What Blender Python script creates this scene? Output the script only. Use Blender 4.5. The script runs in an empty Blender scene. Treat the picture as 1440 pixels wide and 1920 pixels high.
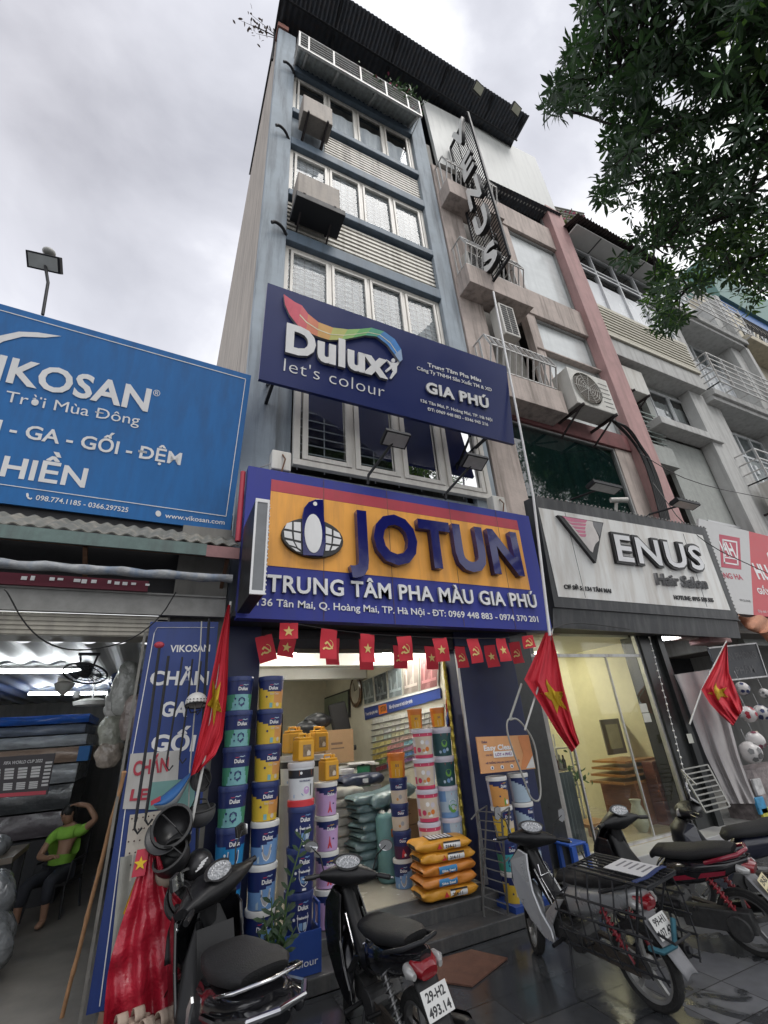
import bpy, bmesh, math, random
from mathutils import Vector, Matrix
random.seed(7)
S = bpy.context.scene
COL = S.collection
R = math.radians
# ---------------------------------------------------------------- camera
FPX, PPX, PPY, EYE = 829.0, 720.0, 960.0, 2.1          # focal length in pixels of the 1440 x 1920 photo, eye height
AX = Vector((1830, 270, 829)).normalized()               # world X (along the street) seen from the camera
AZ = Vector((-125, -1700, 829)).normalized()
AZ = (AZ - AX * AZ.dot(AX)).normalized()                 # world Z
AY = AZ.cross(AX).normalized()                           # world Y (into the houses)
if AY.z < 0: AY = -AY
cam = bpy.data.objects.new('camera', bpy.data.cameras.new('camera'))
COL.objects.link(cam)
cam.data.sensor_fit = 'VERTICAL'; cam.data.sensor_height = 36.0; cam.data.sensor_width = 27.0
cam.data.lens = FPX / 1920 * 36
cam.data.clip_start = 0.05; cam.data.clip_end = 3000
M3 = Matrix(((AX.x, -AX.y, -AX.z), (AY.x, -AY.y, -AY.z), (AZ.x, -AZ.y, -AZ.z)))
cam.matrix_world = Matrix.Translation((0, 0, EYE)) @ M3.to_4x4()
S.camera = cam

def ray(px, py):
    c = Vector((px - PPX, py - PPY, FPX))
    return Vector((c.dot(AX), c.dot(AY), c.dot(AZ)))
E0 = Vector((0, 0, EYE))
def atY(px, py, Y): r = ray(px, py); return E0 + r * (Y / r.y)
def atX(px, py, X): r = ray(px, py); return E0 + r * (X / r.x)
def atZ(px, py, Z): r = ray(px, py); return E0 + r * ((Z - EYE) / r.z)

# ---------------------------------------------------------------- sky, sun, exposure
W = bpy.data.worlds.new('World'); S.world = W; W.use_nodes = True
SUN_EL, SUN_AZ = R(58), R(-35)
nt = W.node_tree; nt.nodes.clear(); N = nt.nodes.new; K = nt.links.new
out = N('ShaderNodeOutputWorld')
tc = N('ShaderNodeTexCoord')
sky = N('ShaderNodeTexSky'); sky.sky_type = 'NISHITA'; sky.sun_disc = False
sky.sun_elevation = SUN_EL; sky.sun_rotation = SUN_AZ
bgs = N('ShaderNodeBackground'); bgs.inputs[1].default_value = 0.05; K(sky.outputs[0], bgs.inputs[0])
mp = N('ShaderNodeMapping'); mp.inputs['Scale'].default_value = (1.0, 1.0, 1.7); mp.inputs['Location'].default_value = (0.2, 0.45, 0.1)
K(tc.outputs['Generated'], mp.inputs[0])
n1 = N('ShaderNodeTexNoise'); n1.inputs['Scale'].default_value = 2.1; n1.inputs['Detail'].default_value = 7; n1.inputs['Roughness'].default_value = 0.5
n1.inputs['Distortion'].default_value = 0.35
K(mp.outputs[0], n1.inputs[0])
sep = N('ShaderNodeSeparateXYZ'); K(tc.outputs['Generated'], sep.inputs[0])
# clouds are thinner and brighter low over the roofs, thicker and greyer overhead and to the left of the street
ht = N('ShaderNodeMapRange'); ht.inputs[1].default_value = 0.45; ht.inputs[2].default_value = 0.86; ht.inputs[3].default_value = 0.26; ht.inputs[4].default_value = -0.08
K(sep.outputs[2], ht.inputs[0])
sx = N('ShaderNodeMapRange'); sx.inputs[1].default_value = -0.2; sx.inputs[2].default_value = 0.6; sx.inputs[3].default_value = -0.08; sx.inputs[4].default_value = 0.22
K(sep.outputs[0], sx.inputs[0])
a1 = N('ShaderNodeMath'); a1.operation = 'ADD'; K(n1.outputs[0], a1.inputs[0]); K(ht.outputs[0], a1.inputs[1])
a2 = N('ShaderNodeMath'); a2.operation = 'ADD'; K(a1.outputs[0], a2.inputs[0]); K(sx.outputs[0], a2.inputs[1])
cr = N('ShaderNodeValToRGB'); e = cr.color_ramp.elements
e[0].position = 0.22; e[0].color = (0.185, 0.19, 0.22, 1)
e[1].position = 0.70; e[1].color = (0.66, 0.665, 0.675, 1)
el = cr.color_ramp.elements.new(0.50); el.color = (0.375, 0.38, 0.415, 1)
K(a2.outputs[0], cr.inputs[0])
bgc = N('ShaderNodeBackground'); bgc.inputs[1].default_value = 0.98; K(cr.outputs[0], bgc.inputs[0])
mx = N('ShaderNodeMixShader'); mx.inputs[0].default_value = 0.94
K(bgs.outputs[0], mx.inputs[1]); K(bgc.outputs[0], mx.inputs[2]); K(mx.outputs[0], out.inputs[0])
sl = bpy.data.lights.new('sun', 'SUN'); sl.energy = 0.75; sl.angle = R(25); sl.color = (1, 0.97, 0.93)
so = bpy.data.objects.new('sun', sl); COL.objects.link(so)
so.rotation_euler = (R(90) - SUN_EL, 0, R(25)); so.location = (0, 0, 30)
S.view_settings.view_transform = 'Standard'; S.view_settings.look = 'None'
S.view_settings.exposure = 1.18; S.view_settings.gamma = 1.0
S.cycles.max_bounces = 6; S.cycles.transparent_max_bounces = 12
S.cycles.use_denoising = True
S.cycles.sample_clamp_indirect = 4

# ---------------------------------------------------------------- materials
MATS = {}
def mat(name, col, rough=0.6, metal=0.0, var=0.12, vs=6.0, bump=0.0, bs=60.0, stretch=None, stain=None, stain_amt=0.0, coat=0.0, spec=0.5, emit=None, es=1.0, dirt_scale=1.6):
    """procedural surface: base colour, mottling, optional streaky stain (stretched noise), optional fine bump"""
    if name in MATS: return MATS[name]
    m = bpy.data.materials.new(name); m.use_nodes = True; MATS[name] = m
    t = m.node_tree; b = t.nodes['Principled BSDF']
    b.inputs['Roughness'].default_value = rough; b.inputs['Metallic'].default_value = metal
    b.inputs['Coat Weight'].default_value = coat; b.inputs['Specular IOR Level'].default_value = spec
    c = (*col, 1)
    if emit:
        b.inputs['Emission Color'].default_value = (*emit, 1); b.inputs['Emission Strength'].default_value = es
    if var <= 0 and not stain:
        b.inputs['Base Color'].default_value = c; return m
    co = t.nodes.new('ShaderNodeTexCoord')
    mpn = t.nodes.new('ShaderNodeMapping'); t.links.new(co.outputs['Object'], mpn.inputs[0])
    if stretch: mpn.inputs['Scale'].default_value = stretch
    nz = t.nodes.new('ShaderNodeTexNoise'); nz.inputs['Scale'].default_value = vs; nz.inputs['Detail'].default_value = 5; nz.inputs['Roughness'].default_value = 0.62
    t.links.new(mpn.outputs[0], nz.inputs[0])
    rp = t.nodes.new('ShaderNodeValToRGB'); r0 = rp.color_ramp.elements
    r0[0].position = 0.3; r0[1].position = 0.72
    r0[0].color = (*[x * (1 - var) for x in col], 1); r0[1].color = (*[min(1, x * (1 + var)) for x in col], 1)
    t.links.new(nz.outputs[0], rp.inputs[0]); last = rp.outputs[0]
    if stain:
        mp2 = t.nodes.new('ShaderNodeMapping'); t.links.new(co.outputs['Object'], mp2.inputs[0]); mp2.inputs['Scale'].default_value = (4.0, 4.0, 0.35)
        nz2 = t.nodes.new('ShaderNodeTexNoise'); nz2.inputs['Scale'].default_value = dirt_scale; nz2.inputs['Detail'].default_value = 6; nz2.inputs['Roughness'].default_value = 0.6
        t.links.new(mp2.outputs[0], nz2.inputs[0])
        mr = t.nodes.new('ShaderNodeMapRange'); mr.inputs[1].default_value = 0.46; mr.inputs[2].default_value = 0.72; mr.inputs[3].default_value = 0; mr.inputs[4].default_value = stain_amt
        t.links.new(nz2.outputs[0], mr.inputs[0])
        mxn = t.nodes.new('ShaderNodeMix'); mxn.data_type = 'RGBA'
        t.links.new(mr.outputs[0], mxn.inputs[0]); t.links.new(last, mxn.inputs[6]); mxn.inputs[7].default_value = (*stain, 1)
        last = mxn.outputs[2]
    t.links.new(last, b.inputs['Base Color'])
    rr = t.nodes.new('ShaderNodeMapRange'); rr.inputs[3].default_value = max(0.02, rough - 0.08); rr.inputs[4].default_value = min(1, rough + 0.1)
    t.links.new(nz.outputs[0], rr.inputs[0]); t.links.new(rr.outputs[0], b.inputs['Roughness'])
    if bump > 0:
        nb = t.nodes.new('ShaderNodeTexNoise'); nb.inputs['Scale'].default_value = bs; nb.inputs['Detail'].default_value = 3
        t.links.new(co.outputs['Object'], nb.inputs[0])
        bp = t.nodes.new('ShaderNodeBump'); bp.inputs['Strength'].default_value = bump; bp.inputs['Distance'].default_value = 0.02
        t.links.new(nb.outputs[0], bp.inputs['Height']); t.links.new(bp.outputs[0], b.inputs['Normal'])
    return m

def glass(name, tint=(0.9, 0.95, 0.95), refl=0.12, rough=0.0, opacity=0.0, body=(0.1, 0.12, 0.12), ior=1.5):
    """window glass as a sheet: clear mix with a mirror coat"""
    if name in MATS: return MATS[name]
    m = bpy.data.materials.new(name); m.use_nodes = True; MATS[name] = m
    t = m.node_tree; t.nodes.clear(); o = t.nodes.new('ShaderNodeOutputMaterial')
    tr = t.nodes.new('ShaderNodeBsdfTransparent'); tr.inputs[0].default_value = (*tint, 1)
    gl = t.nodes.new('ShaderNodeBsdfGlossy'); gl.inputs['Roughness'].default_value = rough
    df = t.nodes.new('ShaderNodeBsdfDiffuse'); df.inputs[0].default_value = (*body, 1)
    m0 = t.nodes.new('ShaderNodeMixShader'); m0.inputs[0].default_value = opacity
    t.links.new(tr.outputs[0], m0.inputs[1]); t.links.new(df.outputs[0], m0.inputs[2])
    fr = t.nodes.new('ShaderNodeFresnel'); fr.inputs[0].default_value = ior
    ad = t.nodes.new('ShaderNodeMath'); ad.operation = 'ADD'; ad.use_clamp = True; ad.inputs[1].default_value = refl
    t.links.new(fr.outputs[0], ad.inputs[0])
    m1 = t.nodes.new('ShaderNodeMixShader'); t.links.new(ad.outputs[0], m1.inputs[0])
    t.links.new(m0.outputs[0], m1.inputs[1]); t.links.new(gl.outputs[0], m1.inputs[2]); t.links.new(m1.outputs[0], o.inputs[0])
    return m
def lamp_mat(name, col, es): return mat(name, col, 0.5, var=0, emit=col, es=es)

# ---------------------------------------------------------------- mesh builder
class MB:
    def __init__(s): s.v = []; s.f = []; s.m = []; s.mi = 0; s.st = []
    def add(s, vs, fs):
        o = len(s.v); s.st.append((o, len(s.f))); s.v += [Vector(p) for p in vs]
        for f in fs: s.f.append([i + o for i in f]); s.m.append(s.mi)
        return s
    def box(s, x0, x1, y0, y1, z0, z1):
        return s.add([(x0,y0,z0),(x1,y0,z0),(x1,y1,z0),(x0,y1,z0),(x0,y0,z1),(x1,y0,z1),(x1,y1,z1),(x0,y1,z1)],
                     [(0,3,2,1),(4,5,6,7),(0,1,5,4),(1,2,6,5),(2,3,7,6),(3,0,4,7)])
    def obox(s, c, size, rot=None):
        a, b, d = [q / 2 for q in size]; c = Vector(c)
        M = rot.to_matrix() if hasattr(rot, 'to_matrix') else (rot or Matrix.Identity(3))
        p = [M @ Vector(q) + c for q in ((-a,-b,-d),(a,-b,-d),(a,b,-d),(-a,b,-d),(-a,-b,d),(a,-b,d),(a,b,d),(-a,b,d))]
        return s.add(p, [(0,3,2,1),(4,5,6,7),(0,1,5,4),(1,2,6,5),(2,3,7,6),(3,0,4,7)])
    def bar(s, a, b, w, d=None):
        a = Vector(a); b = Vector(b); t = (b - a); L = t.length; t.normalize()
        up = Vector((0,0,1)) if abs(t.z) < 0.95 else Vector((0,1,0))
        u = t.cross(up).normalized(); n = u.cross(t)
        return s.obox((a + b) / 2, (L, w, d or w), Matrix((t, u, n)).transposed())
    def prism(s, poly, o, u, v, depth):
        """outline poly in (u, v) from o, extruded by depth along u x v (towards the viewer of the outline)"""
        o = Vector(o); u = Vector(u); v = Vector(v); n = u.cross(v).normalized()
        k = len(poly); A = [o + u * p[0] + v * p[1] for p in poly]
        B = [p + n * depth for p in A]
        fs = [tuple(range(k))[::-1], tuple(range(k, 2 * k))] + [(i, (i + 1) % k, k + (i + 1) % k, k + i) for i in range(k)]
        return s.add(A + B, fs)
    def flat(s, poly, o, u, v):
        o = Vector(o); u = Vector(u); v = Vector(v)
        return s.add([o + u * p[0] + v * p[1] for p in poly], [tuple(range(len(poly)))])
    def ring(s, path, radii, seg=8, closed=False, cap=True, sy=1.0):
        """tube along a path (radius per point)"""
        P = [Vector(p) for p in path]; n = len(P)
        if not hasattr(radii, '__len__'): radii = [radii] * n
        vs = []; prev = None
        for i in range(n):
            if closed: t = (P[(i + 1) % n] - P[i - 1])
            else: t = P[min(i + 1, n - 1)] - P[max(i - 1, 0)]
            if t.length < 1e-9: t = Vector((0, 0, 1))
            t.normalize()
            if prev is None:
                r = Vector((0,0,1)) if abs(t.z) < 0.9 else Vector((1,0,0))
                u = t.cross(r).normalized()
            else:
                u = (prev - t * prev.dot(t))
                u = u.normalized() if u.length > 1e-6 else t.orthogonal().normalized()
            prev = u; w = t.cross(u)
            for k in range(seg):
                a = 2 * math.pi * k / seg
                vs.append(P[i] + (u * math.cos(a) + w * math.sin(a) * sy) * radii[i])
        fs = []
        for i in range(n if closed else n - 1):
            j = (i + 1) % n
            for k in range(seg):
                k2 = (k + 1) % seg; fs.append((i*seg+k, i*seg+k2, j*seg+k2, j*seg+k))
        if cap and not closed: fs += [tuple(range(seg))[::-1], tuple(range((n-1)*seg, n*seg))]
        return s.add(vs, fs)
    def lathe(s, prof, c=(0,0,0), axis=(0,0,1), seg=24, cap=True, fn=None):
        """profile (r, h) round an axis; fn(angle, row) picks the material slot"""
        s.st.append((len(s.v), len(s.f)))
        c = Vector(c); ax = Vector(axis).normalized(); u = ax.orthogonal().normalized()
        if abs(ax.z) > 0.99: u = Vector((1,0,0))
        w = ax.cross(u); vs = []
        for r, hh in prof:
            for k in range(seg):
                a = 2 * math.pi * k / seg
                vs.append(c + ax * hh + (u * math.cos(a) + w * math.sin(a)) * r)
        o = len(s.v); s.v += vs
        for i in range(len(prof) - 1):
            for k in range(seg):
                k2 = (k + 1) % seg
                s.f.append([o + q for q in (i*seg+k, i*seg+k2, (i+1)*seg+k2, (i+1)*seg+k)])
                s.m.append(fn((k + .5) / seg * 2 * math.pi, i) if fn else s.mi)
        if cap:
            n = len(prof)
            if prof[0][0] > 1e-5: s.f.append([o + q for q in range(seg)][::-1]); s.m.append(s.mi)
            if prof[-1][0] > 1e-5: s.f.append([o + (n-1)*seg + q for q in range(seg)]); s.m.append(s.mi)
        return s
    def cyl(s, a, b, r, seg=12):
        a = Vector(a); b = Vector(b); return s.lathe([(r, 0), (r, (b - a).length)], a, b - a, seg)
    def ball(s, c, rx, ry=None, rz=None, seg=16, rings=10, rot=None):
        ry = ry or rx; rz = rz or rx; vs = []; c = Vector(c); Mx = rot or Matrix.Identity(3)
        for i in range(rings + 1):
            th = math.pi * i / rings
            for k in range(seg):
                a = 2 * math.pi * k / seg
                vs.append(c + Mx @ Vector((rx*math.sin(th)*math.cos(a), ry*math.sin(th)*math.sin(a), -rz*math.cos(th))))
        fs = [(i*seg+k, i*seg+(k+1)%seg, (i+1)*seg+(k+1)%seg, (i+1)*seg+k) for i in range(rings) for k in range(seg)]
        return s.add(vs, fs)
    def grid(s, fn, nu, nv, mfn=None):
        vs = [fn(i / nu, j / nv) for j in range(nv + 1) for i in range(nu + 1)]; o = len(s.v)
        s.v += [Vector(p) for p in vs]
        for j in range(nv):
            for i in range(nu):
                s.f.append([o + q for q in (j*(nu+1)+i, j*(nu+1)+i+1, (j+1)*(nu+1)+i+1, (j+1)*(nu+1)+i)])
                s.m.append(mfn((i+.5)/nu, (j+.5)/nv) if mfn else s.mi)
        return s
    def loft(s, secs, n=16, p=2.6, cap=True):
        """secs: (x, y, z, half width (y), half height, tilt of the section in the xz plane) - superellipse rings"""
        vs = []
        for (x, y, z, hw, hh, tl) in secs:
            ux, uz = -math.sin(tl), math.cos(tl)
            for k in range(n):
                a = 2 * math.pi * k / n; ca, sa = math.cos(a), math.sin(a)
                q = math.copysign(abs(ca) ** (2 / p), ca) * hw; r = math.copysign(abs(sa) ** (2 / p), sa) * hh
                vs.append((x + ux * r, y + q, z + uz * r))
        m = len(secs)
        fs = [(i*n+k, i*n+(k+1)%n, (i+1)*n+(k+1)%n, (i+1)*n+k) for i in range(m-1) for k in range(n)]
        if cap: fs += [tuple(range(n))[::-1], tuple(range((m-1)*n, m*n))]
        return s.add(vs, fs)
    def each(s, name, mats, parent=None, **kw):
        """one object per piece that was added"""
        out = []; st = s.st + [(len(s.v), len(s.f))]
        for (v0, f0), (v1, f1) in zip(st[:-1], st[1:]):
            q = MB(); q.v = s.v[v0:v1]; q.f = [[i - v0 for i in f] for f in s.f[f0:f1]]; q.m = s.m[f0:f1]
            out.append(q.build(name, mats, parent, **kw))
        return out
    def build(s, name, mats, parent=None, smooth=None, bevel=0.0, local=False, sub=0, solid=0.0):
        if not isinstance(mats, (list, tuple)): mats = [mats]
        o0 = Vector((0,0,0)) if (parent is None or local) else wloc(parent)
        me = bpy.data.meshes.new(name)
        me.from_pydata([tuple(p - o0) for p in s.v], [], s.f)
        for q in mats: me.materials.append(q)
        if len(mats) > 1: me.polygons.foreach_set('material_index', s.m)
        me.validate(); 
        bm = bmesh.new(); bm.from_mesh(me); bmesh.ops.recalc_face_normals(bm, faces=bm.faces); bm.to_mesh(me); bm.free()
        if smooth: me.shade_smooth(); me.set_sharp_from_angle(angle=R(smooth))
        me.update()
        o = bpy.data.objects.new(name, me); COL.objects.link(o)
        if parent: o.parent = parent
        if sub:
            d = o.modifiers.new('subdivision', 'SUBSURF'); d.levels = sub; d.render_levels = sub
        if solid:
            d = o.modifiers.new('thickness', 'SOLIDIFY'); d.thickness = solid; d.offset = 0
        if bevel:
            d = o.modifiers.new('bevel', 'BEVEL'); d.width = bevel; d.segments = 2; d.limit_method = 'ANGLE'; d.angle_limit = R(40)
        return o

WL = {}
def wloc(o):
    p = Vector((0,0,0))
    while o is not None: p = p + Vector(o.location); o = o.parent
    return p
def tag(o, label=None, cat=None, group=None, kind=None):
    if label: o['label'] = label
    if cat: o['category'] = cat
    if group: o['group'] = group
    if kind: o['kind'] = kind
    return o
def empty(name, loc, label, cat, group=None, rz=0.0):
    o = bpy.data.objects.new(name, None); COL.objects.link(o); o.location = loc; o.rotation_euler = (0, 0, rz)
    o.empty_display_size = 0.1
    return tag(o, label, cat, group)
def copy_tree(o, parent=None):
    c = o.copy(); COL.objects.link(c)
    if parent: c.parent = parent
    for ch in list(o.children): copy_tree(ch, c)
    return c

def soft(pts, n=2):
    """round the corners of a path"""
    P = [Vector(p) for p in pts]
    for _ in range(n): P = [P[0]] + [q for a, b in zip(P[:-1], P[1:]) for q in (lerp(a, b, .25), lerp(a, b, .75))] + [P[-1]]
    return P
# ---------------------------------------------------------------- lettering (built-in font, turned into meshes)
def textmesh(body, *a, **k):
    """the built-in font draws its crossed D badly when thickened: use a plain D and add the bar"""
    if '\u0110' not in body: return textmesh0(body, *a, **k)
    me = textmesh0(body.replace('\u0110', 'D'), *a, **k)
    bold = a[0] if a else 0; ex = a[1] if len(a) > 1 else 0
    bm = bmesh.new(); bm.from_mesh(me); sc = a[2] if len(a) > 2 else 1.0
    mx = lambda q: max(v.co.x for v in q.vertices)
    wd = textmesh0('D', bold, 0, 1.0, 0); dw = mx(wd) - min(v.co.x for v in wd.vertices)
    for i, ch in enumerate(body):
        if ch != '\u0110': continue
        q = textmesh0((body[:i] + 'D').replace('\u0110', 'D'), bold, 0, sc, 0); x = mx(q) - dw
        hh = 0.045 + max(0, bold)
        zs = (-ex - 0.02, ex + 0.02) if ex else (0.0012, 0.0014)
        vs = [bm.verts.new((x + px, 0.37 + py, z)) for z in zs for px, py in ((-0.09, -hh), (0.32, -hh), (0.32, hh), (-0.09, hh))]
        for f in ((0,3,2,1), (4,5,6,7), (0,1,5,4), (1,2,6,5), (2,3,7,6), (3,0,4,7)): bm.faces.new([vs[j] for j in f])
    bm.to_mesh(me); bm.free(); return me
def textmesh0(body, bold=0.0, extrude=0.0, spacing=1.0, shear=0.0, res=3):
    cu = bpy.data.curves.new('lettering', 'FONT'); cu.body = body; cu.size = 1.0
    cu.offset = bold; cu.extrude = extrude; cu.space_character = spacing; cu.shear = shear; cu.resolution_u = res
    o = bpy.data.objects.new('lettering', cu); COL.objects.link(o)
    dg = bpy.context.evaluated_depsgraph_get(); dg.update()
    me = bpy.data.meshes.new_from_object(o.evaluated_get(dg))
    bpy.data.objects.remove(o); bpy.data.curves.remove(cu)
    return me
def text(body, name, m, parent, a, b, height, up=None, bold=0.01, depth=0.0, spacing=1.0, shear=0.0, side=None, bend=None, lift=0.004, local=False, vflat=False):
    """lettering from baseline start a to baseline end b; height = capital height; depth = raised thickness"""
    a = Vector(a); b = Vector(b); u = (b - a); wid = u.length; u.normalize()
    v = Vector(up).normalized() if up is not None else Vector((0, 0, 1))
    v = (v - u * v.dot(u)).normalized(); n = u.cross(v)
    me = textmesh(body, bold, 1.0 if depth else 0.0, spacing, shear)
    xs = [q.co.x for q in me.vertices]
    x0, x1 = min(xs), max(xs); sx = wid / max(1e-6, x1 - x0); sy = height / 0.727
    o0 = Vector((0,0,0)) if (parent is None or local) else wloc(parent)
    for q in me.vertices:
        x, y, z = q.co
        d = (z * 0.5 + 0.5) * depth + lift
        p = a + u * ((x - x0) * sx) + v * (y * sy) + n * d - o0
        q.co = bend(p, d) if bend else p
    me.materials.clear(); me.materials.append(m)
    if side:
        me.materials.append(side)
        for f in me.polygons:
            if abs(f.normal.dot(n)) < 0.6: f.material_index = 1
    me.update(); me.name = name
    o = bpy.data.objects.new(name, me); COL.objects.link(o)
    if parent: o.parent = parent
    return o
def lerp(a, b, t): return Vector(a) * (1 - t) + Vector(b) * t
class Face:
    """a flat board given by its four corners: tl, tr, br, bl; p(s, t) is a point of it (t down)"""
    def __init__(s, tl, tr, br, bl): s.tl, s.tr, s.br, s.bl = map(Vector, (tl, tr, br, bl))
    def p(s, a, t): return lerp(lerp(s.tl, s.tr, a), lerp(s.bl, s.br, a), t)
    def n(s): return (s.tr - s.tl).cross(s.tl - s.bl).normalized()
    def board(s, mb, th=0.05, off=0.0):
        n = s.n(); A = [q + n * off for q in (s.tl, s.tr, s.br, s.bl)]; B = [q - n * th for q in A]
        return mb.add(A + B, [(0,3,2,1),(4,5,6,7),(0,1,5,4),(1,2,6,5),(2,3,7,6),(3,0,4,7)])
    def patch(s, mb, a0, t0, a1, t1, off=0.004, th=0.003):
        n = s.n(); A = [s.p(*q) + n * off for q in ((a0,t0),(a1,t0),(a1,t1),(a0,t1))]; B = [q - n * th for q in A]
        return mb.add(A + B, [(0,3,2,1),(4,5,6,7),(0,1,5,4),(1,2,6,5),(2,3,7,6),(3,0,4,7)])
    def poly(s, mb, pts, off=0.004, th=0.003):
        n = s.n(); A = [s.p(*q) + n * off for q in pts]; B = [q - n * th for q in A]; k = len(pts)
        return mb.add(A + B, [tuple(range(k)), tuple(range(k, 2*k))[::-1]] + [(i, k+i, k+(i+1)%k, (i+1)%k) for i in range(k)])
    def text(s, body, name, m, parent, a0, a1, tb, h, **kw):
        """baseline at t = tb between a0 and a1; h = cap height as a share of the board's height"""
        A = s.p(a0, tb); B = s.p(a1, tb); up = s.p((a0+a1)/2, tb - 0.1) - s.p((a0+a1)/2, tb)
        return text(body, name, m, parent, A, B, h * (s.tl - s.bl).length, up=up, **kw)
    def px2st(s, px, py):
        """where the view ray of a photo pixel meets the board, as (s, t)"""
        r = ray(px, py); n = s.n(); P = E0 + r * ((s.tl - E0).dot(n) / r.dot(n))
        a = 0.5; t = 0.5
        for _ in range(12):
            t = (s.p(a, 0) - P).dot(s.p(a, 0) - s.p(a, 1)) / (s.p(a, 0) - s.p(a, 1)).length_squared
            L0, R0 = s.p(0, t), s.p(1, t); a = (P - L0).dot(R0 - L0) / (R0 - L0).length_squared
        return a, t
# ================================================================ palette
PT_BLUE = mat('painted_wall_blue_grey', (0.33, 0.38, 0.425), 0.75, var=0.10, vs=2.2, bump=0.15, bs=35, stain=(0.15, 0.165, 0.18), stain_amt=0.8)
PT_NAVY = mat('painted_ledge_slate_blue', (0.12, 0.165, 0.215), 0.6, var=0.12, vs=3, stain=(0.06, 0.075, 0.09), stain_amt=0.5)
SIDE_W = mat('bare_render_beige', (0.47, 0.42, 0.37), 0.85, var=0.12, vs=1.2, bump=0.2, bs=20, stain=(0.20, 0.17, 0.15), stain_amt=0.9, dirt_scale=1.1)
FRAME_W = mat('window_upvc_cream', (0.74, 0.71, 0.65), 0.45, var=0.06, vs=4, stain=(0.40, 0.37, 0.33), stain_amt=0.35)
LOUV = mat('louvre_cream_metal', (0.70, 0.67, 0.60), 0.5, var=0.1, vs=3, stain=(0.22, 0.2, 0.17), stain_amt=0.6)
DARKM = mat('dark_metal', (0.022, 0.023, 0.026), 0.5, 0.0, var=0.2, spec=.3)
BLACKP = mat('black_plastic', (0.012, 0.012, 0.013), 0.42, var=0.15)
STEEL = mat('galvanised_steel', (0.50, 0.50, 0.50), 0.42, 0.7, var=0.12, stain=(0.2, 0.15, 0.11), stain_amt=0.5)
RAILM = mat('painted_railing_grey', (0.55, 0.55, 0.54), 0.5, 0.2, var=0.12, stain=(0.25, 0.18, 0.13), stain_amt=0.5)
RUST = mat('rusty_iron', (0.16, 0.085, 0.05), 0.8, 0.2, var=0.3, vs=20)
CREAM_IN = mat('shop_wall_cream', (0.60, 0.57, 0.46), 0.7, var=0.06)
CEIL = mat('ceiling_white', (0.70, 0.70, 0.66), 0.7, var=0.04)
BEIGE_T = mat('floor_tile_beige', (0.46, 0.42, 0.34), 0.25, var=0.08, vs=3)
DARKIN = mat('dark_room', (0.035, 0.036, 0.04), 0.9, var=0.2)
GLASS_D = glass('window_glass_dark', (0.65, 0.7, 0.72), 0.02, 0.01)
GLASS_C = glass('shop_glass_clear', (0.90, 0.95, 0.91), 0.02)
CURT = mat('net_curtain_white', (0.84, 0.86, 0.88), 0.9, var=0.16, vs=1.0, stretch=(9, 9, 1.2), stain=(0.42, 0.46, 0.52), stain_amt=0.5)
CONC = mat('bare_concrete', (0.30, 0.29, 0.27), 0.85, var=0.16, vs=3, bump=0.3, bs=25, stain=(0.12, 0.11, 0.1), stain_amt=0.6)
PINKB = mat('faded_pink_beige_render', (0.50, 0.425, 0.385), 0.85, var=0.13, vs=2.5, bump=0.25, bs=25, stain=(0.17, 0.145, 0.125), stain_amt=0.75)
PINK = mat('salmon_pink_paint', (0.45, 0.275, 0.265), 0.8, var=0.12, vs=2.2, bump=0.15, bs=30, stain=(0.24, 0.16, 0.15), stain_amt=0.5)
REDB = mat('dull_red_paint', (0.20, 0.075, 0.075), 0.75, var=0.2, vs=3, stain=(0.09, 0.05, 0.05), stain_amt=0.6)
FILM = mat('white_window_film', (0.62, 0.65, 0.65), 0.2, var=0.10, vs=1.1, stretch=(1, 1, 2.5), spec=0.8, stain=(0.45, 0.48, 0.48), stain_amt=0.5)
BOARDW = mat('painted_billboard_pale', (0.58, 0.59, 0.57), 0.55, var=0.05, vs=1.2, stain=(0.40, 0.41, 0.40), stain_amt=0.5)
GREYR = mat('grey_green_render', (0.36, 0.375, 0.355), 0.85, var=0.10, vs=7, bump=0.25, bs=15, stain=(0.22, 0.23, 0.22), stain_amt=0.4)
GREYW = mat('pale_grey_render', (0.50, 0.50, 0.485), 0.85, var=0.08, vs=3, bump=0.15, bs=20, stain=(0.27, 0.26, 0.25), stain_amt=0.6)
CREAMR = mat('cream_render', (0.58, 0.53, 0.42), 0.85, var=0.1, vs=2, stain=(0.30, 0.27, 0.22), stain_amt=0.6)
TINR = mat('corrugated_tin_dark', (0.055, 0.062, 0.075), 0.55, 0.3, var=0.2, vs=4, stain=(0.09, 0.06, 0.045), stain_amt=0.4)
TING = mat('corrugated_tin_green', (0.165, 0.165, 0.145), 0.65, 0.1, var=0.3, vs=3, stain=(0.33, 0.30, 0.25), stain_amt=0.95)
GREENP = mat('green_grey_paint', (0.30, 0.35, 0.33), 0.6, var=0.15)
NAVYSHOP = mat('navy_shop_front_paint', (0.012, 0.018, 0.065), 0.5, var=0.15, vs=4)
BEAMBK = mat('canopy_soffit_dark', (0.03, 0.03, 0.033), 0.7, var=0.2)

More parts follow.
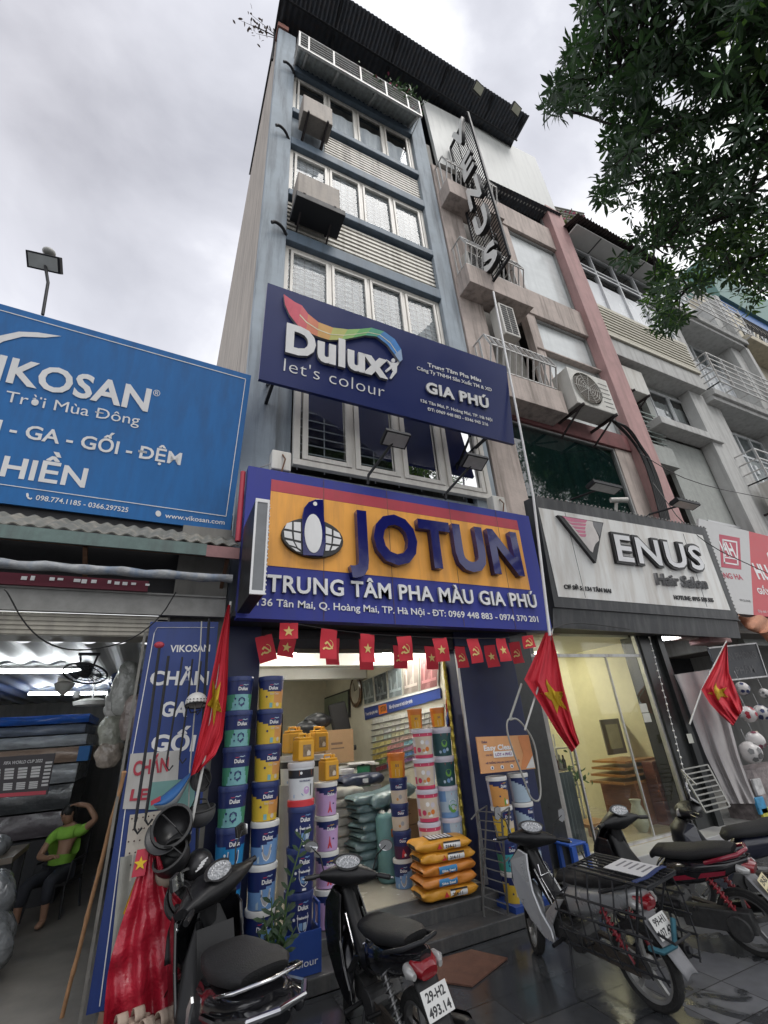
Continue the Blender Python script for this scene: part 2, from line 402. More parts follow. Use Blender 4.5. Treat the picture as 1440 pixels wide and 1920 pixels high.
# ================================================================ ground
def ground_mat():
    m = bpy.data.materials.new('wet_slate_pavers'); m.use_nodes = True; t = m.node_tree; b = t.nodes['Principled BSDF']; N = t.nodes.new; K = t.links.new
    co = N('ShaderNodeTexCoord'); mp = N('ShaderNodeMapping'); K(co.outputs['Object'], mp.inputs[0]); mp.inputs['Rotation'].default_value = (0, 0, R(1.5)); mp.inputs['Location'].default_value = (0.12, 0.04, 0)
    br = N('ShaderNodeTexBrick'); br.offset = 0.0; br.inputs['Scale'].default_value = 1.0; br.inputs['Brick Width'].default_value = 0.58; br.inputs['Row Height'].default_value = 0.40
    br.inputs['Mortar Size'].default_value = 0.006; br.inputs['Mortar Smooth'].default_value = 0.3
    br.inputs['Color1'].default_value = (0.12, 0.125, 0.135, 1); br.inputs['Color2'].default_value = (0.17, 0.175, 0.185, 1); br.inputs['Mortar'].default_value = (0.035, 0.035, 0.035, 1)
    K(mp.outputs[0], br.inputs[0])
    n1 = N('ShaderNodeTexNoise'); n1.inputs['Scale'].default_value = 1.5; n1.inputs['Detail'].default_value = 8; n1.inputs['Roughness'].default_value = 0.55; n1.inputs['Distortion'].default_value = 0.8; K(co.outputs['Object'], n1.inputs[0])
    sp = N('ShaderNodeSeparateXYZ'); K(co.outputs['Object'], sp.inputs[0])
    gx = N('ShaderNodeMapRange'); gx.inputs[1].default_value = 2.7; gx.inputs[2].default_value = 4.6; gx.inputs[3].default_value = 0.30; gx.inputs[4].default_value = -0.035; K(sp.outputs[0], gx.inputs[0])
    gy = N('ShaderNodeMapRange'); gy.inputs[1].default_value = 3.4; gy.inputs[2].default_value = 4.7; gy.inputs[3].default_value = -0.03; gy.inputs[4].default_value = 0.12; K(sp.outputs[1], gy.inputs[0])
    ad = N('ShaderNodeMath'); ad.operation = 'ADD'; K(n1.outputs[0], ad.inputs[0]); K(gx.outputs[0], ad.inputs[1])
    ad2 = N('ShaderNodeMath'); ad2.operation = 'ADD'; K(ad.outputs[0], ad2.inputs[0]); K(gy.outputs[0], ad2.inputs[1])
    wm = N('ShaderNodeMapRange'); wm.inputs[1].default_value = 0.515; wm.inputs[2].default_value = 0.545; K(ad2.outputs[0], wm.inputs[0])
    dry = N('ShaderNodeTexNoise'); dry.inputs['Scale'].default_value = 9; dry.inputs['Detail'].default_value = 6; K(co.outputs['Object'], dry.inputs[0])
    mv = N('ShaderNodeMix'); mv.data_type = 'RGBA'; mv.blend_type = 'MULTIPLY'; mv.inputs[0].default_value = 0.55; K(br.outputs['Color'], mv.inputs[6])
    rv = N('ShaderNodeValToRGB'); rv.color_ramp.elements[0].color = (0.45, 0.45, 0.45, 1); rv.color_ramp.elements[1].color = (1.5, 1.5, 1.5, 1); K(dry.outputs[0], rv.inputs[0]); K(rv.outputs[0], mv.inputs[7])
    wet = N('ShaderNodeMix'); wet.data_type = 'RGBA'; wet.blend_type = 'MULTIPLY'; K(wm.outputs[0], wet.inputs[0]); K(mv.outputs[2], wet.inputs[6]); wet.inputs[7].default_value = (0.36, 0.37, 0.37, 1)
    K(wet.outputs[2], b.inputs['Base Color'])
    ro = N('ShaderNodeMapRange'); ro.inputs[3].default_value = 0.62; ro.inputs[4].default_value = 0.17; K(wm.outputs[0], ro.inputs[0]); K(ro.outputs[0], b.inputs['Roughness'])
    hm = N('ShaderNodeMath'); hm.operation = 'MULTIPLY_ADD'; hm.inputs[1].default_value = -1.0; K(br.outputs['Fac'], hm.inputs[0])
    hs = N('ShaderNodeMath'); hs.operation = 'MULTIPLY'; hs.inputs[1].default_value = 0.25; K(dry.outputs[0], hs.inputs[0]); K(hs.outputs[0], hm.inputs[2])
    bp = N('ShaderNodeBump'); bp.inputs['Strength'].default_value = 0.35; bp.inputs['Distance'].default_value = 0.01; K(hm.outputs[0], bp.inputs['Height']); K(bp.outputs[0], b.inputs['Normal'])
    return m
ASPH = mat('asphalt', (0.05, 0.05, 0.052), 0.7, var=0.2, vs=20, bump=0.3)
tag(MB().box(-400, 400, -400, 400, -0.30, -0.15).build('ground', ASPH), kind='structure')
tag(MB().box(-30, 40, 1.2, 5.2, -0.146, 0.0).build('sidewalk', ground_mat()), kind='structure')
GRAN = mat('dark_granite', (0.055, 0.056, 0.058), 0.35, var=0.25, vs=30, stain=(0.13, 0.125, 0.115), stain_amt=0.5, dirt_scale=3)
st = MB(); st.box(0.62, 5.35, 5.2, 5.56, 0.004, 0.13); st.box(0.62, 4.0, 5.56, 5.94, 0.004, 0.26)
tag(st.build('entrance_steps', GRAN, bevel=0.012), kind='structure')
tag(MB().box(0.75, 4.3, 5.94, 13, 0.0, 0.268).build('shop_floor', BEIGE_T), kind='structure')
tag(MB().box(-8, 0.62, 5.2, 15, -0.1, 0.05).build('bedding_shop_floor', mat('worn_cement_floor', (0.15, 0.14, 0.125), 0.55, var=0.2, vs=4)), kind='structure')
TILEG = mat('pale_grey_step_tile', (0.36, 0.36, 0.36), 0.4, var=0.12, vs=3)
sb = MB(); sb.box(5.36, 9.16, 5.60, 6.02, 0.004, 0.20)
tag(sb.build('salon_step', TILEG, bevel=0.01), kind='structure')
tag(MB().box(4.45, 9.2, 6.02, 13, 0.0, 0.205).build('salon_floor', mat('salon_floor_tile', (0.42, 0.38, 0.28), 0.2, var=0.1)), kind='structure')
tag(MB().box(9.2, 30, 5.6, 12, 0.0, 0.12).build('far_shop_floor', CONC), kind='structure')

# ================================================================ window builder (part of a house)
def window(par, x0, x1, z0, z1, Y, n, fm, gm, curtain=None, cz=1.0, fw=0.09, grille=False, transom=0.0, name='window', sash=0.05):
    f = MB(); d0, d1 = Y - 0.05, Y + 0.05
    f.box(x0, x1, d0, d1, z0, z0 + fw); f.box(x0, x1, d0, d1, z1 - fw, z1)
    f.box(x0, x0 + fw, d0, d1, z0 + fw, z1 - fw); f.box(x1 - fw, x1, d0, d1, z0 + fw, z1 - fw)
    w = (x1 - x0 - 2 * fw) / n
    for i in range(n):
        a, b = x0 + fw + i * w, x0 + fw + (i + 1) * w
        zt = z1 - fw - transom
        if i: f.box(a - 0.035, a + 0.035, d0 + 0.01, d1 - 0.01, z0 + fw, z1 - fw)
        if transom: f.box(a + 0.035, b - 0.035, d0 + 0.012, d1 - 0.012, zt - 0.03, zt + 0.03)
        if sash:
            q = [(a + 0.04, a + 0.04 + sash), (b - 0.04 - sash, b - 0.04)]
            for u0, u1 in q: f.box(u0, u1, d0 - 0.02, d0 + 0.03, z0 + fw + 0.005, zt - 0.035)
            for v0, v1 in ((z0 + fw + 0.005, z0 + fw + sash), (zt - 0.035 - sash, zt - 0.035)): f.box(a + 0.04 + sash, b - 0.04 - sash, d0 - 0.018, d0 + 0.028, v0, v1)
    o = f.build(name, fm, par, bevel=0.006)
    MB().add([(x0 + fw/2, Y, z0 + fw/2), (x1 - fw/2, Y, z0 + fw/2), (x1 - fw/2, Y, z1 - fw/2), (x0 + fw/2, Y, z1 - fw/2)], [(0,1,2,3)]).build('pane', gm, o)
    if curtain:
        zc = z0 + (z1 - z0) * cz
        MB().grid(lambda u, v: (x0 + u * (x1 - x0), Y + 0.065 + 0.012 * math.sin(u * 60 + math.sin(v * 3)), z0 + v * (zc - z0)), 90, 4).build('curtain', curtain, o, smooth=80)
    if grille:
        gy = .02 if curtain else .10; g = MB(); k = int((z1 - z0) / 0.17)
        for i in range(1, k): z = z0 + (z1 - z0) * i / k; g.box(x0 + fw, x1 - fw, Y + gy, Y + gy + 0.012, z - 0.012, z + 0.012)
        nb = n * (5 if curtain else 2)
        for i in range(nb + 1): x = x0 + fw + (x1 - x0 - 2 * fw) * i / nb; g.box(x - 0.01, x + 0.01, Y + gy + .013, Y + gy + .024, z0, z1)
        g.build('grille', mat('window_grille_paint', (0.55, 0.55, 0.55), 0.5, 0.3), o)
    return o
def louvres(par, x0, x1, z0, z1, Y, n, m, back=None):
    b = MB()
    for i in range(n):
        z = z0 + (z1 - z0) * (i + 0.5) / n; h = (z1 - z0) / n
        b.box(x0, x1, Y - .06, Y, z - h * .24, z + h * .24)
    return b.build('louvre_panel', m, par)
def corrugate(mb, a, b, c, d, n, amp):
    """wavy sheet: a-b one edge, d-c the other edge; waves run from edge ab to edge dc"""
    a, b, c, d = map(Vector, (a, b, c, d)); nn = (b - a).cross(d - a).normalized()
    return mb.grid(lambda u, v: lerp(lerp(a, b, u), lerp(d, c, u), v) + nn * amp * math.sin(u * n * 2 * math.pi), n * 8, 3)

# ================================================================ the narrow blue house with the paint shop
BH = empty('tall_house', (3.15, 6.04, 0), 'narrow five-storey blue-grey tube house with cream window rows above the paint shop', 'house')
w = MB(); w.box(0.68, 0.90, 6.22, 32, 0, 24.6)
w.build('side_wall', SIDE_W, BH)
w = MB(); w.box(5.38, 5.60, 6.3, 32, 0, 22.0); w.box(0.90, 5.38, 31.8, 32, 0, 22)
for z in (3.55, 8.5, 12.3, 16.1, 20.4): w.box(0.90, 5.38, 6.35, 31.8, z, z + 0.25)
w.each('wall', CONC, BH)
# a dark partition behind the windows so that the rooms stay dark
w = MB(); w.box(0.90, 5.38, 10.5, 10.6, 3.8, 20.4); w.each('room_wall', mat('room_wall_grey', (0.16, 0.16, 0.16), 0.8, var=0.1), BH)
w = MB(); w.box(0.66, 1.20, 6.0, 6.22, 3.3, 21.7); w.box(5.10, 5.62, 6.0, 6.30, 3.3, 21.7); w.each('pilaster', PT_BLUE, BH, bevel=0.015)
w = MB()   # sloping ledges above and below each row of windows
for z0, z1 in ((11.60, 11.95), (13.28, 13.50), (15.46, 15.78), (17.08, 17.30), (19.44, 19.78), (8.25, 8.5)):
    w.box(1.20, 5.10, 5.98, 6.34, z0, z1)
w.each('ledge', PT_NAVY, BH, bevel=0.02)
w = MB(); w.box(1.20, 5.10, 6.24, 6.34, 15.78, 17.08); w.box(1.20, 5.10, 6.26, 6.34, 11.95, 13.28); w.box(1.20, 2.12, 6.12, 6.24, 15.80, 17.06)
w.box(1.2, 1.46, 6.1, 6.34, 3.5, 8.25); w.box(5.42, 5.10, 6.12, 6.34, 3.5, 8.25); w.box(1.2, 5.1, 6.1, 6.34, 5.35, 5.9)
w.each('spandrel', PT_BLUE, BH)
louvres(BH, 2.13, 5.09, 15.85, 17.0, 6.16, 9, LOUV); louvres(BH, 1.21, 5.09, 12.0, 13.2, 6.16, 8, LOUV)
GL_UP = glass('window_glass_pale', (0.93, 0.95, 0.96), 0.0, 0.01, ior=1.25)
window(BH, 1.21, 5.09, 17.30, 19.44, 6.17, 4, FRAME_W, GL_UP, CURT, 0.70, sash=0.06)
window(BH, 1.21, 5.09, 13.50, 15.46, 6.17, 4, FRAME_W, GL_UP, CURT, 0.97, sash=0.06, grille=True)
window(BH, 1.21, 5.09, 8.7, 11.60, 6.17, 4, FRAME_W, GL_UP, CURT, 0.97, sash=0.06, grille=True)
window(BH, 1.46, 5.42, 5.95, 8.20, 5.95, 4, FRAME_W, GLASS_D, None, grille=True, fw=0.11, sash=0.09)
# tin apron and railing of the top balcony
w = MB(); corrugate(w, (1.18, 6.0, 19.86), (5.10, 6.0, 19.86), (5.06, 5.42, 19.30), (1.18, 5.42, 19.30), 26, 0.018)
w.build('balcony_apron', mat('tin_pale_grey', (0.40, 0.42, 0.41), 0.5, 0.2, var=0.15, stain=(0.2, 0.18, 0.16), stain_amt=0.6), BH, solid=0.01)
w = MB()
for x in (1.42, 2.35, 3.55, 4.98): w.bar((x, 5.97, 19.74), (x, 5.46, 19.24), 0.05)
w.bar((1.15, 5.4, 19.28), (5.12, 5.4, 19.28), 0.06, 0.08); w.build('bracket', RAILM, BH)
w = MB()
for z in (19.45, 19.6, 19.75, 19.9, 20.05): w.ring([(1.15, 5.4, z), (5.12, 5.4, z)], 0.014, 6)
w.ring([(1.15, 5.4, 20.22), (5.12, 5.4, 20.22)], 0.028, 8)
for x in (1.18, 1.45, 2.2, 3.05, 3.9, 4.65, 5.1): w.box(x - 0.025, x + 0.025, 5.375, 5.425, 19.3, 20.22)
for z in (19.45, 19.75, 20.22): w.ring([(1.17, 5.4, z), (1.17, 6.0, z)], 0.014, 6); w.ring([(5.1, 5.4, z), (5.1, 6.0, z)], 0.014, 6)
w.build('railing', RAILM, BH)
w = MB(); w.box(0.92, 5.36, 7.6, 7.75, 20.65, 23.5); w.build('terrace_wall', mat('terrace_wall_dark', (0.10, 0.11, 0.13), 0.8), BH)
w = MB(); w.box(0.62, 0.95, 5.95, 6.35, 21.7, 21.95); w.build('pilaster_cap', mat('brick_red', (0.28, 0.12, 0.09), 0.8, var=0.2), BH)
# tin roof running out over the street and over the neighbour
w = MB(); corrugate(w, (0.42, 4.9, 23.2), (10.15, 4.9, 23.2), (10.0, 5.62, 22.78), (0.42, 5.62, 22.78), 70, 0.03)
corrugate(w, (0.62, 5.62, 22.72), (9.9, 5.62, 22.72), (9.9, 12, 24.6), (0.62, 12, 24.6), 50, 0.02)
w.build('roof', TINR, BH, solid=0.012)
w = MB()
for x in (0.6, 2.4, 4.4, 6.4, 8.4, 9.9): w.bar((x, 4.95, 23.1), (x, 6.4, 22.5), 0.06); w.bar((x, 6.4, 20.5), (x, 6.4, 22.5), 0.06)
w.bar((0.5, 5.6, 22.68), (10, 5.6, 22.68), 0.05); w.build('roof_frame', DARKM, BH)
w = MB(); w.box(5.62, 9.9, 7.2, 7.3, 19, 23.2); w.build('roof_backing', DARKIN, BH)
# ground floor shop front and room
w = MB(); w.box(0.62, 1.10, 5.82, 6.22, 0.0, 3.5); w.box(4.02, 5.12, 5.82, 6.2, 0.0, 3.5); w.each('shop_pillar', NAVYSHOP, BH, bevel=0.01)
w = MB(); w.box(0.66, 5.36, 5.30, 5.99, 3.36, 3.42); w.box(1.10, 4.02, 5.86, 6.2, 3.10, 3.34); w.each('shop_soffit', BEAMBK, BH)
w = MB(); w.box(4.32, 4.42, 6.2, 13, 0.27, 3.5); w.box(0.92, 1.02, 6.2, 13, 0.27, 3.5); w.box(1.02, 4.32, 12.9, 13, 0.27, 3.5); w.each('shop_wall', CREAM_IN, BH)
w = MB(); w.box(0.92, 4.42, 6.22, 13, 3.42, 3.52)
w.box(0.95, 4.30, 6.3, 6.7, 3.25, 3.42); w.box(0.95, 4.3, 8.2, 8.55, 3.2, 3.42); w.box(0.95, 4.3, 9.9, 10.2, 3.15, 3.42); w.box(0.95, 1.5, 6.7, 12.8, 3.25, 3.42); w.build('shop_ceiling', CEIL, BH)
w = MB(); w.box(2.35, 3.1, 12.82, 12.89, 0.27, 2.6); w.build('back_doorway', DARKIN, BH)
LAMPW = lamp_mat('lamp_white', (1, 0.97, 0.90), 38.0)
for x, y0, y1 in ((2.05, 6.95, 8.0), (3.9, 6.9, 8.1)):
    w = MB(); w.box(x - 0.03, x + 0.03, y0, y1, 3.36, 3.40); w.build('ceiling_light', LAMPW, BH)
w = MB()
for x, y in ((3.0, 9.2), (2.7, 11.2), (2.0, 9.2)): w.lathe([(0.07, 0), (0.07, 0.02)], (x, y, 3.395), seg=14)
w.each('downlight', LAMPW, BH)
# ================================================================ pink house with the salon
PH = empty('tall_house', (8.5, 6.04, 0), 'weathered pink house with white-filmed windows and small balconies above the hair salon', 'house')
w = MB(); w.box(5.63, 5.80, 6.05, 20, 0, 19.5); w.box(11.3, 11.48, 6.3, 20, 3.2, 19.5); w.box(5.8, 11.3, 19.8, 20, 0, 19.5)
for z in (3.5, 8.4, 12.6, 16.8): w.box(5.80, 11.3, 6.5, 19.8, z, z + 0.25)
w.each('wall', CONC, PH)
w = MB(); w.box(5.66, 6.45, 5.98, 6.3, 3.4, 18.2); w.box(8.15, 8.50, 6.06, 6.3, 8.8, 18.2); w.each('pier', PINKB, PH, bevel=0.015)
w = MB(); w.box(10.68, 11.48, 5.84, 6.3, 3.3, 19.3); w.each('pilaster', PINK, PH, bevel=0.015)
w = MB(); w.box(8.2, 10.7, 6.02, 6.32, 12.62, 13.72); w.box(8.2, 10.7, 6.02, 6.32, 16.85, 18.1); w.box(8.2, 10.7, 6.02, 6.3, 11.2, 11.25); w.each('floor_band', PINKB, PH, bevel=0.012)
w = MB(); w.box(6.45, 10.68, 6.0, 6.3, 8.32, 8.82); w.build('lintel', REDB, PH, bevel=0.015)
w = MB(); w.box(10.05, 10.68, 6.05, 6.3, 3.4, 8.32); w.box(6.45, 10.05, 6.1, 6.3, 5.6, 6.2); w.each('lower_wall', PINKB, PH, bevel=0.012)
FRG = mat('window_aluminium_grey', (0.35, 0.35, 0.34), 0.4, 0.5, var=0.1)
for z0, z1 in ((8.86, 12.6), (13.75, 16.82), (18.15, 18.95)):
    f = MB(); f.box(8.5, 8.56, 6.12, 6.2, z0, z1); f.box(10.62, 10.68, 6.12, 6.2, z0, z1); f.box(8.56, 10.62, 6.12, 6.2, z0, z0 + 0.05); f.box(8.56, 10.62, 6.12, 6.2, z1 - 0.05, z1)
    o = f.build('window', FRG, PH)
    MB().box(8.54, 10.64, 6.2, 6.22, z0 + 0.03, z1 - 0.03).build('pane', FILM if z0 < 18 else GLASS_D, o)
TEALC = mat('teal_curtain', (0.05, 0.12, 0.125), 0.9, var=0.3, vs=1, stretch=(6, 6, 0.6))
window(PH, 6.46, 10.04, 6.2, 8.32, 6.12, 1, FRG, glass('window_glass_teal', (0.5, 0.62, 0.6), 0.12), TEALC, 1.0, fw=0.05, sash=0)
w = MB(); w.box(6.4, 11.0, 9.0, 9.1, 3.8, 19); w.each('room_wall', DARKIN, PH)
def fold_rail(mb, x0, x1, z0, z1, Y, yw):
    """railing of flat strips with an outward fold"""
    zm = z0 + (z1 - z0) * 0.55
    n = max(5, int((x1 - x0) / 0.17))
    for i in range(n + 1):
        x = x0 + (x1 - x0) * i / n
        mb.bar((x, Y, z0), (x, Y - 0.16, zm), 0.012, 0.05); mb.bar((x, Y - 0.16, zm), (x, Y, z1), 0.012, 0.05)
    for z, y in ((z0, Y), (z1, Y), (zm, Y - 0.16)): mb.bar((x0, y, z), (x1, y, z), 0.03, 0.03)
    for xx in (x0, x1):
        mb.bar((xx, Y, z1), (xx, yw, z1), 0.03, 0.03); mb.bar((xx, Y, z0), (xx, yw, z0), 0.03, 0.03)
        for k in (1, 2): yy = Y + (yw - Y) * k / 3; mb.bar((xx, yy, z0), (xx, yy, z1), 0.012, 0.05)
for z0, z1, zr, x0, x1 in ((8.42, 9.10, 10.25, 5.75, 7.86), (11.98, 12.68, 13.9, 5.7, 7.78), (15.85, 16.55, 17.9, 5.7, 7.7)):
    MB().box(x0, x1, 5.5, 6.1, z0, z1).build('balcony', PINKB, PH, bevel=0.01)
    w = MB(); fold_rail(w, x0 + 0.06, x1 - 0.06, z1 + 0.12, zr, 5.58, 6.1); w.build('balcony_railing', RAILM, PH)
w = MB(); w.box(6.9, 8.1, 6.5, 6.56, 9.1, 18); w.build('balcony_back', mat('balcony_back_grey', (0.24, 0.23, 0.21), 0.85, var=0.2, stain=(0.1, 0.1, 0.1), stain_amt=0.6), PH)
# ground floor: glazed salon front
w = MB(); w.box(5.13, 5.62, 5.95, 6.2, 0.2, 3.5); w.box(8.55, 9.0, 5.98, 6.4, 0.2, 3.6); w.box(9.0, 9.16, 5.9, 6.4, 0.05, 3.6); w.each('shop_pillar', mat('black_granite_pillar', (0.018, 0.02, 0.02), 0.3, var=0.3, vs=12), PH)
SALW = mat('salon_wall_yellow', (0.60, 0.56, 0.38), 0.7, var=0.05)
w = MB(); w.box(9.06, 9.16, 6.4, 13, 0.2, 3.5); w.box(4.43, 4.53, 6.25, 13, 0.2, 3.5); w.box(4.53, 9.06, 12.9, 13, 0.2, 3.5); w.box(5.4, 5.5, 6.3, 7.7, 0.2, 3.5); w.each('salon_wall', SALW, PH)
w = MB(); w.box(4.5, 9.1, 6.2, 13, 3.42, 3.5); w.build('salon_ceiling', CEIL, PH)
w = MB(); w.box(5.62, 8.55, 6.04, 6.1, 3.02, 3.07); w.box(5.62, 8.55, 6.04, 6.1, 0.205, 0.24); w.box(8.5, 8.55, 6.03, 6.11, 0.24, 3.5)
for x in (6.25, 7.55): w.box(x - 0.012, x + 0.012, 6.05, 6.09, 0.24, 3.02)
w.build('shop_front_frame', STEEL, PH)
MB().add([(5.62, 6.07, 0.22), (8.55, 6.07, 0.22), (8.55, 6.07, 3.5), (5.62, 6.07, 3.5)], [(0,1,2,3)]).build('shop_front_pane', GLASS_C, PH)
for x, y in ((6.6, 8.2), (7.9, 8.2), (6.6, 10.6)):
    w = MB(); w.box(x - 0.5, x + 0.5, y - 0.05, y + 0.05, 3.37, 3.41); w.build('ceiling_light', lamp_mat('lamp_warm', (1, 0.92, 0.70), 34.0), PH)
# ================================================================ grey house beyond
GH = empty('grey_house', (14, 6.2, 0), 'grey house with white window band and slatted cream panel past the pink house', 'house')
w = MB(); w.box(11.49, 11.6, 6.9, 20, 3.4, 20.5); w.box(16.5, 16.62, 6.3, 20, 0, 20.5); w.box(11.6, 16.5, 7.6, 7.7, 3.5, 12.2); w.box(11.6, 16.5, 8.3, 8.4, 12.2, 20); w.each('wall', GREYW, GH)
w = MB(); w.box(13.55, 16.5, 6.62, 6.75, 3.4, 9.9); w.box(13.45, 13.75, 6.55, 6.75, 9.9, 12.2); w.box(16.05, 16.5, 6.6, 6.75, 9.9, 12.25); w.box(13.75, 16.05, 6.62, 6.75, 12.02, 12.2); w.each('plain_wall', GREYR, GH)
w = MB(); w.box(15.7, 16.55, 6.2, 6.6, 3.4, 12.2); w.each('pilaster', GREYW, GH, bevel=0.015)
w = MB(); w.box(11.5, 16.4, 5.95, 7.6, 12.2, 12.9); w.each('floor_slab', GREYW, GH, bevel=0.015)
w = MB(); w.box(11.5, 16.4, 5.88, 5.98, 12.92, 13.05); w.box(11.5, 16.4, 5.9, 5.96, 14.28, 14.42)
for i in range(8): w.box(11.5, 16.38, 5.91, 5.95, 13.12 + i * 0.15, 13.19 + i * 0.15)
w.build('slat_panel', mat('slats_cream', (0.54, 0.51, 0.42), 0.55, var=0.12), GH)
w = MB(); w.box(11.5, 16.4, 6.02, 6.1, 12.9, 14.4); w.build('slat_backing', mat('slat_backing_dark', (0.10, 0.11, 0.10), 0.8), GH)
WHITEP = mat('whitewashed_glass', (0.72, 0.74, 0.76), 0.25, var=0.08, vs=1.5)
f = MB()
for x in (11.5, 12.72, 13.94, 15.16, 16.36): f.box(x - 0.04, x + 0.04, 6.08, 6.2, 14.42, 17.9)
for z in (14.42, 16.72, 16.95, 17.82): f.box(11.5, 16.4, 6.09, 6.19, z - 0.04, z + 0.04)
o = f.build('window_band', mat('window_aluminium_white', (0.62, 0.63, 0.64), 0.4, 0.3, var=0.05), GH)
w = MB(); w.box(11.52, 16.38, 6.16, 6.17, 14.45, 16.25); w.build('pane', WHITEP, o)
w = MB(); w.add([(11.52, 6.15, 16.25), (16.38, 6.15, 16.25), (16.38, 6.15, 17.8), (11.52, 6.15, 17.8)], [(0,1,2,3)]); w.build('pane', GLASS_D, o)
w = MB(); w.box(11.45, 16.5, 5.45, 6.3, 17.95, 18.0)
o = w.build('eave_soffit', mat('soffit_board_white', (0.60, 0.60, 0.58), 0.7, var=0.05), GH)
w = MB()
for x in (12.72, 13.94, 15.16): w.box(x - 0.02, x + 0.02, 5.46, 6.29, 17.935, 17.949)
w.build('soffit_joint', DARKM, o)
w = MB(); corrugate(w, (11.3, 5.2, 18.12), (16.7, 5.2, 18.12), (16.7, 7.5, 18.9), (11.3, 7.5, 18.9), 36, 0.03); w.build('eave_roof', mat('tin_dark_brown', (0.045, 0.035, 0.035), 0.6, 0.2, var=0.2), GH, solid=0.015)
w = MB(); w.box(13.4, 16.5, 7.5, 9.5, 18.4, 22.2); w.build('roof_parapet', CREAMR, GH, bevel=0.02)
w = MB(); corrugate(w, (11.5, 8.6, 21.0), (11.5, 8.0, 24.2), (18, 8.0, 27.2), (18, 8.6, 24.5), 18, 0.03); w.build('roof_cladding', TING, GH, solid=0.02)
window(GH, 13.75, 16.05, 10.25, 12.02, 6.62, 2, mat('window_aluminium_white', (0.6, 0.6, 0.6)), glass('window_glass_misty', (0.8, 0.83, 0.83), 0.12), mat('white_blind', (0.72, 0.74, 0.74), 0.8, var=0.03), 0.80, fw=0.06, sash=0.03)
w = MB(); w.box(12.95, 16.25, 6.1, 6.62, 9.98, 10.25); w.build('window_sill', GREYW, GH, bevel=0.015)
window(GH, 14.05, 16.05, 5.2, 7.0, 6.56, 2, mat('window_aluminium_white', (0.6, 0.6, 0.6)), GLASS_D, mat('white_blind', (0.72, 0.74, 0.74)), 0.75, fw=0.08, sash=0.04)
w = MB()
for i in range(7): w.bar((11.55, 6.5, 9.5 + i * 0.19), (13.5, 6.5, 9.5 + i * 0.19), 0.03)
w.build('small_railing', GREENP, GH); w = MB(); w.box(11.52, 13.5, 6.4, 7.5, 8.6, 9.3); w.build('recess_slab', GREYR, GH)
# ================================================================ railed house
RH = empty('railed_house', (19.5, 6.2, 0), 'pale house with white doors behind steel balcony railings on every floor near the right edge', 'house')
w = MB(); w.box(16.63, 22.3, 6.95, 7.1, 3.4, 20.2); w.box(22.0, 22.3, 5.95, 6.95, 3.4, 20); w.each('wall', GREYW, RH)
w = MB(); w.box(16.63, 17.5, 6.25, 6.95, 3.4, 16.2); w.box(21.3, 22.2, 6.2, 6.95, 3.4, 19.5); w.each('pilaster', GREYW, RH, bevel=0.015)
w = MB()
for z in (11.9, 16.5): w.box(16.64, 22.3, 5.95, 6.95, z, z + 0.18); w.box(16.64, 22.3, 5.85, 6.95, z + 0.18, z + 0.45)
w.each('floor_slab', GREYW, RH, bevel=0.015)
DOORW = mat('door_white_metal', (0.66, 0.68, 0.69), 0.35, var=0.05)
for z0 in (7.6, 12.4, 17.0):
    f = MB(); zt = z0 + 3.0
    for i in range(5):
        x = 17.5 + i * 0.95; f.box(x - 0.05, x + 0.05, 6.84, 6.95, z0, zt + 1.1)
    for z in (z0, zt, zt + 1.05): f.box(17.5, 21.3, 6.85, 6.94, z - 0.05, z + 0.05)
    for i in range(4):
        x = 17.55 + i * 0.95
        for k in range(4): f.box(x + 0.18, x + 0.36, 6.83, 6.9, z0 + 0.3 + k * 0.65, z0 + 0.7 + k * 0.65)
    o = f.build('balcony_door', DOORW, RH); MB().box(17.5, 21.3, 6.9, 6.92, z0, zt).build('pane', WHITEP if z0 > 8 else mat('frosted_glass_grey', (0.35, 0.38, 0.38), 0.2), o)
    MB().add([(17.5, 6.9, zt), (21.3, 6.9, zt), (21.3, 6.9, zt + 1.05), (17.5, 6.9, zt + 1.05)], [(0,1,2,3)]).build('pane', GLASS_D, o)
def xrail(mb, x0, x1, z0, z1, Y, yw, n=5):
    for i in range(n + 1):
        z = z0 + (z1 - z0) * i / n; mb.bar((x0, Y, z), (x1, Y, z), 0.035, 0.045); mb.bar((x0, Y, z), (x0, yw, z), 0.035, 0.035)
    k = int((x1 - x0) / 0.8)
    for i in range(k + 1): x = x0 + (x1 - x0) * i / k; mb.bar((x, Y, z0), (x, Y, z1), 0.04); mb.bar((x, Y, z0), (x, yw, z0), 0.035)
    mb.bar((x0, (Y + yw) / 2, z0), (x1, (Y + yw) / 2, z0), 0.03)
for z0, z1, x0 in ((12.45, 13.85, 16.75), (16.95, 18.6, 16.75)):
    w = MB(); xrail(w, x0, 22.2, z0, z1, 5.6, 6.4); w.build('balcony_railing', RAILM, RH)
w = MB(); xrail(w, 16.8, 18.7, 8.5, 9.6, 5.65, 6.3, 3); w.build('window_cage', RAILM, RH)
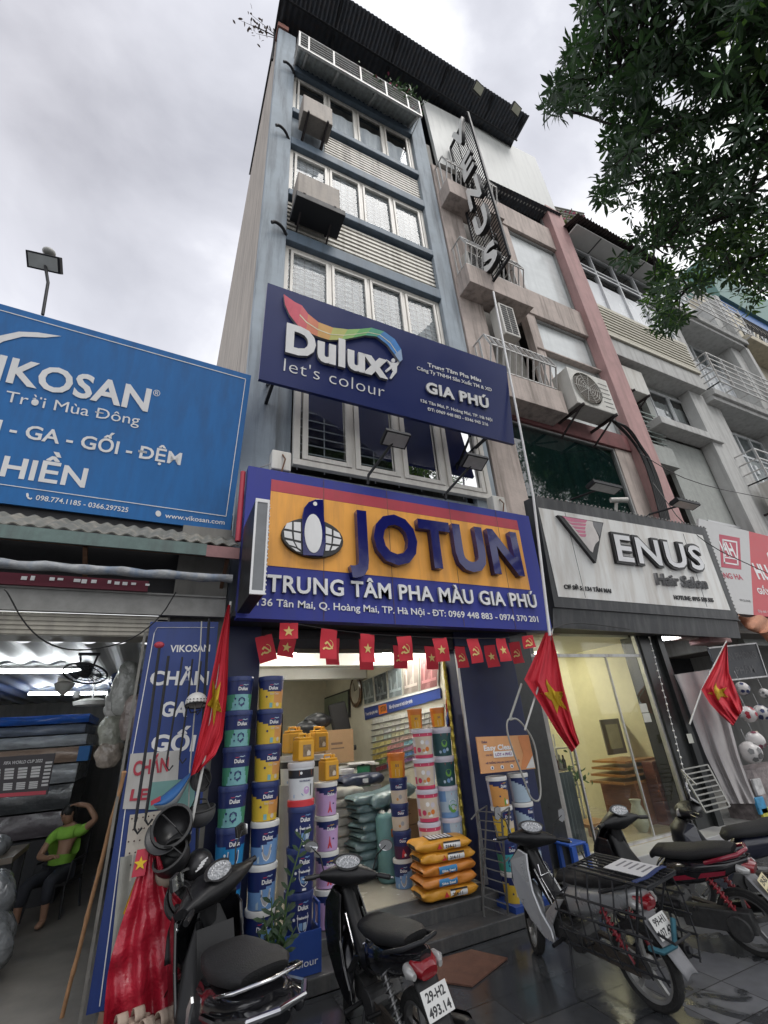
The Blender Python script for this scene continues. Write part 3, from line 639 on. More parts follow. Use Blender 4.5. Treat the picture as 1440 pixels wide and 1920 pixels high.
# ================================================================ cream house with dark wrought railings, then a blue and green block
CH = empty('cream_house', (25, 6.3, 0), 'cream house with black wrought-iron balconies at the right edge behind the steel railings', 'house')
w = MB(); w.box(22.32, 29, 6.6, 12, 3.4, 21); w.each('wall', CREAMR, CH)
w = MB()
for z in (12.6, 17.0): w.box(22.35, 29, 5.7, 6.6, z, z + 0.3)
w.each('balcony', CREAMR, CH, bevel=0.02)
w = MB()
for z in (12.9, 17.3):
    for i in range(40):
        x = 22.4 + i * 0.165; w.ring([(x, 5.75, z), (x + 0.06 * (-1) ** i, 5.62, z + 0.4), (x, 5.75, z + 1.3)], 0.014, 5)
        w.ring([(x + 0.08 + 0.06 * math.cos(a), 5.7, z + 0.55 + 0.2 * math.sin(a)) for a in [q * 0.785 for q in range(8)]], 0.012, 4, closed=True)
    for h in (0, 1.3): w.bar((22.35, 5.75, z + h), (29, 5.75, z + h), 0.04)
w.build('balcony_railing', DARKM, CH)
w = MB()
for z in (14.0, 18.4):
    for x in (23.2, 25.2, 27.2): w.box(x, x + 1.3, 6.55, 6.61, z - 0.9, z + 1.6)
w.each('window', mat('window_dark_glass', (0.06, 0.07, 0.07), 0.1, var=0.1), CH)
FB = empty('office_block', (38, 8, 0), 'distant block with blue band and green roof at the right edge', 'building')
w = MB(); w.box(29.2, 50, 8, 16, 0, 23.6); w.each('wall', GREYW, FB)
w = MB(); w.box(29.1, 50, 7.8, 16.1, 23.6, 25.4); w.build('roof_band', mat('band_blue', (0.05, 0.14, 0.36), 0.4, var=0.1), FB)
w = MB(); w.box(29.0, 50, 7.6, 16.2, 25.4, 29); w.build('roof', mat('roof_green', (0.10, 0.20, 0.18), 0.5, var=0.1), FB)
# ================================================================ sign boards
SIGNB = mat('sign_blue_print', (0.035, 0.045, 0.26), 0.5, spec=.25, var=0.05, vs=1.5, stain=(0.05, 0.055, 0.18), stain_amt=0.4)
NAVY = mat('sign_navy_print', (0.012, 0.022, 0.115), 0.3, spec=.3, var=0.06, vs=1.2)
WHITEL = mat('lettering_white', (0.74, 0.74, 0.74), 0.4, var=0.03, stain=(0.5, 0.5, 0.5), stain_amt=0.3)
GREYS = mat('lettering_side_grey', (0.30, 0.30, 0.31), 0.5, var=0.08)
BLACKL = mat('lettering_black', (0.02, 0.02, 0.022), 0.45, var=0.05)
DBLUE = mat('glossy_letter_blue', (0.010, 0.012, 0.115), 0.12, var=0.05, coat=0.35)
ORANGE = mat('sign_orange_print', (0.82, 0.37, 0.055), 0.45, var=0.06, vs=1.6, stain=(0.40, 0.18, 0.05), stain_amt=0.55)
REDS = mat('sign_red_print', (0.42, 0.035, 0.06), 0.45, var=0.06, stain=(0.28, 0.04, 0.05), stain_amt=0.4)
VBLUE = mat('faded_blue_vinyl', (0.022, 0.145, 0.40), 0.5, spec=.3, var=0.10, vs=1.5, stretch=(4, 4, 0.5), stain=(0.03, 0.10, 0.25), stain_amt=0.6)
OFFW = mat('dirty_white_panel', (0.78, 0.78, 0.76), 0.45, var=0.05, vs=1.5, stain=(0.40, 0.33, 0.26), stain_amt=0.5, dirt_scale=1.3)
GREYF = mat('charcoal_frame', (0.05, 0.052, 0.056), 0.5, var=0.15, stain=(0.20, 0.20, 0.20), stain_amt=0.35)

def Z3(x, y, ox=440, oy=860, k=2.32258): return ox + x / k, oy + y / k
# ---- paint shop sign, orange and blue
J = empty('shop_sign', (3.1, 5.25, 3.35), 'wide orange and blue sign with raised dark blue letters above the paint shop entrance', 'shop sign')
tl, tr, br = atY(466, 873, 5.22), atY(991, 967.6, 5.22), atY(1036, 1183, 5.22)
jf = Face(tl, tr, br, (tl.x, 5.22, br.z + 0.04))
w = MB(); jf.board(w, 0.16); w.build('board', SIGNB, J)
def jst(x, y): return jf.px2st(*Z3(x, y))
w = MB(); jf.poly(w, [jst(160, 90), jst(1228, 270), jst(1237, 312), jst(157, 140)], 0.006); w.build('stripe', REDS, J)
w = MB(); jf.poly(w, [jst(157, 141), jst(1237, 313), jst(1286, 572), jst(140, 465)], 0.006); w.build('panel', ORANGE, J)
w = MB()
for sfrac in (0.215, 0.42, 0.65, 0.845): jf.patch(w, sfrac, 0.0, sfrac + 0.0016, 1, 0.0072, 0.001)
w.each('panel_seam', mat('seam_dark', (0.10, 0.06, 0.05), 0.7), J)
def jpoly(name, m, pts, off, th, par=J):
    w = MB(); jf.poly(w, [jst(*p) for p in pts], off, th); return w.build(name, m, par, bevel=0.006)
ell = lambda cx, cy, rx, ry, n=28, sk=0.12: [(cx + rx * math.cos(a), cy + ry * math.sin(a) + sk * rx * math.cos(a)) for a in [2 * math.pi * i / n for i in range(n)]]
jpoly('emblem', mat('lettering_black', (0.02,)*3), ell(333, 352, 134, 84), 0.06, 0.055)
em = jpoly('emblem_body', DBLUE, [(290, 430), (287, 262), (295, 225), (315, 200), (345, 188), (378, 188), (380, 250), (385, 300), (388, 380), (376, 434), (333, 432)], 0.085, 0.03)
jpoly('emblem_belly', WHITEL, ell(334, 337, 38, 84), 0.092, 0.006, em); jpoly('emblem_eye', WHITEL, ell(342, 209, 9, 9), 0.092, 0.006, em)
k = [[(212, 312), (222, 290), (244, 284), (244, 318)], [(252, 284), (282, 286), (282, 326), (252, 320)], [(209, 322), (243, 327), (246, 358), (212, 350)], [(252, 328), (282, 334), (282, 366), (254, 360)],
     [(216, 362), (248, 368), (262, 392), (232, 382)], [(256, 370), (282, 376), (284, 404), (270, 396)], [(240, 392), (264, 400), (282, 414), (262, 410)],
     [(390, 304), (416, 316), (416, 340), (390, 334)], [(424, 320), (448, 332), (456, 352), (424, 344)], [(390, 342), (416, 348), (414, 378), (390, 374)], [(424, 352), (457, 360), (450, 382), (420, 378)],
     [(390, 382), (412, 386), (404, 408), (388, 408)], [(420, 388), (446, 390), (430, 404), (412, 408)]]
w = MB()
for q in k: jf.poly(w, [jst(*p) for p in q], 0.066, 0.008)
w.each('emblem_globe', WHITEL, J)
def jtext(s, x0, y0, x1, y1, capx, capy, m, name='lettering', **kw):
    a, b, c = jst(x0, y0), jst(x1, y1), jst(capx, capy)
    A, B, C = jf.p(*a), jf.p(*b), jf.p(*c); u = (B - A).normalized(); h = (C - A); h = (h - u * h.dot(u)).length
    return text(s, name, m, J, A, B, h, **kw)
jtext('JOTUN', 490, 443, 1243, 512, 535, 236, DBLUE, bold=0.035, depth=0.10, lift=0.01, spacing=1.12)
jtext('TRUNG TÂM PHA MÀU GIA PHÚ', 136, 580, 1312, 651, 146, 506, WHITEL, bold=0.022, depth=0.04, side=GREYS, spacing=1.06)
jtext('136 Tân Mai, Q. Hoàng Mai, TP. Hà Nội - ĐT: 0969 448 883 - 0974 370 201', 96, 639, 1322, 712, 108, 606, WHITEL, bold=0.012, depth=0.006)
w = MB(); w.box(0.75, 5.5, 5.4, 5.95, 5.22, 5.28); w.build('top_flashing', GREYF, J)
# small light box standing out from its left end
LB = empty('light_box', (0.76, 4.75, 3.35), 'narrow black projecting light box with pale front strip beside the orange sign', 'light box')
w = MB(); w.box(0.69, 0.83, 4.38, 5.16, 3.36, 4.42); w.build('casing', BLACKP, LB, bevel=0.008)
w = MB(); w.box(0.685, 0.835, 4.355, 4.38, 3.36, 3.40); w.box(0.685, 0.835, 4.355, 4.38, 4.38, 4.42); w.box(0.685, 0.705, 4.355, 4.38, 3.40, 4.38); w.box(0.815, 0.835, 4.355, 4.38, 3.40, 4.38); w.build('front_frame', WHITEL, LB)
w = MB(); w.box(0.705, 0.815, 4.362, 4.379, 3.40, 4.38); w.build('front_panel', mat('panel_grey', (0.16, 0.17, 0.18), 0.4), LB)
w = MB()
for i in range(22): w.ball((0.845, 4.4 + (i % 2) * 0.02, 3.38 + i * 0.048), 0.012, seg=8, rings=5)
w.each('bulb', WHITEL, LB)
# ---- navy sign with the rainbow ribbon
D = empty('shop_sign', (3.2, 5.1, 6.9), 'navy sign with white lettering and rainbow ribbon leaning out over the windows', 'shop sign')
df = Face(atY(502, 530, 4.99), atY(949.5, 687, 4.99), atY(965, 833, 5.25), atY(485, 710, 5.25))
w = MB(); df.board(w, 0.07); w.build('board', NAVY, D)
def Z2(x, y): return 440 + x / 2.5714, 440 + y / 2.5714
def dst(x, y): return df.px2st(*Z2(x, y))
def dtext(s, x0, y0, x1, y1, cx, cy, m, name='lettering', **kw):
    A, B, C = df.p(*dst(x0, y0)), df.p(*dst(x1, y1)), df.p(*dst(cx, cy)); u = (B - A).normalized(); h = C - A; h = (h - u * h.dot(u)).length
    return text(s, name, m, D, A, B, h, up=df.tl - df.bl, **kw)
dtext('Dulux', 240, 568, 733, 700, 250, 436, WHITEL, bold=0.045, depth=0.06, side=GREYS, spacing=1.05)
dtext("let's colour", 235, 657, 722, 786, 236, 592, WHITEL, bold=-0.012, depth=0.005, spacing=1.06)
dtext('Trung Tâm Pha Màu', 930, 636, 1187, 711, 931, 617, WHITEL, bold=0.02, depth=0.005)
dtext('Công Ty TNHH Sản Xuất TM & XD', 878, 651, 1239, 757, 879, 634, WHITEL, bold=0.015, depth=0.005)
dtext('GIA PHÚ', 920, 762, 1222, 841, 920, 712, WHITEL, bold=0.04, depth=0.035, side=GREYS, spacing=1.1)
dtext('136 Tân Mai, P. Hoàng Mai, TP. Hà Nội', 897, 807, 1242, 901, 898, 792, WHITEL, bold=0.015, depth=0.005)
dtext('ĐT: 0969 448 883 - 0346 945 216', 930, 847, 1222, 923, 931, 832, WHITEL, bold=0.015, depth=0.005)
top = [(233, 298), (285, 335), (320, 352), (350, 392), (400, 432), (470, 458), (540, 466), (600, 464), (655, 458), (715, 476), (765, 512), (796, 560), (803, 610)]
bot = [(238, 345), (262, 398), (298, 444), (340, 475), (395, 500), (450, 517), (510, 516), (565, 506), (625, 494), (680, 500), (730, 538), (765, 585), (790, 622)]
cols = [(0.60, 0.05, 0.10), (0.62, 0.06, 0.11), (0.64, 0.10, 0.12), (0.66, 0.20, 0.10), (0.66, 0.36, 0.10), (0.50, 0.50, 0.14), (0.28, 0.50, 0.14), (0.12, 0.42, 0.12), (0.06, 0.34, 0.22), (0.03, 0.20, 0.50), (0.03, 0.22, 0.60), (0.30, 0.42, 0.62)]
w = MB(); w.mi = 12; edge = top + bot[::-1]
df.poly(w, [dst(x, y) for x, y in edge], 0.05, 0.05)
ms = [mat('ribbon_colour_%02d' % i, c, 0.35, var=0.08, vs=8) for i, c in enumerate(cols)]
for i in range(12):
    w.mi = i; df.poly(w, [dst(*top[i]), dst(*top[i+1]), dst(*bot[i+1]), dst(*bot[i])], 0.054, 0.004)
w.build('ribbon', ms + [GREYS], D)
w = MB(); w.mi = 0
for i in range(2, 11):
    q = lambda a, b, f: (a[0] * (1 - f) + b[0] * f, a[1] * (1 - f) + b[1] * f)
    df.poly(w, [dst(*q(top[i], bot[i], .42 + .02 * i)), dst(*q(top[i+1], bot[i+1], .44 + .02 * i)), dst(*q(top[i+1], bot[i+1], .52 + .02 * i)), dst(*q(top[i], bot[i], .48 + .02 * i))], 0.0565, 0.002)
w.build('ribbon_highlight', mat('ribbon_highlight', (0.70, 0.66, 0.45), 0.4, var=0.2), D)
w = MB(); df.poly(w, [dst(*p) for p in ell(762, 610, 9, 10, 12)], 0.03, 0.03)
df.poly(w, [dst(*p) for p in [(728, 605), (752, 622), (775, 622), (800, 598), (804, 604), (780, 640), (778, 668), (752, 700), (744, 696), (760, 662), (752, 650), (728, 668), (722, 660), (748, 636)]], 0.03, 0.03)
w.build('small_figure', WHITEL, D)
w = MB()
for x0, x1 in ((1.0, 1.0), (5.2, 5.2)):
    for z in (7.1, 8.5): w.bar((x0, 5.3 if z < 8 else 5.1, z), (x1, 6.0, z), 0.05)
    w.bar((x0, 5.3, 7.0), (x1, 6.0, 7.5), 0.04)
w.build('bracket', DARKM, D)
# ---- big blue board on the left shop
V = empty('shop_sign', (-1.2, 5.6, 4.6), 'large faded blue board with white lettering above the bedding shop awning', 'shop sign')
vf = Face(atY(-420, 449, 5.38), atY(471, 704, 5.38), atY(432, 996, 5.9), atY(-420, 891, 5.9))
w = MB(); vf.board(w, 0.06); w.build('board', VBLUE, V)
def vst(x, y): return vf.px2st(x / 2.823, 440 + y / 2.823)
def vtext(s, x0, y0, x1, y1, h, m=WHITEL, **kw):
    A, B, C = vf.p(*vst(x0, y0)), vf.p(*vst(x1, y1)), vf.p(*vst(x0, y0 - h)); u = (B - A).normalized(); q = C - A; q = (q - u * q.dot(u)).length
    return text(s, 'lettering', m, V, A, B, q, up=vf.tl - vf.bl, lift=0.003, **kw)
vtext('VIKOSAN', -222, 722, 782, 934, 142, bold=0.028, depth=0.004, spacing=1.04)
vtext('®', 808, 850, 845, 858, 34, bold=0.0)
vtext('Trời Mùa Đông', 22, 880, 735, 1008, 62, bold=0.0)
vtext('CHĂN - GA - GỐI - ĐỆM', -420, 978, 955, 1217, 80, bold=0.02)
vtext('HIỀN', -5, 1272, 447, 1336, 112, bold=0.024)
vtext('098.774.1185 - 0366.297525', 186, 1402, 676, 1468, 28, bold=0.012)
vtext('www.vikosan.com', 872, 1496, 1189, 1533, 26, bold=0.012)
w = MB()
def vline(pts, t=4):
    for (a, b) in zip(pts[:-1], pts[1:]):
        L = math.hypot(b[0]-a[0], b[1]-a[1]); nx, ny = -(b[1]-a[1]) / L * t / 2, (b[0]-a[0]) / L * t / 2
        vf.poly(w, [vst(a[0]+nx, a[1]+ny), vst(b[0]+nx, b[1]+ny), vst(b[0]-nx, b[1]-ny), vst(a[0]-nx, a[1]-ny)], 0.005, 0.002)
vline([(-900, 146), (1300, 765)]); vline([(1300, 767), (1197, 1490)]); vline([(1197, 1489), (-900, 1192)])
w.build('border_line', WHITEL, V)
w = MB(); P1 = [(-160, 640), (-90, 580), (0, 535), (100, 514), (200, 518), (325, 538)]; P2 = [(240, 545), (120, 540), (20, 565), (-60, 605), (-130, 660)]
vf.poly(w, [vst(*p) for p in P1 + P2], 0.005, 0.002); w.build('swoosh', WHITEL, V)
w = MB(); vf.poly(w, [vst(*p) for p in ell(838, 1475, 15, 16, 16)], 0.005, 0.002); vf.poly(w, [vst(*p) for p in [(138, 1368), (148, 1366), (152, 1378), (150, 1386), (158, 1394), (168, 1390), (170, 1396), (160, 1402), (146, 1396), (138, 1382)]], 0.005, 0.002); w.build('small_icon', WHITEL, V)
w = MB()
for x in (-2.6, -1.4, -0.2, 0.5): w.bar((x, 5.55, 7.0), (x, 6.1, 4.5), 0.05)
w.each('support_post', RUST, V)
# ---- salon sign
Vn = empty('shop_sign', (8.4, 5.5, 3.7), 'stained white salon sign in a black frame with raised silver letters', 'shop sign')
nf = Face(atY(1003, 930, 5.22), atY(1322, 990, 5.22), atY(1386, 1163, 5.46), atY(1040, 1138, 5.46))
w = MB(); nf.board(w, 0.3); w.build('frame', GREYF, Vn)
def Z5(x, y): return 1000 + x / 3.2727, 900 + y / 3.2727
def nst(x, y): return nf.px2st(*Z5(x, y))
w = MB(); nf.poly(w, [nst(30, 170), nst(1035, 340), nst(1205, 800), nst(152, 716)], 0.008, 0.006); w.build('panel', OFFW, Vn)
w = MB()
for a, b in (((190, 200), (316, 722)), ((915, 330), (1060, 780))):
    nf.poly(w, [nst(a[0], a[1]), nst(a[0] + 2.5, a[1]), nst(b[0] + 2.5, b[1]), nst(*b)], 0.0095, 0.001)
w.each('panel_seam', DARKM, Vn)
def ntext(s, x0, y0, x1, y1, cx, cy, m, **kw):
    A, B, C = nf.p(*nst(x0, y0)), nf.p(*nst(x1, y1)), nf.p(*nst(cx, cy)); u = (B - A).normalized(); q = C - A; q = (q - u * q.dot(u)).length
    return text(s, 'lettering', m, Vn, A, B, q, up=nf.tl - nf.bl, lift=0.01, **kw)
SILV = mat('letter_silver', (0.62, 0.62, 0.63), 0.35, 0.3, var=0.05)
ntext('ENUS', 492, 500, 1040, 562, 446, 322, BLACKL, bold=0.055, depth=0.06, spacing=1.1)
ntext('ENUS', 500, 497, 1032, 556, 458, 332, SILV, bold=0.02, depth=0.075, side=BLACKL, spacing=1.14)
ntext('Hair Salon', 748, 641, 1058, 668, 740, 572, BLACKL, bold=0.03, depth=0.045, side=GREYS)
ntext('CƠ SỞ 5: 134 TÂN MAI', 186, 667, 474, 694, 180, 640, BLACKL, bold=0.02, depth=0.012)
ntext('HOTLINE: 0915 558 555', 860, 732, 1101, 750, 855, 706, BLACKL, bold=0.025, depth=0.012)
def npoly(name, m, pts, off, th):
    w = MB(); nf.poly(w, [nst(*p) for p in pts], off, th); return w.build(name, m, Vn)
npoly('emblem', BLACKL, [(132, 222), (412, 268), (404, 300), (366, 514)], 0.07, 0.06)
npoly('emblem_ground', mat('emblem_white', (0.66, 0.62, 0.60), 0.5), [(165, 230), (320, 256), (345, 262), (350, 290), (362, 312), (380, 352), (384, 376), (362, 398), (352, 420), (345, 450), (330, 440)], 0.073, 0.003)
npoly('emblem_face_shade', mat('emblem_grey', (0.20, 0.20, 0.21), 0.5), [(345, 262), (405, 272), (398, 310), (388, 352), (382, 340), (364, 312), (352, 290)], 0.0735, 0.003)
w = MB()
for i, p in enumerate([[(158, 229), (312, 255), (300, 270), (200, 262)], [(195, 266), (305, 276), (300, 290), (222, 284)], [(218, 290), (302, 296), (296, 312), (240, 306)], [(238, 312), (300, 318), (300, 334), (258, 330)], [(256, 336), (306, 340), (300, 356), (272, 354)]]):
    nf.poly(w, [nst(*q) for q in p], 0.076, 0.003)
w.each('emblem_hair', mat('emblem_pink', (0.62, 0.20, 0.30), 0.5, var=0.1), Vn)
w = MB(); fb = Face(nf.bl + Vector((0, 0.04, 0)), nf.br + Vector((0, 0.04, 0)), atY(1389, 1197, 5.56), atY(1037, 1177, 5.56)); fb.board(w, 0.1); w.build('fascia', GREYF, Vn)
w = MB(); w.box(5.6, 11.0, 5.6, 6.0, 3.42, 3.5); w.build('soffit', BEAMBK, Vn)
w = MB()
for i in range(46): q = nf.p(i / 45, 0) + Vector((0, 0.02, 0.03)); w.ball(q, 0.022, seg=8, rings=5)
for i in range(26): q = nf.p(1, i / 25) + Vector((0.04, 0.02, 0)); w.ball(q, 0.022, seg=8, rings=5)
w.each('bulb', mat('bulb_dull', (0.25, 0.25, 0.24), 0.3), Vn)
# ---- sign at the far right: grey half and red half
Hs = empty('shop_sign', (12.4, 5.8, 3.9), 'flat sign in grey and red halves at the right edge beside the salon sign', 'shop sign')
hf = Face(atY(1310, 972, 5.8), atY(1404, 996, 5.8), atY(1413, 1153, 5.8), atY(1310, 1144, 5.8))
def hst(x, y): return hf.px2st(1300 + x / 6.4, 940 + y / 6.4)
ex = hf.tr - hf.tl
w = MB(); hf.board(w, 0.06); w.build('grey_panel', mat('sign_grey_print', (0.50, 0.50, 0.50), 0.45, var=0.04), Hs)
hr = Face(hf.tr, hf.tr + ex * 1.6, hf.br + ex * 1.6, hf.br); w = MB(); hr.board(w, 0.06); w.build('red_panel', mat('sign_red_panel', (0.50, 0.045, 0.06), 0.45, var=0.05), Hs)
RH_ = mat('sign_crimson_print', (0.42, 0.03, 0.07), 0.45, var=0.04)
w = MB(); hf.poly(w, [hst(308, 395), hst(555, 440), hst(575, 820), hst(335, 790)], 0.004, 0.003); w.build('emblem', RH_, Hs)
w = MB()
for q in ([(345, 452), (520, 482), (521, 500), (346, 470)], [(345, 452), (360, 454), (378, 745), (362, 742)], [(508, 480), (522, 482), (540, 772), (524, 770)], [(362, 728), (540, 756), (541, 772), (363, 744)], [(366, 664), (530, 690), (531, 704), (367, 678)]):
    hf.poly(w, [hst(*p) for p in q], 0.008, 0.003)
w.build('emblem_line', WHITEL, Hs)
def htext(s, x0, y0, x1, y1, h, m, f=hf, **kw):
    A, B, C = hf.p(*hst(x0, y0)), hf.p(*hst(x1, y1)), hf.p(*hst(x0, y0 - h)); u = (B - A).normalized(); q = C - A; q = (q - u * q.dot(u)).length
    return text(s, 'lettering', m, Hs, A, B, q, **kw)
htext('HH', 372, 650, 518, 672, 165, BLACKL if False else WHITEL, bold=0.03, lift=0.008)
htext('HONG HA', 262, 908, 600, 944, 66, RH_, bold=0.03)
htext('PPGLINE', 562, 1198, 690, 1212, 26, BLACKL, bold=0.0)
htext('HU', 778, 925, 945, 945, 175, WHITEL, bold=0.04)
htext('GIẤY', 782, 1108, 935, 1125, 70, WHITEL, bold=0.03)
htext('Địa chỉ: 132', 780, 1330, 940, 1345, 30, WHITEL, bold=0.0)
w = MB(); hr.poly(w, [((x - 0.86) * 1.0 + 0.86, y) for x, y in [(0.22, 0.25), (0.26, 0.2), (0.3, 0.25), (0.34, 0.19), (0.38, 0.25), (0.36, 0.31), (0.24, 0.31)]], 0.006, 0.003); w.build('crown', WHITEL, Hs)
# ---- hanging lattice sign
L = empty('blade_sign', (6.5, 5.2, 12.4), 'tall black lattice blade sign with white raised letters reading down the pink facade', 'blade sign')
lf = Face(atX(844.6, 276.7, 6.5), atX(876.9, 211, 6.5), atX(956, 481, 6.5), atX(911, 547.5, 6.5))
w = MB()
for a, b in ((lf.tl, lf.tr), (lf.tr, lf.br), (lf.br, lf.bl), (lf.bl, lf.tl)): w.bar(a, b, 0.06)
w.build('frame', DARKM, L)
w = MB(); n = 50
for i in range(1, n):
    a, b = lf.p(0, i / n), lf.p(1, i / n); w.bar(a, b, 0.02, 0.022)
for s_ in (0.33, 0.66): w.bar(lf.p(s_, 0) + Vector((0.02, 0, 0)), lf.p(s_, 1) + Vector((0.02, 0, 0)), 0.025)
w.build('lattice', DARKM, L)
def Z4(x, y): return 780 + x / 4.8, 160 + y / 4.8
for ch, (x0, y0), (x1, y1), (cx, cy) in (('V', (355, 605), (452, 425), (325, 455)), ('E', (432, 868), (525, 735), (398, 722)), ('N', (487, 1130), (592, 975), (450, 955)), ('U', (545, 1378), (657, 1225), (512, 1215)), ('S', (618, 1700), (744, 1535), (588, 1528))):
    A, B, C = [atX(*Z4(*q), 6.33) for q in ((x0, y0), (x1, y1), (cx, cy))]; A.x = 6.5
    text(ch, 'letter', mat('letter_bright_white', (.82, .82, .80), .4, var=.03), L, A, (6.5, B.y, A.z), abs(C.z - A.z) * 1.04, bold=0.042, depth=0.14, side=BLACKL, lift=0.03)
w = MB(); w.ring([(6.5, 5.3, 17.4), (6.5, 6.0, 17.4)], 0.03, 6); w.ring([(6.5, 5.4, 13.2), (6.5, 6.0, 13.2)], 0.03, 6); w.build('bracket', DARKM, L)
# ---- blank pale billboard on the pink house roof
Bb = empty('billboard', (8.5, 5.9, 18.3), 'blank pale billboard standing on top of the pink house under the dark tin roof', 'billboard')
bf = Face(atY(793.5, 187, 5.9), atY(1003, 295, 5.9), atY(1048, 409, 5.9), atY(821.7, 303.7, 5.9))
w = MB(); bf.board(w, 0.12); w.build('board', BOARDW, Bb)
w = MB(); corrugate(w, bf.p(0.35, 0.985) + Vector((0, -0.15, -0.02)), bf.p(1, 0.985) + Vector((0, -0.15, -0.02)), bf.p(1, 1) + Vector((0, 0.5, -0.12)), bf.p(0.35, 1) + Vector((0, 0.5, -0.12)), 24, 0.02); w.build('tin_flashing', TINR, Bb, solid=0.012)
w = MB()
for a in (0.05, 0.5, 0.95): q = bf.p(a, 0.5); w.bar((q.x, 6.05, 18.5), (q.x, 6.05, 22.3), 0.06)
w.build('support_post', DARKM, Bb)
for q in (0.0,): pass

# ================================================================ lamps on arms
def floodlight(label, base, knee, head, group=None, w_=0.42, d_=0.26, rx=-25, rz=0, th=0.07, cat='floodlight', lens=None):
    base, knee, head = map(Vector, (base, knee, head))
    o = empty('floodlight', base, label, cat, group)
    q = MB(); q.ring([base, knee, head], 0.022, 8); q.build('arm', DARKM, o, smooth=50)
    M = (Matrix.Rotation(R(rz), 3, 'Z') @ Matrix.Rotation(R(rx), 3, 'X'))
    q = MB(); q.obox(head, (w_, d_, th), M)
    for i in range(7): q.obox(head + M @ Vector((-w_ / 2 + w_ * (i + .5) / 7, 0, th * 0.75)), (0.012, d_ * 0.9, th * 0.6), M)
    q.build('head', DARKM, o, bevel=0.006)
    q = MB(); q.obox(head + M @ Vector((0, 0, -th / 2 - 0.004)), (w_ * 0.86, d_ * 0.8, 0.008), M); q.build('lens', lens or mat('lamp_lens_grey', (0.45, 0.46, 0.44), 0.15), o)
    return o
g1 = 'floodlights over the orange sign'
floodlight('black floodlight on an arm over the middle of the orange sign', atY(*Z2(642, 1205), 5.3), atY(*Z2(645, 1160), 5.3), atY(*Z2(775, 985), 4.85), g1)
floodlight('black floodlight on an arm over the right end of the orange sign', atY(*Z2(1018, 1275), 5.3), atY(*Z2(1020, 1245), 5.3), atY(*Z2(1155, 1095), 4.85), g1)
g2 = 'floodlights over the salon sign'
floodlight('black street-style floodlight over the middle of the salon sign', atY(*Z5(225, 135), 5.3), atY(*Z5(230, 120), 5.25), atY(*Z5(435, 45), 4.6), g2, 0.75, 0.2, -12)
floodlight('black street-style floodlight over the right end of the salon sign', atY(*Z5(695, 228), 5.3), atY(*Z5(715, 210), 5.25), atY(*Z5(930, 148), 4.6), g2, 0.75, 0.2, -12)
LENS = mat('lamp_lens_warm', (0.50, 0.50, 0.40), 0.2)
Z1 = lambda x, y: (460 + x / 2.4, y / 2.4)
for lab, p0, p1 in (('square floodlight on a rusty pole above the left part of the blank billboard', (1000, 505), (1047, 400)), ('square floodlight on a rusty pole above the right part of the blank billboard', (1137, 612), (1216, 493))):
    a, b = atY(*Z1(*p0), 5.85), atY(*Z1(*p1), 4.75)
    floodlight(lab, a, lerp(a, b, 0.3), b, 'floodlights over the blank billboard', 0.42, 0.3, -35, 10, 0.1, lens=LENS)
a = atY(80, 590, 6.1)
floodlight('grey floodlight on a post sticking up behind the blue board', a, atY(90, 530, 6.1), atY(84, 492, 6.1), None, 0.44, 0.24, -38, -6, 0.12)
MB().ball(atY(90, 478, 6.1) + Vector((0, 0, .06)), .09, .09, .06).build('sensor_dome', mat('dome_grey', (.40, .40, .38), .4), bpy.data.objects['floodlight.006'], smooth=60)
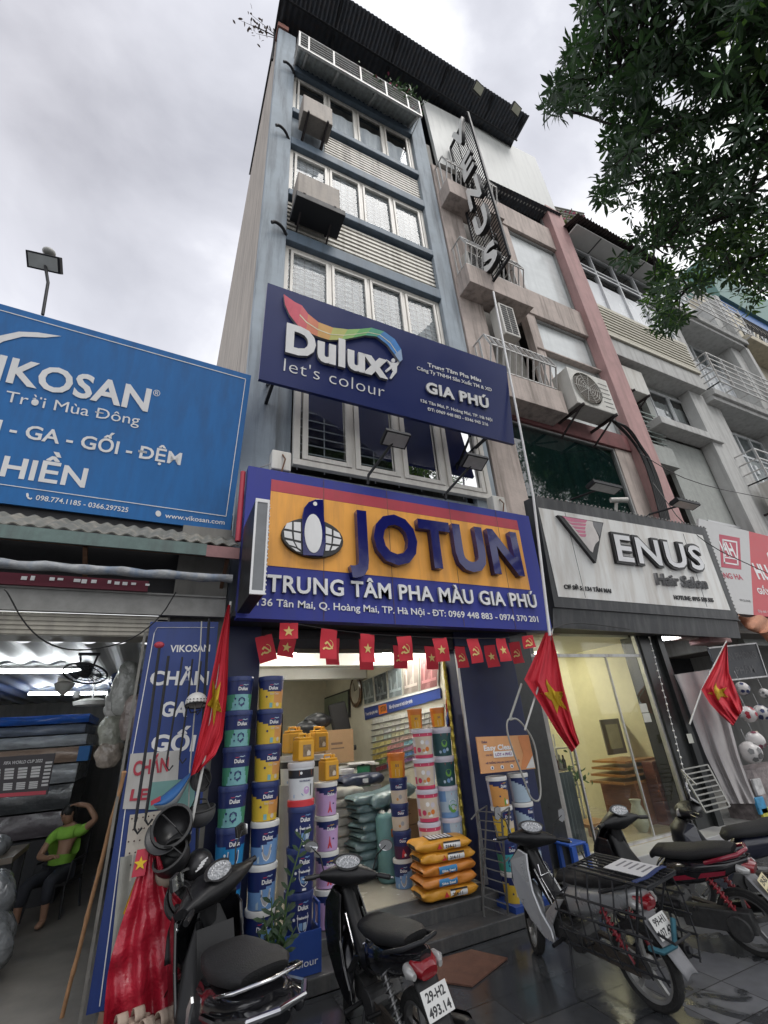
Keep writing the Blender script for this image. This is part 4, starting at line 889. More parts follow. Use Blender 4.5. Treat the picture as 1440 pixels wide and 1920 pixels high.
# ================================================================ air conditioners
ACW = mat('ac_casing_white', (0.58, 0.57, 0.53), 0.45, var=0.06, vs=3, stain=(0.33, 0.29, 0.24), stain_amt=0.5)
ACD = mat('ac_casing_aged', (0.30, 0.26, 0.22), 0.6, var=0.2, stain=(0.12, 0.1, 0.09), stain_amt=0.7)
def ac_unit(label, x0, x1, y0, y1, z0, z1, casing=ACW, fan=True, bracket=True, group='air conditioner units on the facades', side_col=None, louvre=False, drop=0.0):
    o = empty('air_conditioner', ((x0 + x1) / 2, y1, z0), label, 'air conditioner', group)
    MB().box(x0, x1, y0, y1, z0, z1).build('casing', casing, o, bevel=0.02)
    H = z1 - z0; W_ = x1 - x0
    if fan:
        cx, cz, r = x0 + W_ * 0.36, (z0 + z1) / 2, H * 0.40
        q = MB()
        q.lathe([(r * 1.06, 0), (r * 1.06, 0.03), (r * 0.98, 0.03), (r * 0.98, 0)], (cx, y0 - 0.03, cz), (0, 1, 0), 28, cap=False)
        for f in (0.2, 0.36, 0.52, 0.68, 0.84): q.ring([(cx + r * f * math.cos(t), y0 - 0.035, cz + r * f * math.sin(t)) for t in [i * 2 * math.pi / 24 for i in range(24)]], 0.006, 4, closed=True)
        for i in range(10): t = i * math.pi / 5; q.bar((cx, y0 - 0.035, cz), (cx + r * math.cos(t), y0 - 0.035, cz + r * math.sin(t)), 0.008)
        q.build('fan_grille', ACW, o)
        q = MB(); q.lathe([(r * 0.98, 0), (r * 0.98, 0.006)], (cx, y0 - 0.01, cz), (0, 1, 0), 28)
        q.build('fan_opening', mat('fan_recess_brown', (0.10, 0.085, 0.07), 0.7, var=0.3), o)
        q = MB()
        for i in range(6): q.box(x0 + W_ * 0.72, x1 - 0.08, y0 - 0.006, y0, z0 + H * (0.15 + i * 0.13), z0 + H * (0.17 + i * 0.13))
        q.build('panel_slots', mat('slot_shadow_grey', (0.2, 0.2, 0.19), 0.7), o)
    if louvre:
        q = MB()
        for i in range(12):
            for c in range(2): q.box(x0 + W_ * (0.1 + c * 0.42), x0 + W_ * (0.46 + c * 0.42), y0 - 0.008, y0, z0 + H * (0.06 + i * 0.075), z0 + H * (0.11 + i * 0.075))
        q.build('grille', mat('slot_dark', (0.05, 0.05, 0.05), 0.7), o)
    if bracket:
        q = MB()
        for x in (x0 + 0.14, x1 - 0.14): q.bar((x, y0 - 0.05, z0 - 0.03), (x, y1 + 0.4, z0 - 0.03), 0.05, 0.06); q.bar((x, y0 + 0.05, z0 - 0.04), (x, y1 + 0.3, z0 - 0.45 - drop), 0.035)
        q.build('bracket', mat('bracket_black_rust', (0.05, 0.04, 0.04), 0.7, 0.2, var=0.3), o)
    return o
def under(o, x0, x1, y0, y1, z): pass
ac_unit('aged air conditioner below the topmost window row of the blue house', 1.36, 2.15, 5.5, 5.95, 16.15, 17.0, ACD, fan=False)
ac_unit('white air conditioner with black tray below the second window row from the top', 1.28, 2.25, 5.45, 5.95, 12.45, 13.25, ACD, fan=False, drop=0.1)
MB().box(1.25, 2.35, 5.4, 5.98, 12.25, 12.43).build('drip_tray', mat('tray_black', (0.012, 0.012, 0.014), 0.6), bpy.data.objects['air_conditioner.001'], bevel=.01)
a = ac_unit('big white air conditioner with round fan beside the balcony of the pink house', 7.95, 9.35, 5.25, 5.75, 8.60, 9.72)
ac_unit('upright air conditioner with slotted grille on the lowest pink balcony', 6.62, 7.12, 5.62, 6.0, 10.7, 11.8, louvre=True, fan=False, bracket=False)
ac_unit('air conditioner behind the railing of the middle pink balcony', 6.05, 6.7, 5.75, 6.0, 12.75, 13.75, louvre=True, fan=False, bracket=False)
ac_unit('air conditioner in the recess beside the white window of the grey house', 11.95, 12.95, 6.1, 6.6, 11.0, 12.0, fan=False)
ac_unit('air conditioner with bare pipes under the cage at the right edge', 16.75, 18.2, 5.5, 6.0, 7.45, 8.4, louvre=True, fan=False)
# ================================================================ bedding shop on the left
BS = empty('shop_building', (-2.0, 5.6, 0.05), 'low open-fronted bedding shop with sloping tin awning and dim interior at the left edge', 'shop building')
OLDW = mat('old_grey_wall', (0.20, 0.195, 0.18), 0.85, var=0.2, vs=2, stain=(0.08, 0.08, 0.075), stain_amt=0.6)
PANELC = mat('metal_ceiling_sheet', (0.50, 0.51, 0.50), 0.45, 0.1, var=0.1, vs=1.5)
w = MB(); w.box(-0.10, 0.02, 5.6, 14, 0.05, 3.6); w.box(-6, -0.1, 13.9, 14, 0.05, 4.5); w.box(-6.1, -6, 5.6, 14, 0.05, 4.5); w.box(0.02, 0.62, 5.7, 6.2, 0.05, 4.6); w.each('wall', OLDW, BS)
w = MB(); corrugate(w, (-6, 5.95, 3.17), (-0.1, 5.95, 3.17), (-0.1, 13.9, 3.17), (-6, 13.9, 3.17), 20, 0.02); w.build('ceiling', PANELC, BS)
w = MB(); w.box(-6, 0.0, 5.62, 5.95, 3.17, 3.20); w.box(-6, 0.0, 5.60, 5.62, 3.17, 3.40)
for i in range(5): w.box(-6, 0.0, 5.585, 5.6, 3.18 + i * 0.045, 3.205 + i * 0.045)
w.build('shutter_box', mat('shutter_slat_cream', (0.36, 0.34, 0.29), 0.6, var=0.15, stain=(0.15, 0.14, 0.12), stain_amt=0.5), BS)
w = MB(); w.box(-6, 0.6, 5.5, 5.95, 3.62, 3.64); w.box(-6, 0.6, 5.52, 5.58, 3.40, 3.62); w.build('lintel_board', mat('lintel_board_grey', (0.24, 0.24, 0.23), 0.7, var=0.2), BS)
w = MB(); w.box(-6, -0.25, 5.46, 5.5, 3.64, 3.76); w.build('red_valance', mat('valance_maroon', (0.12, 0.02, 0.035), 0.8, var=0.2), BS)
w = MB()
rr = random.Random(3)
for i in range(40):
    x = -3.2 + i * 0.075 + rr.uniform(-.01, .01)
    if rr.random() < .62: w.box(x, x + rr.uniform(.03, .06), 5.452, 5.459, 3.70 + rr.uniform(-.01, .01), 3.725 + rr.uniform(0, .015))
w.build('valance_marks', WHITEL, BS)
# awning
w = MB(); corrugate(w, (-6, 5.84, 4.56), (0.66, 5.84, 4.56), (0.66, 5.24, 4.20), (-6, 5.24, 4.20), 46, 0.015)
w.build('awning_sheet', TING, BS, solid=0.012)
w = MB(); w.box(-6, 0.30, 5.2, 5.23, 4.03, 4.17); w.build('awning_fascia', mat('fascia_green_grey', (0.10, 0.15, 0.14), 0.6, var=0.25, stain=(0.06, 0.06, 0.06), stain_amt=0.5), BS)
w = MB(); w.box(0.30, 0.67, 5.2, 5.23, 4.02, 4.16); w.build('awning_fascia', mat('fascia_dull_pink', (0.24, 0.12, 0.12), 0.6, var=0.2), BS)
w = MB()
for x in (-4, -2.4, -0.9, 0.55): w.bar((x, 5.25, 4.08), (x, 5.9, 4.35), 0.05); w.bar((x, 5.3, 4.05), (x, 5.9, 3.7), 0.04)
w.bar((-6, 5.3, 4.08), (0.66, 5.3, 4.08), 0.05); w.build('awning_frame', RUST, BS)
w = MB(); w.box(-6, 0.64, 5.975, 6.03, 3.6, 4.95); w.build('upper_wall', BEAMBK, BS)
# rolled tarpaulin under the awning
w = MB(); w.ring([(-6 + i * 0.11, 5.12 + 0.008 * math.sin(i * 2.1), 3.74 + 0.006 * math.sin(i * 1.3)) for i in range(61)], [0.047 + 0.005 * math.sin(i * 1.9) for i in range(61)], 12)
tp = tag(w.build('rolled_tarpaulin', mat('striped_tarpaulin', (0.27, 0.28, 0.29), 0.6, var=0.45, vs=3.0, stretch=(2.5, 6, 6), stain=(0.10, 0.16, 0.26), stain_amt=0.8, dirt_scale=2.5), smooth=60), 'rolled striped tarpaulin hanging under the bedding shop awning', 'tarpaulin')
TUBE = lamp_mat('tube_lamp_cool', (0.92, 0.97, 1.0), 20.0)
def tube(label, a, b, grp='fluorescent tubes in the bedding shop', strength=None):
    o = empty('tube_light', a, label, 'tube light', grp)
    a = Vector(a); b = Vector(b)
    q = MB(); q.ring([a, b], 0.022, 8); q.build('tube', TUBE, o)
    q = MB(); q.bar(a + Vector((0, 0, 0.05)), b + Vector((0, 0, 0.05)), 0.06, 0.04); q.build('fitting', mat('fitting_white', (0.6, 0.6, 0.6), 0.5), o)
tube('glowing tube nearest the street under the shutter box at the left edge', (-2.6, 5.75, 3.52), (-1.12, 5.75, 3.48))
tube('long glowing tube on the ceiling in front of the black fan', (-2.15, 7.5, 3.075), (-0.94, 7.5, 3.06))
tube('glowing tube deepest in the bedding shop above the mattresses', (-2.09, 10.5, 3.07), (-0.86, 10.5, 3.04))
# fans
FO = empty('fan', (-0.80, 6.5, 3.12), 'black caged fan hanging from the bedding shop ceiling', 'fan')
q = MB(); C0 = Vector((-0.79, 6.45, 2.90)); tiltM = Matrix.Rotation(R(8), 3, 'Y') @ Matrix.Rotation(R(-22), 3, 'X')
for f in (0.35, 0.7, 1.0): q.ring([C0 + tiltM @ Vector((0.23 * f * math.cos(t), 0.23 * f * math.sin(t), 0)) for t in [i * math.pi / 14 for i in range(28)]], 0.006 if f < 1 else 0.011, 5, closed=True)
for i in range(24): t = i * math.pi / 12; q.bar(C0, C0 + tiltM @ Vector((0.23 * math.cos(t), 0.23 * math.sin(t), 0)), 0.004)
q.build('cage', DARKM, FO)
q = MB()
for i in range(3):
    t = i * 2.094 + 0.3; A = lambda r_, d_: C0 + tiltM @ Vector((r_ * math.cos(t + d_), r_ * math.sin(t + d_), 0.02 + 0.03 * d_))
    q.add([A(0.04, -.5), A(0.20, -.35), A(0.205, .35), A(0.05, .6)], [(0, 1, 2, 3)])
q.build('blades', mat('fan_blade_grey', (0.10, 0.12, 0.14), 0.4), FO, solid=0.006)
q = MB(); q.lathe([(0.05, -0.03), (0.06, 0.05), (0.04, 0.12)], C0, tiltM @ Vector((0, 0, 1)), 14); q.build('motor', DARKM, FO)
q = MB(); q.bar((-0.88, 6.45, 3.12), (-0.85, 6.45, 2.96), 0.02); q.bar((-0.70, 6.45, 3.12), (-0.73, 6.45, 2.96), 0.02); q.bar((-0.9, 6.45, 3.12), (-0.68, 6.45, 3.12), 0.05, 0.03); q.build('bracket', DARKM, FO)
FO = empty('fan', (-1.42, 9.3, 3.3), 'small pale ceiling fan between the glowing tubes', 'fan')
q = MB(); q.box(-1.50, -1.30, 9.25, 9.4, 3.12, 3.28); q.build('mount', mat('aged_plastic_cream', (0.40, 0.38, 0.33), 0.6), FO)
q = MB(); q.lathe([(0.02, -0.12), (0.12, -0.02), (0.15, 0.06), (0.08, 0.1)], (-1.40, 9.32, 3.04), seg=18); q.build('housing', mat('aged_plastic_grey', (0.30, 0.29, 0.27), 0.5), FO, smooth=40)
o = empty('security_camera', (-1.16, 9.0, 2.9), 'white dome camera under the bedding shop ceiling beside the fan', 'camera')
q = MB(); q.lathe([(0.05, 0.06), (0.05, 0.0), (0.04, -0.03)], (-1.16, 9.0, 2.88), seg=16); q.build('base', WHITEL, o); q = MB(); q.ball((-1.16, 9.0, 2.83), 0.042); q.build('dome', BLACKP, o, smooth=60)
# mattresses in plastic
stack = [('dark plum mattress at the bottom of the wrapped mattress stack', (0.10, 0.09, 0.10), 0.0), ('dark grey mattress second from the bottom of the wrapped stack', (0.06, 0.065, 0.07), 0.05), ('silver wrapped mattress just behind the football poster', (0.30, 0.32, 0.34), 0.06),
         ('patterned mattress with orange band and a blue end', (0.30, 0.22, 0.17), 0.30), ('silver wrapped mattress above the patterned one', (0.36, 0.39, 0.42), 0.16), ('grey-blue mattress below the bright blue one', (0.16, 0.19, 0.25), 0.05), ('bright blue mattress on top of the wrapped stack', (0.02, 0.10, 0.42), 0.12)]
zs = [0.9, 1.25, 1.62, 1.92, 2.17, 2.36, 2.52, 2.68]
for i, (lab, c, dx) in enumerate(stack):
    m = mat('mattress_wrap_%s' % 'abcdefg'[i], c, 0.22, var=0.25, vs=4, stretch=(1.2, 1.2, 5), bump=0.5, bs=14)
    q = MB(); z0, z1 = zs[i] + .012, zs[i + 1] - .012; y0 = 10.0 + 0.03 * (i % 3)
    x1 = -1.08 + dx * (0.5 if i != 3 else 0.55)
    q.grid(lambda u, v: (-3.6 + u * (x1 + 3.6), y0 - 0.05 * math.sin(math.pi * v) + 0.012 * math.sin(u * 23 + v * 5), z0 + v * (z1 - z0)), 40, 5)
    q.box(-3.6, x1, y0 + 0.005, y0 + 1.8, z0, z1)
    o = q.build('mattress', m, smooth=40); tag(o, lab, 'mattress', 'wrapped mattresses piled in the bedding shop')
    if i == 3:
        q = MB(); q.box(x1 - 0.16, x1 + 0.006, y0 - 0.06, y0 + 0.3, z0, z1); q.build('end_patch', VBLUE, o)
q = MB(); q.box(-3.7, -1.0, 9.95, 11.9, 0.05, 0.88); tag(q.build('low_cabinet', DARKIN), 'dark low cabinet under the wrapped mattress stack', 'cabinet')
# poster board with match tables
PB = empty('poster_board', (-1.4, 7.6, 1.45), 'dark football schedule board with white tables hanging in the bedding shop', 'poster board')
pf = Face(atY(-60, 1424, 7.6), atY(104, 1412, 7.6), atY(88, 1490, 7.6), atY(-60, 1500, 7.6))
q = MB(); pf.board(q, 0.03); q.build('board', mat('poster_dark', (0.025, 0.02, 0.025), 0.4), PB)
q = MB(); PALE = mat('poster_print_white', (0.50, 0.50, 0.50), 0.5)
for c in range(5):
    a0 = 0.10 + c * 0.16
    for t0, t1 in ((0.30, 0.58), (0.66, 0.84)):
        for k in range(4): pf.patch(q, a0, t0 + (t1 - t0) * k / 4, a0 + 0.11, t0 + (t1 - t0) * (k + .75) / 4, 0.004)
for k in range(7): pf.patch(q, 0.90, 0.2 + k * 0.09, 0.985, 0.25 + k * 0.09, 0.004)
q.build('tables', PALE, PB); q = MB(); pf.patch(q, 0, 0.9, 0.98, 0.99, 0.005); q.build('red_band', REDS, PB)
pf.text('FIFA WORLD CUP 2022', 'lettering', PALE, PB, 0.40, 0.86, 0.20, 0.08, bold=0.02)
# plastic wrapped bedding hanging down the right wall of the bedding shop
CLEARP = mat('clear_plastic_wrap', (0.42, 0.42, 0.40), 0.15, var=0.35, vs=7, bump=1.0, bs=20, spec=0.9)
rr = random.Random(11)
spots = [(235, 1290, 6.3, 'white wrapped quilt hanging highest beside the blue banner', (0.30, 0.31, 0.29), .13, .30), (248, 1345, 6.2, 'brown printed pillow pack hanging in the middle beside the blue banner', (0.24, 0.20, 0.18), .11, .24), (218, 1320, 7.0, 'crumpled clear bag of bedding hanging under the white lamp', (0.45, 0.45, 0.43), .13, .18), (212, 1370, 7.0, 'crumpled pale bag with green print hanging lower on the wall', (0.30, 0.31, 0.26), .15, .22), (205, 1412, 7.0, 'beige bag of bedding hanging lowest on the wall', (0.30, 0.26, 0.22), .14, .16), (226, 1275, 6.8, 'blue folded quilt pack near the ceiling beside the white lamp', (0.05, 0.08, 0.22), .12, .10)]
for i, (px, py, yy, lab, c, rx, rz) in enumerate(spots):
    p = atY(px, py, yy); q = MB(); sd = i * 1.7
    def fn(u, v, p=p, rx=rx, rz=rz, sd=sd):
        a = u * 2 * math.pi; th = v * math.pi; s_ = math.sin(th) ** 0.6
        k = 1 + 0.10 * math.sin(a * 5 + sd + v * 9) + 0.08 * math.sin(v * 21 + a * 3 + sd)
        return (p.x + rx * s_ * math.cos(a) * k, p.y + 0.10 * s_ * math.sin(a) * k, p.z - rz * math.cos(th))
    q.grid(fn, 24, 18); tag(q.build('bedding_pack', mat('bedding_pack_%s' % 'abcdef'[i], c, 0.2, var=0.35, vs=9, bump=0.8, bs=18, spec=0.8), smooth=70), lab, 'bedding pack', 'wrapped bedding hanging in the shop')
o = empty('ceiling_lamp', atY(175, 1318, 8.0), 'white round lamp on the ceiling near the hanging bedding', 'lamp')
q = MB(); q.lathe([(0.02, -0.05), (0.22, -0.03), (0.24, 0.02), (0.1, 0.06)], atY(172, 1318, 8.0), seg=20); q.build('shade', mat('lamp_shade_white', (0.7, 0.7, 0.68), 0.3), o, smooth=50)
q = MB(); q.ring([atY(172, 1318, 8.0) + Vector((0, 0, .05)), atY(172, 1300, 8.0) + Vector((0, 0, 0.35))], 0.015); q.build('stem', WHITEL, o)
# table, bags and stock on the left
o = empty('table', (-1.55, 7.9, 0.05), 'dark table loaded with folded bags at the left edge of the bedding shop', 'table')
q = MB(); q.box(-2.6, -1.25, 7.6, 8.5, 0.98, 1.04); q.build('top', mat('table_top_brown', (0.10, 0.08, 0.06), 0.4), o)
for x in (-2.5, -1.32):
    for y in (7.7, 8.4): q = MB(); q.box(x, x + 0.06, y, y + 0.06, 0.05, 0.98); q.build('leg', DARKM, o)
for i, (x, y, z, r, lab) in enumerate([(-1.35, 7.3, 0.75, 0.26, 'clear bag of bedding leaning on the dark table top'), (-1.28, 7.2, 0.38, 0.30, 'pale bag of bedding on the floor at the left edge'), (-1.75, 7.1, 0.4, 0.34, 'clear bulging bag half out of frame at the left edge'), (-1.5, 7.9, 1.12, 0.14, 'small silver packet on the dark table')]):
    q = MB()
    def fn(u, v, x=x, y=y, z=z, r=r, i=i):
        a = u * 2 * math.pi; th = v * math.pi; k = 1 + 0.12 * math.sin(4 * a + i + 6 * v) + 0.07 * math.sin(11 * v + 7 * a)
        return (x + r * math.sin(th) * math.cos(a) * k, y + r * math.sin(th) * math.sin(a) * k, z - r * 0.95 * math.cos(th))
    q.grid(fn, 24, 16); tag(q.build('plastic_bag', mat('plastic_bag_grey', (0.16, 0.17, 0.18), 0.18, var=0.5, vs=5, bump=1.0, bs=15, spec=0.9), smooth=70), lab, 'bag', 'plastic bags of bedding')
# ---------------------------------------------------------------- seated person
SKIN = mat('skin_tanned', (0.30, 0.17, 0.11), 0.55, var=0.08)
def skinned(name, joints, edges, m, parent, sub=2, root=0):
    me = bpy.data.meshes.new(name); me.from_pydata([j[0] for j in joints], edges, [])
    o = bpy.data.objects.new(name, me); COL.objects.link(o); o.parent = parent
    d = o.modifiers.new('skin', 'SKIN'); d.use_smooth_shade = True
    if not me.skin_vertices: 
        bpy.context.view_layer.objects.active = o
    for v, j in zip(me.skin_vertices[0].data, joints): v.radius = j[1] if isinstance(j[1], tuple) else (j[1], j[1])
    me.skin_vertices[0].data[root].use_root = True
    s_ = o.modifiers.new('subdivision', 'SUBSURF'); s_.levels = s_.render_levels = sub
    me.materials.append(m); return o
PX, PY = -0.95, 9.30
P_ = empty('person', (PX, PY, 0.05), 'seated person in a bright green shirt resting one arm over the head', 'person', rz=R(-20))
J_ = [((0, 0.0, 0.50), (.10, .09)), ((0, 0.05, 0.68), (.09, .08)), ((0, 0.08, 0.86), (.13, .08)), ((0, 0.10, 0.98), (.10, .08)), ((-.02, 0.08, 1.07), .055), ((-.04, 0.03, 1.14), (.075, .085)), ((-.05, 0.02, 1.25), (.07, .085)),
      ((.19, 0.08, 0.95), .062), ((.40, 0.0, 1.10), .046), ((.24, 0.02, 1.28), .036), ((.10, 0.0, 1.31), (.04, .025)),
      ((-.19, 0.06, 0.93), .062), ((-.27, -.06, 0.70), .046), ((-.08, -.22, 0.70), .036), ((.02, -.26, 0.72), (.04, .025)),
      ((.10, -.10, 0.47), .09), ((.14, -.46, 0.48), .065), ((.15, -.46, 0.25), .052), ((.15, -.44, 0.06), .04), ((.16, -.58, 0.03), (.045, .03)),
      ((-.10, -.10, 0.47), .09), ((-.15, -.46, 0.46), .065), ((-.16, -.50, 0.25), .052), ((-.16, -.48, 0.06), .04), ((-.17, -.62, 0.03), (.045, .03))]
for hx, hz, sx in ((.10, 1.31, -1), (.02, .72, 1)): pass
E_ = [(0,1),(1,2),(2,3),(3,4),(4,5),(5,6),(3,7),(7,8),(8,9),(9,10),(3,11),(11,12),(12,13),(13,14),(0,15),(15,16),(16,17),(17,18),(18,19),(0,20),(20,21),(21,22),(22,23),(23,24)]
# five fingers on each hand
for hand, base, dirv in ((10, Vector((.10, 0.0, 1.31)), Vector((-1, 0, .05))), (14, Vector((.02, -.26, 0.72)), Vector((1, -.35, .05)))):
    sidev = Vector((0, 1, 0)) if hand == 10 else Vector((.3, .9, 0.2))
    for k, (off, ln) in enumerate(((-.033, .062), (-.012, .078), (.010, .072), (.030, .056))):
        b = base + dirv.normalized() * .03 + sidev * off; m1 = b + dirv.normalized() * ln * .55; m2 = b + dirv.normalized() * ln + Vector((0, 0, -.02))
        i0 = len(J_); J_ += [(tuple(m1), .009), (tuple(m2), .008)]; E_ += [(hand, i0), (i0, i0 + 1)]
    t1 = base + sidev * -.05 - dirv.normalized() * .005; t2 = t1 + dirv.normalized() * .04 - sidev * .01; i0 = len(J_); J_ += [(tuple(t1), .010), (tuple(t2), .008)]; E_ += [(hand, i0), (i0, i0 + 1)]
body = skinned('body', J_, E_, SKIN, P_)
GREENSH = mat('shirt_lime_green', (0.20, 0.42, 0.05), 0.8, var=0.15, vs=9, bump=0.3, bs=25)
skinned('shirt', [((0, -.01, 0.45), (.18, .18)), ((0, 0.04, 0.68), (.165, .165)), ((0, 0.08, 0.86), (.17, .14)), ((0, 0.10, 0.985), (.12, .10)), ((.19, 0.08, 0.95), .082), ((.30, 0.04, 1.03), .07), ((-.19, 0.06, 0.93), .082), ((-.24, 0.0, 0.80), .07)], [(0,1),(1,2),(2,3),(3,4),(4,5),(3,6),(6,7)], GREENSH, P_)
DENIM = mat('trousers_dark', (0.02, 0.022, 0.03), 0.85, var=0.2)
skinned('trousers', [((0, 0.0, 0.48), (.17, .13)), ((.10, -.10, 0.47), .105), ((.14, -.46, 0.48), .082), ((.15, -.46, 0.22), .075), ((-.10, -.10, 0.47), .105), ((-.15, -.46, 0.46), .082), ((-.16, -.50, 0.22), .075)], [(0,1),(1,2),(2,3),(0,4),(4,5),(5,6)], DENIM, P_)
q = MB(); q.ball((-.045, 0.045, 1.225), .088, .095, .092, 14, 10); q.build('hair', mat('hair_black', (0.01, 0.01, 0.01), 0.6), P_, smooth=60, local=True)
q = MB(); q.add([(-.075, -.055, 1.17), (-.05, -.085, 1.165), (-.02, -.058, 1.17), (-.048, -.06, 1.21)], [(0,1,3),(1,2,3),(0,2,1)]); q.build('nose', SKIN, P_, local=True, smooth=60)
q = MB(); q.ball((-.08, -.05, 1.205), .012, .008, .007, 8, 6); q.ball((-.02, -.053, 1.205), .012, .008, .007, 8, 6); q.build('eyes', BLACKP, P_, local=True)
q = MB(); q.ball((-.048, -.052, 1.125), .024, .01, .007, 8, 6); q.build('mouth', mat('lips', (0.22, 0.08, 0.07), 0.5), P_, local=True)
q = MB(); q.ball((.035, 0.02, 1.195), .012, .022, .03, 8, 6); q.ball((-.125, 0.02, 1.195), .012, .022, .03, 8, 6); q.each('ear', SKIN, P_, local=True) if False else q.build('ears', SKIN, P_, local=True)
o = empty('chair', (PX, PY + 0.05, 0.05), 'dark chair with thin metal legs under the person in green', 'chair', rz=R(-20))
q = MB(); q.box(-.24, .24, -.22, .24, 0.36, 0.40); q.build('seat', BLACKP, o, local=True); q = MB(); q.box(-.23, .23, .27, .31, 0.5, 0.95); q.build('backrest', BLACKP, o, local=True)
for x in (-.22, .22):
    for y in (-.2, .24): q = MB(); q.ring([(x, y, 0.36), (x * 1.15, y * 1.2, 0)], 0.014, 6); q.build('leg', DARKM, o, local=True)
    q = MB(); q.ring([(x, .24, .38), (x, .29, 0.9)], 0.014, 6); q.ring([(x, .27, .62), (x * 1.1, -.15, .62), (x * 1.1, -.2, .38)], 0.014, 6); q.build('armrest', DARKM, o, local=True)
# ================================================================ blue banner column between the shops
BN = empty('banner', (0.17, 5.52, 0.25), 'tall blue banner with white lettering standing between the bedding shop and the paint shop', 'banner')
BNB = mat('banner_blue_vinyl', (0.018, 0.045, 0.20), 0.45, var=0.08, vs=2, stain=(0.015, 0.03, 0.1), stain_amt=0.5)
bn = Face((-0.17, 5.52, 3.32), (0.54, 5.52, 3.34), (0.56, 5.52, 0.2), (-0.17, 5.52, 0.2))
q = MB(); bn.board(q, 0.05); q.build('sheet', BNB, BN)
def bst(x, y): return bn.px2st(x / 3, 1120 + y / 3)
def btext(s, x0, y0, x1, y1, h, m=WHITEL, **kw):
    A, B, C = bn.p(*bst(x0, y0)), bn.p(*bst(x1, y1)), bn.p(*bst(x0, y0 - h)); return text(s, 'lettering', m, BN, A, B, (C - A).length, lift=kw.pop('lift', 0.004), **kw)
btext('VIKOSAN', 955, 308, 1180, 304, 40, bold=0.02); btext('CHĂN', 838, 492, 1168, 490, 78, bold=0.035); btext('GA', 900, 668, 1052, 668, 82, bold=0.035); btext('GỐI', 842, 862, 1090, 862, 90, bold=0.035)
q = MB()
def bline(p0, p1, t=5):
    a, b = bn.p(*bst(*p0)), bn.p(*bst(*p1)); q.bar(a + Vector((0, -.004, 0)), b + Vector((0, -.004, 0)), 0.008, 0.003)
bline((885, 170), (1205, 170)); bline((868, 200), (745, 880)); bline((735, 960), (560, 2300)); bline((885, 170), (868, 200)); q.build('border_line', WHITEL, BN)
q = MB(); bn.poly(q, [bst(735, 880), bst(1010, 860), bst(990, 1190), bst(690, 1190)], 0.012, 0.006); wp = q.build('white_notice', mat('notice_white', (0.48, 0.47, 0.45), 0.6, var=0.08, stain=(0.3, 0.29, 0.26), stain_amt=0.5), BN)
btext('CHĂN', 745, 1003, 945, 975, 80, REDS, bold=0.035, lift=0.018); btext('LEN', 728, 1142, 900, 1130, 62, REDS, bold=0.035, lift=0.018)
q = MB(); bn.poly(q, [bst(850, 1040), bst(1100, 1015), bst(1090, 1180), bst(820, 1195)], 0.020, 0.006); q.build('teal_notice', mat('notice_teal', (0.16, 0.32, 0.30), 0.5, var=0.1), BN)
q = MB(); q.grid(lambda u, v: bn.p(0.13 + 0.6 * u + 0.02 * v, 0.575 + 0.16 * v) + Vector((0, -0.03 - 0.012 * math.sin(u * 9), 0)), 20, 12, lambda u, v: 0)
q.build('spotted_cloth', mat('spotted_cloth_cream', (0.50, 0.46, 0.40), 0.85, var=0.1), BN, smooth=60)
rr = random.Random(5); q = MB()
for i in range(9):
    for j in range(5): p = bn.p(0.16 + 0.6 * (i + .5 * (j % 2)) / 9.5, 0.585 + 0.14 * j / 5); q.ball(p + Vector((0, -0.043 - 0.012 * math.sin(i), 0)), 0.007, 0.003, 0.007, 6, 4)
q.build('spots', mat('spot_brown', (0.06, 0.03, 0.03), 0.8), BN)
q = MB(); q.grid(lambda u, v: (-0.10 + 0.25 * u + 0.05 * v, 5.46 - 0.02 * math.sin(u * 12 + v), 1.22 - 0.75 * v), 20, 12); q.build('plastic_sheet', mat('grey_plastic_sheet', (0.30, 0.30, 0.27), 0.3, var=0.15), BN, smooth=60)
q = MB(); bn.poly(q, [bst(640, 2330), bst(560, 2330), bst(480, 2700), bst(580, 2700)], 0.008, 0.004); q.build('lower_notice', mat('notice_pale_brown', (0.30, 0.19, 0.13), 0.7, var=0.2), BN)
q = MB(); q.box(-0.215, -0.19, 5.47, 5.50, 0.05, 3.2); tag(q.build('door_rail', mat('rail_dull_grey', (.16, .155, .14), .6, .3, var=.3)), 'grey upright steel door rail along the left edge of the blue banner', 'door rail')
BAM = mat('bamboo', (0.36, 0.20, 0.10), 0.5, var=0.25, vs=6, stretch=(6, 6, 1))
a, b = atY(233, 1447, 5.42), atZ(112, 1922, 0.0); n = 40
q = MB(); q.ring([lerp(a, b, i / n) + Vector((0.002 * math.sin(i * .5), 0, 0)) for i in range(n + 1)], [0.018 + (0.004 if i % 8 == 0 else 0) for i in range(n + 1)], 10)
tag(q.build('bamboo_pole', BAM, smooth=50), 'bamboo pole leaning beside the blue banner', 'bamboo pole')
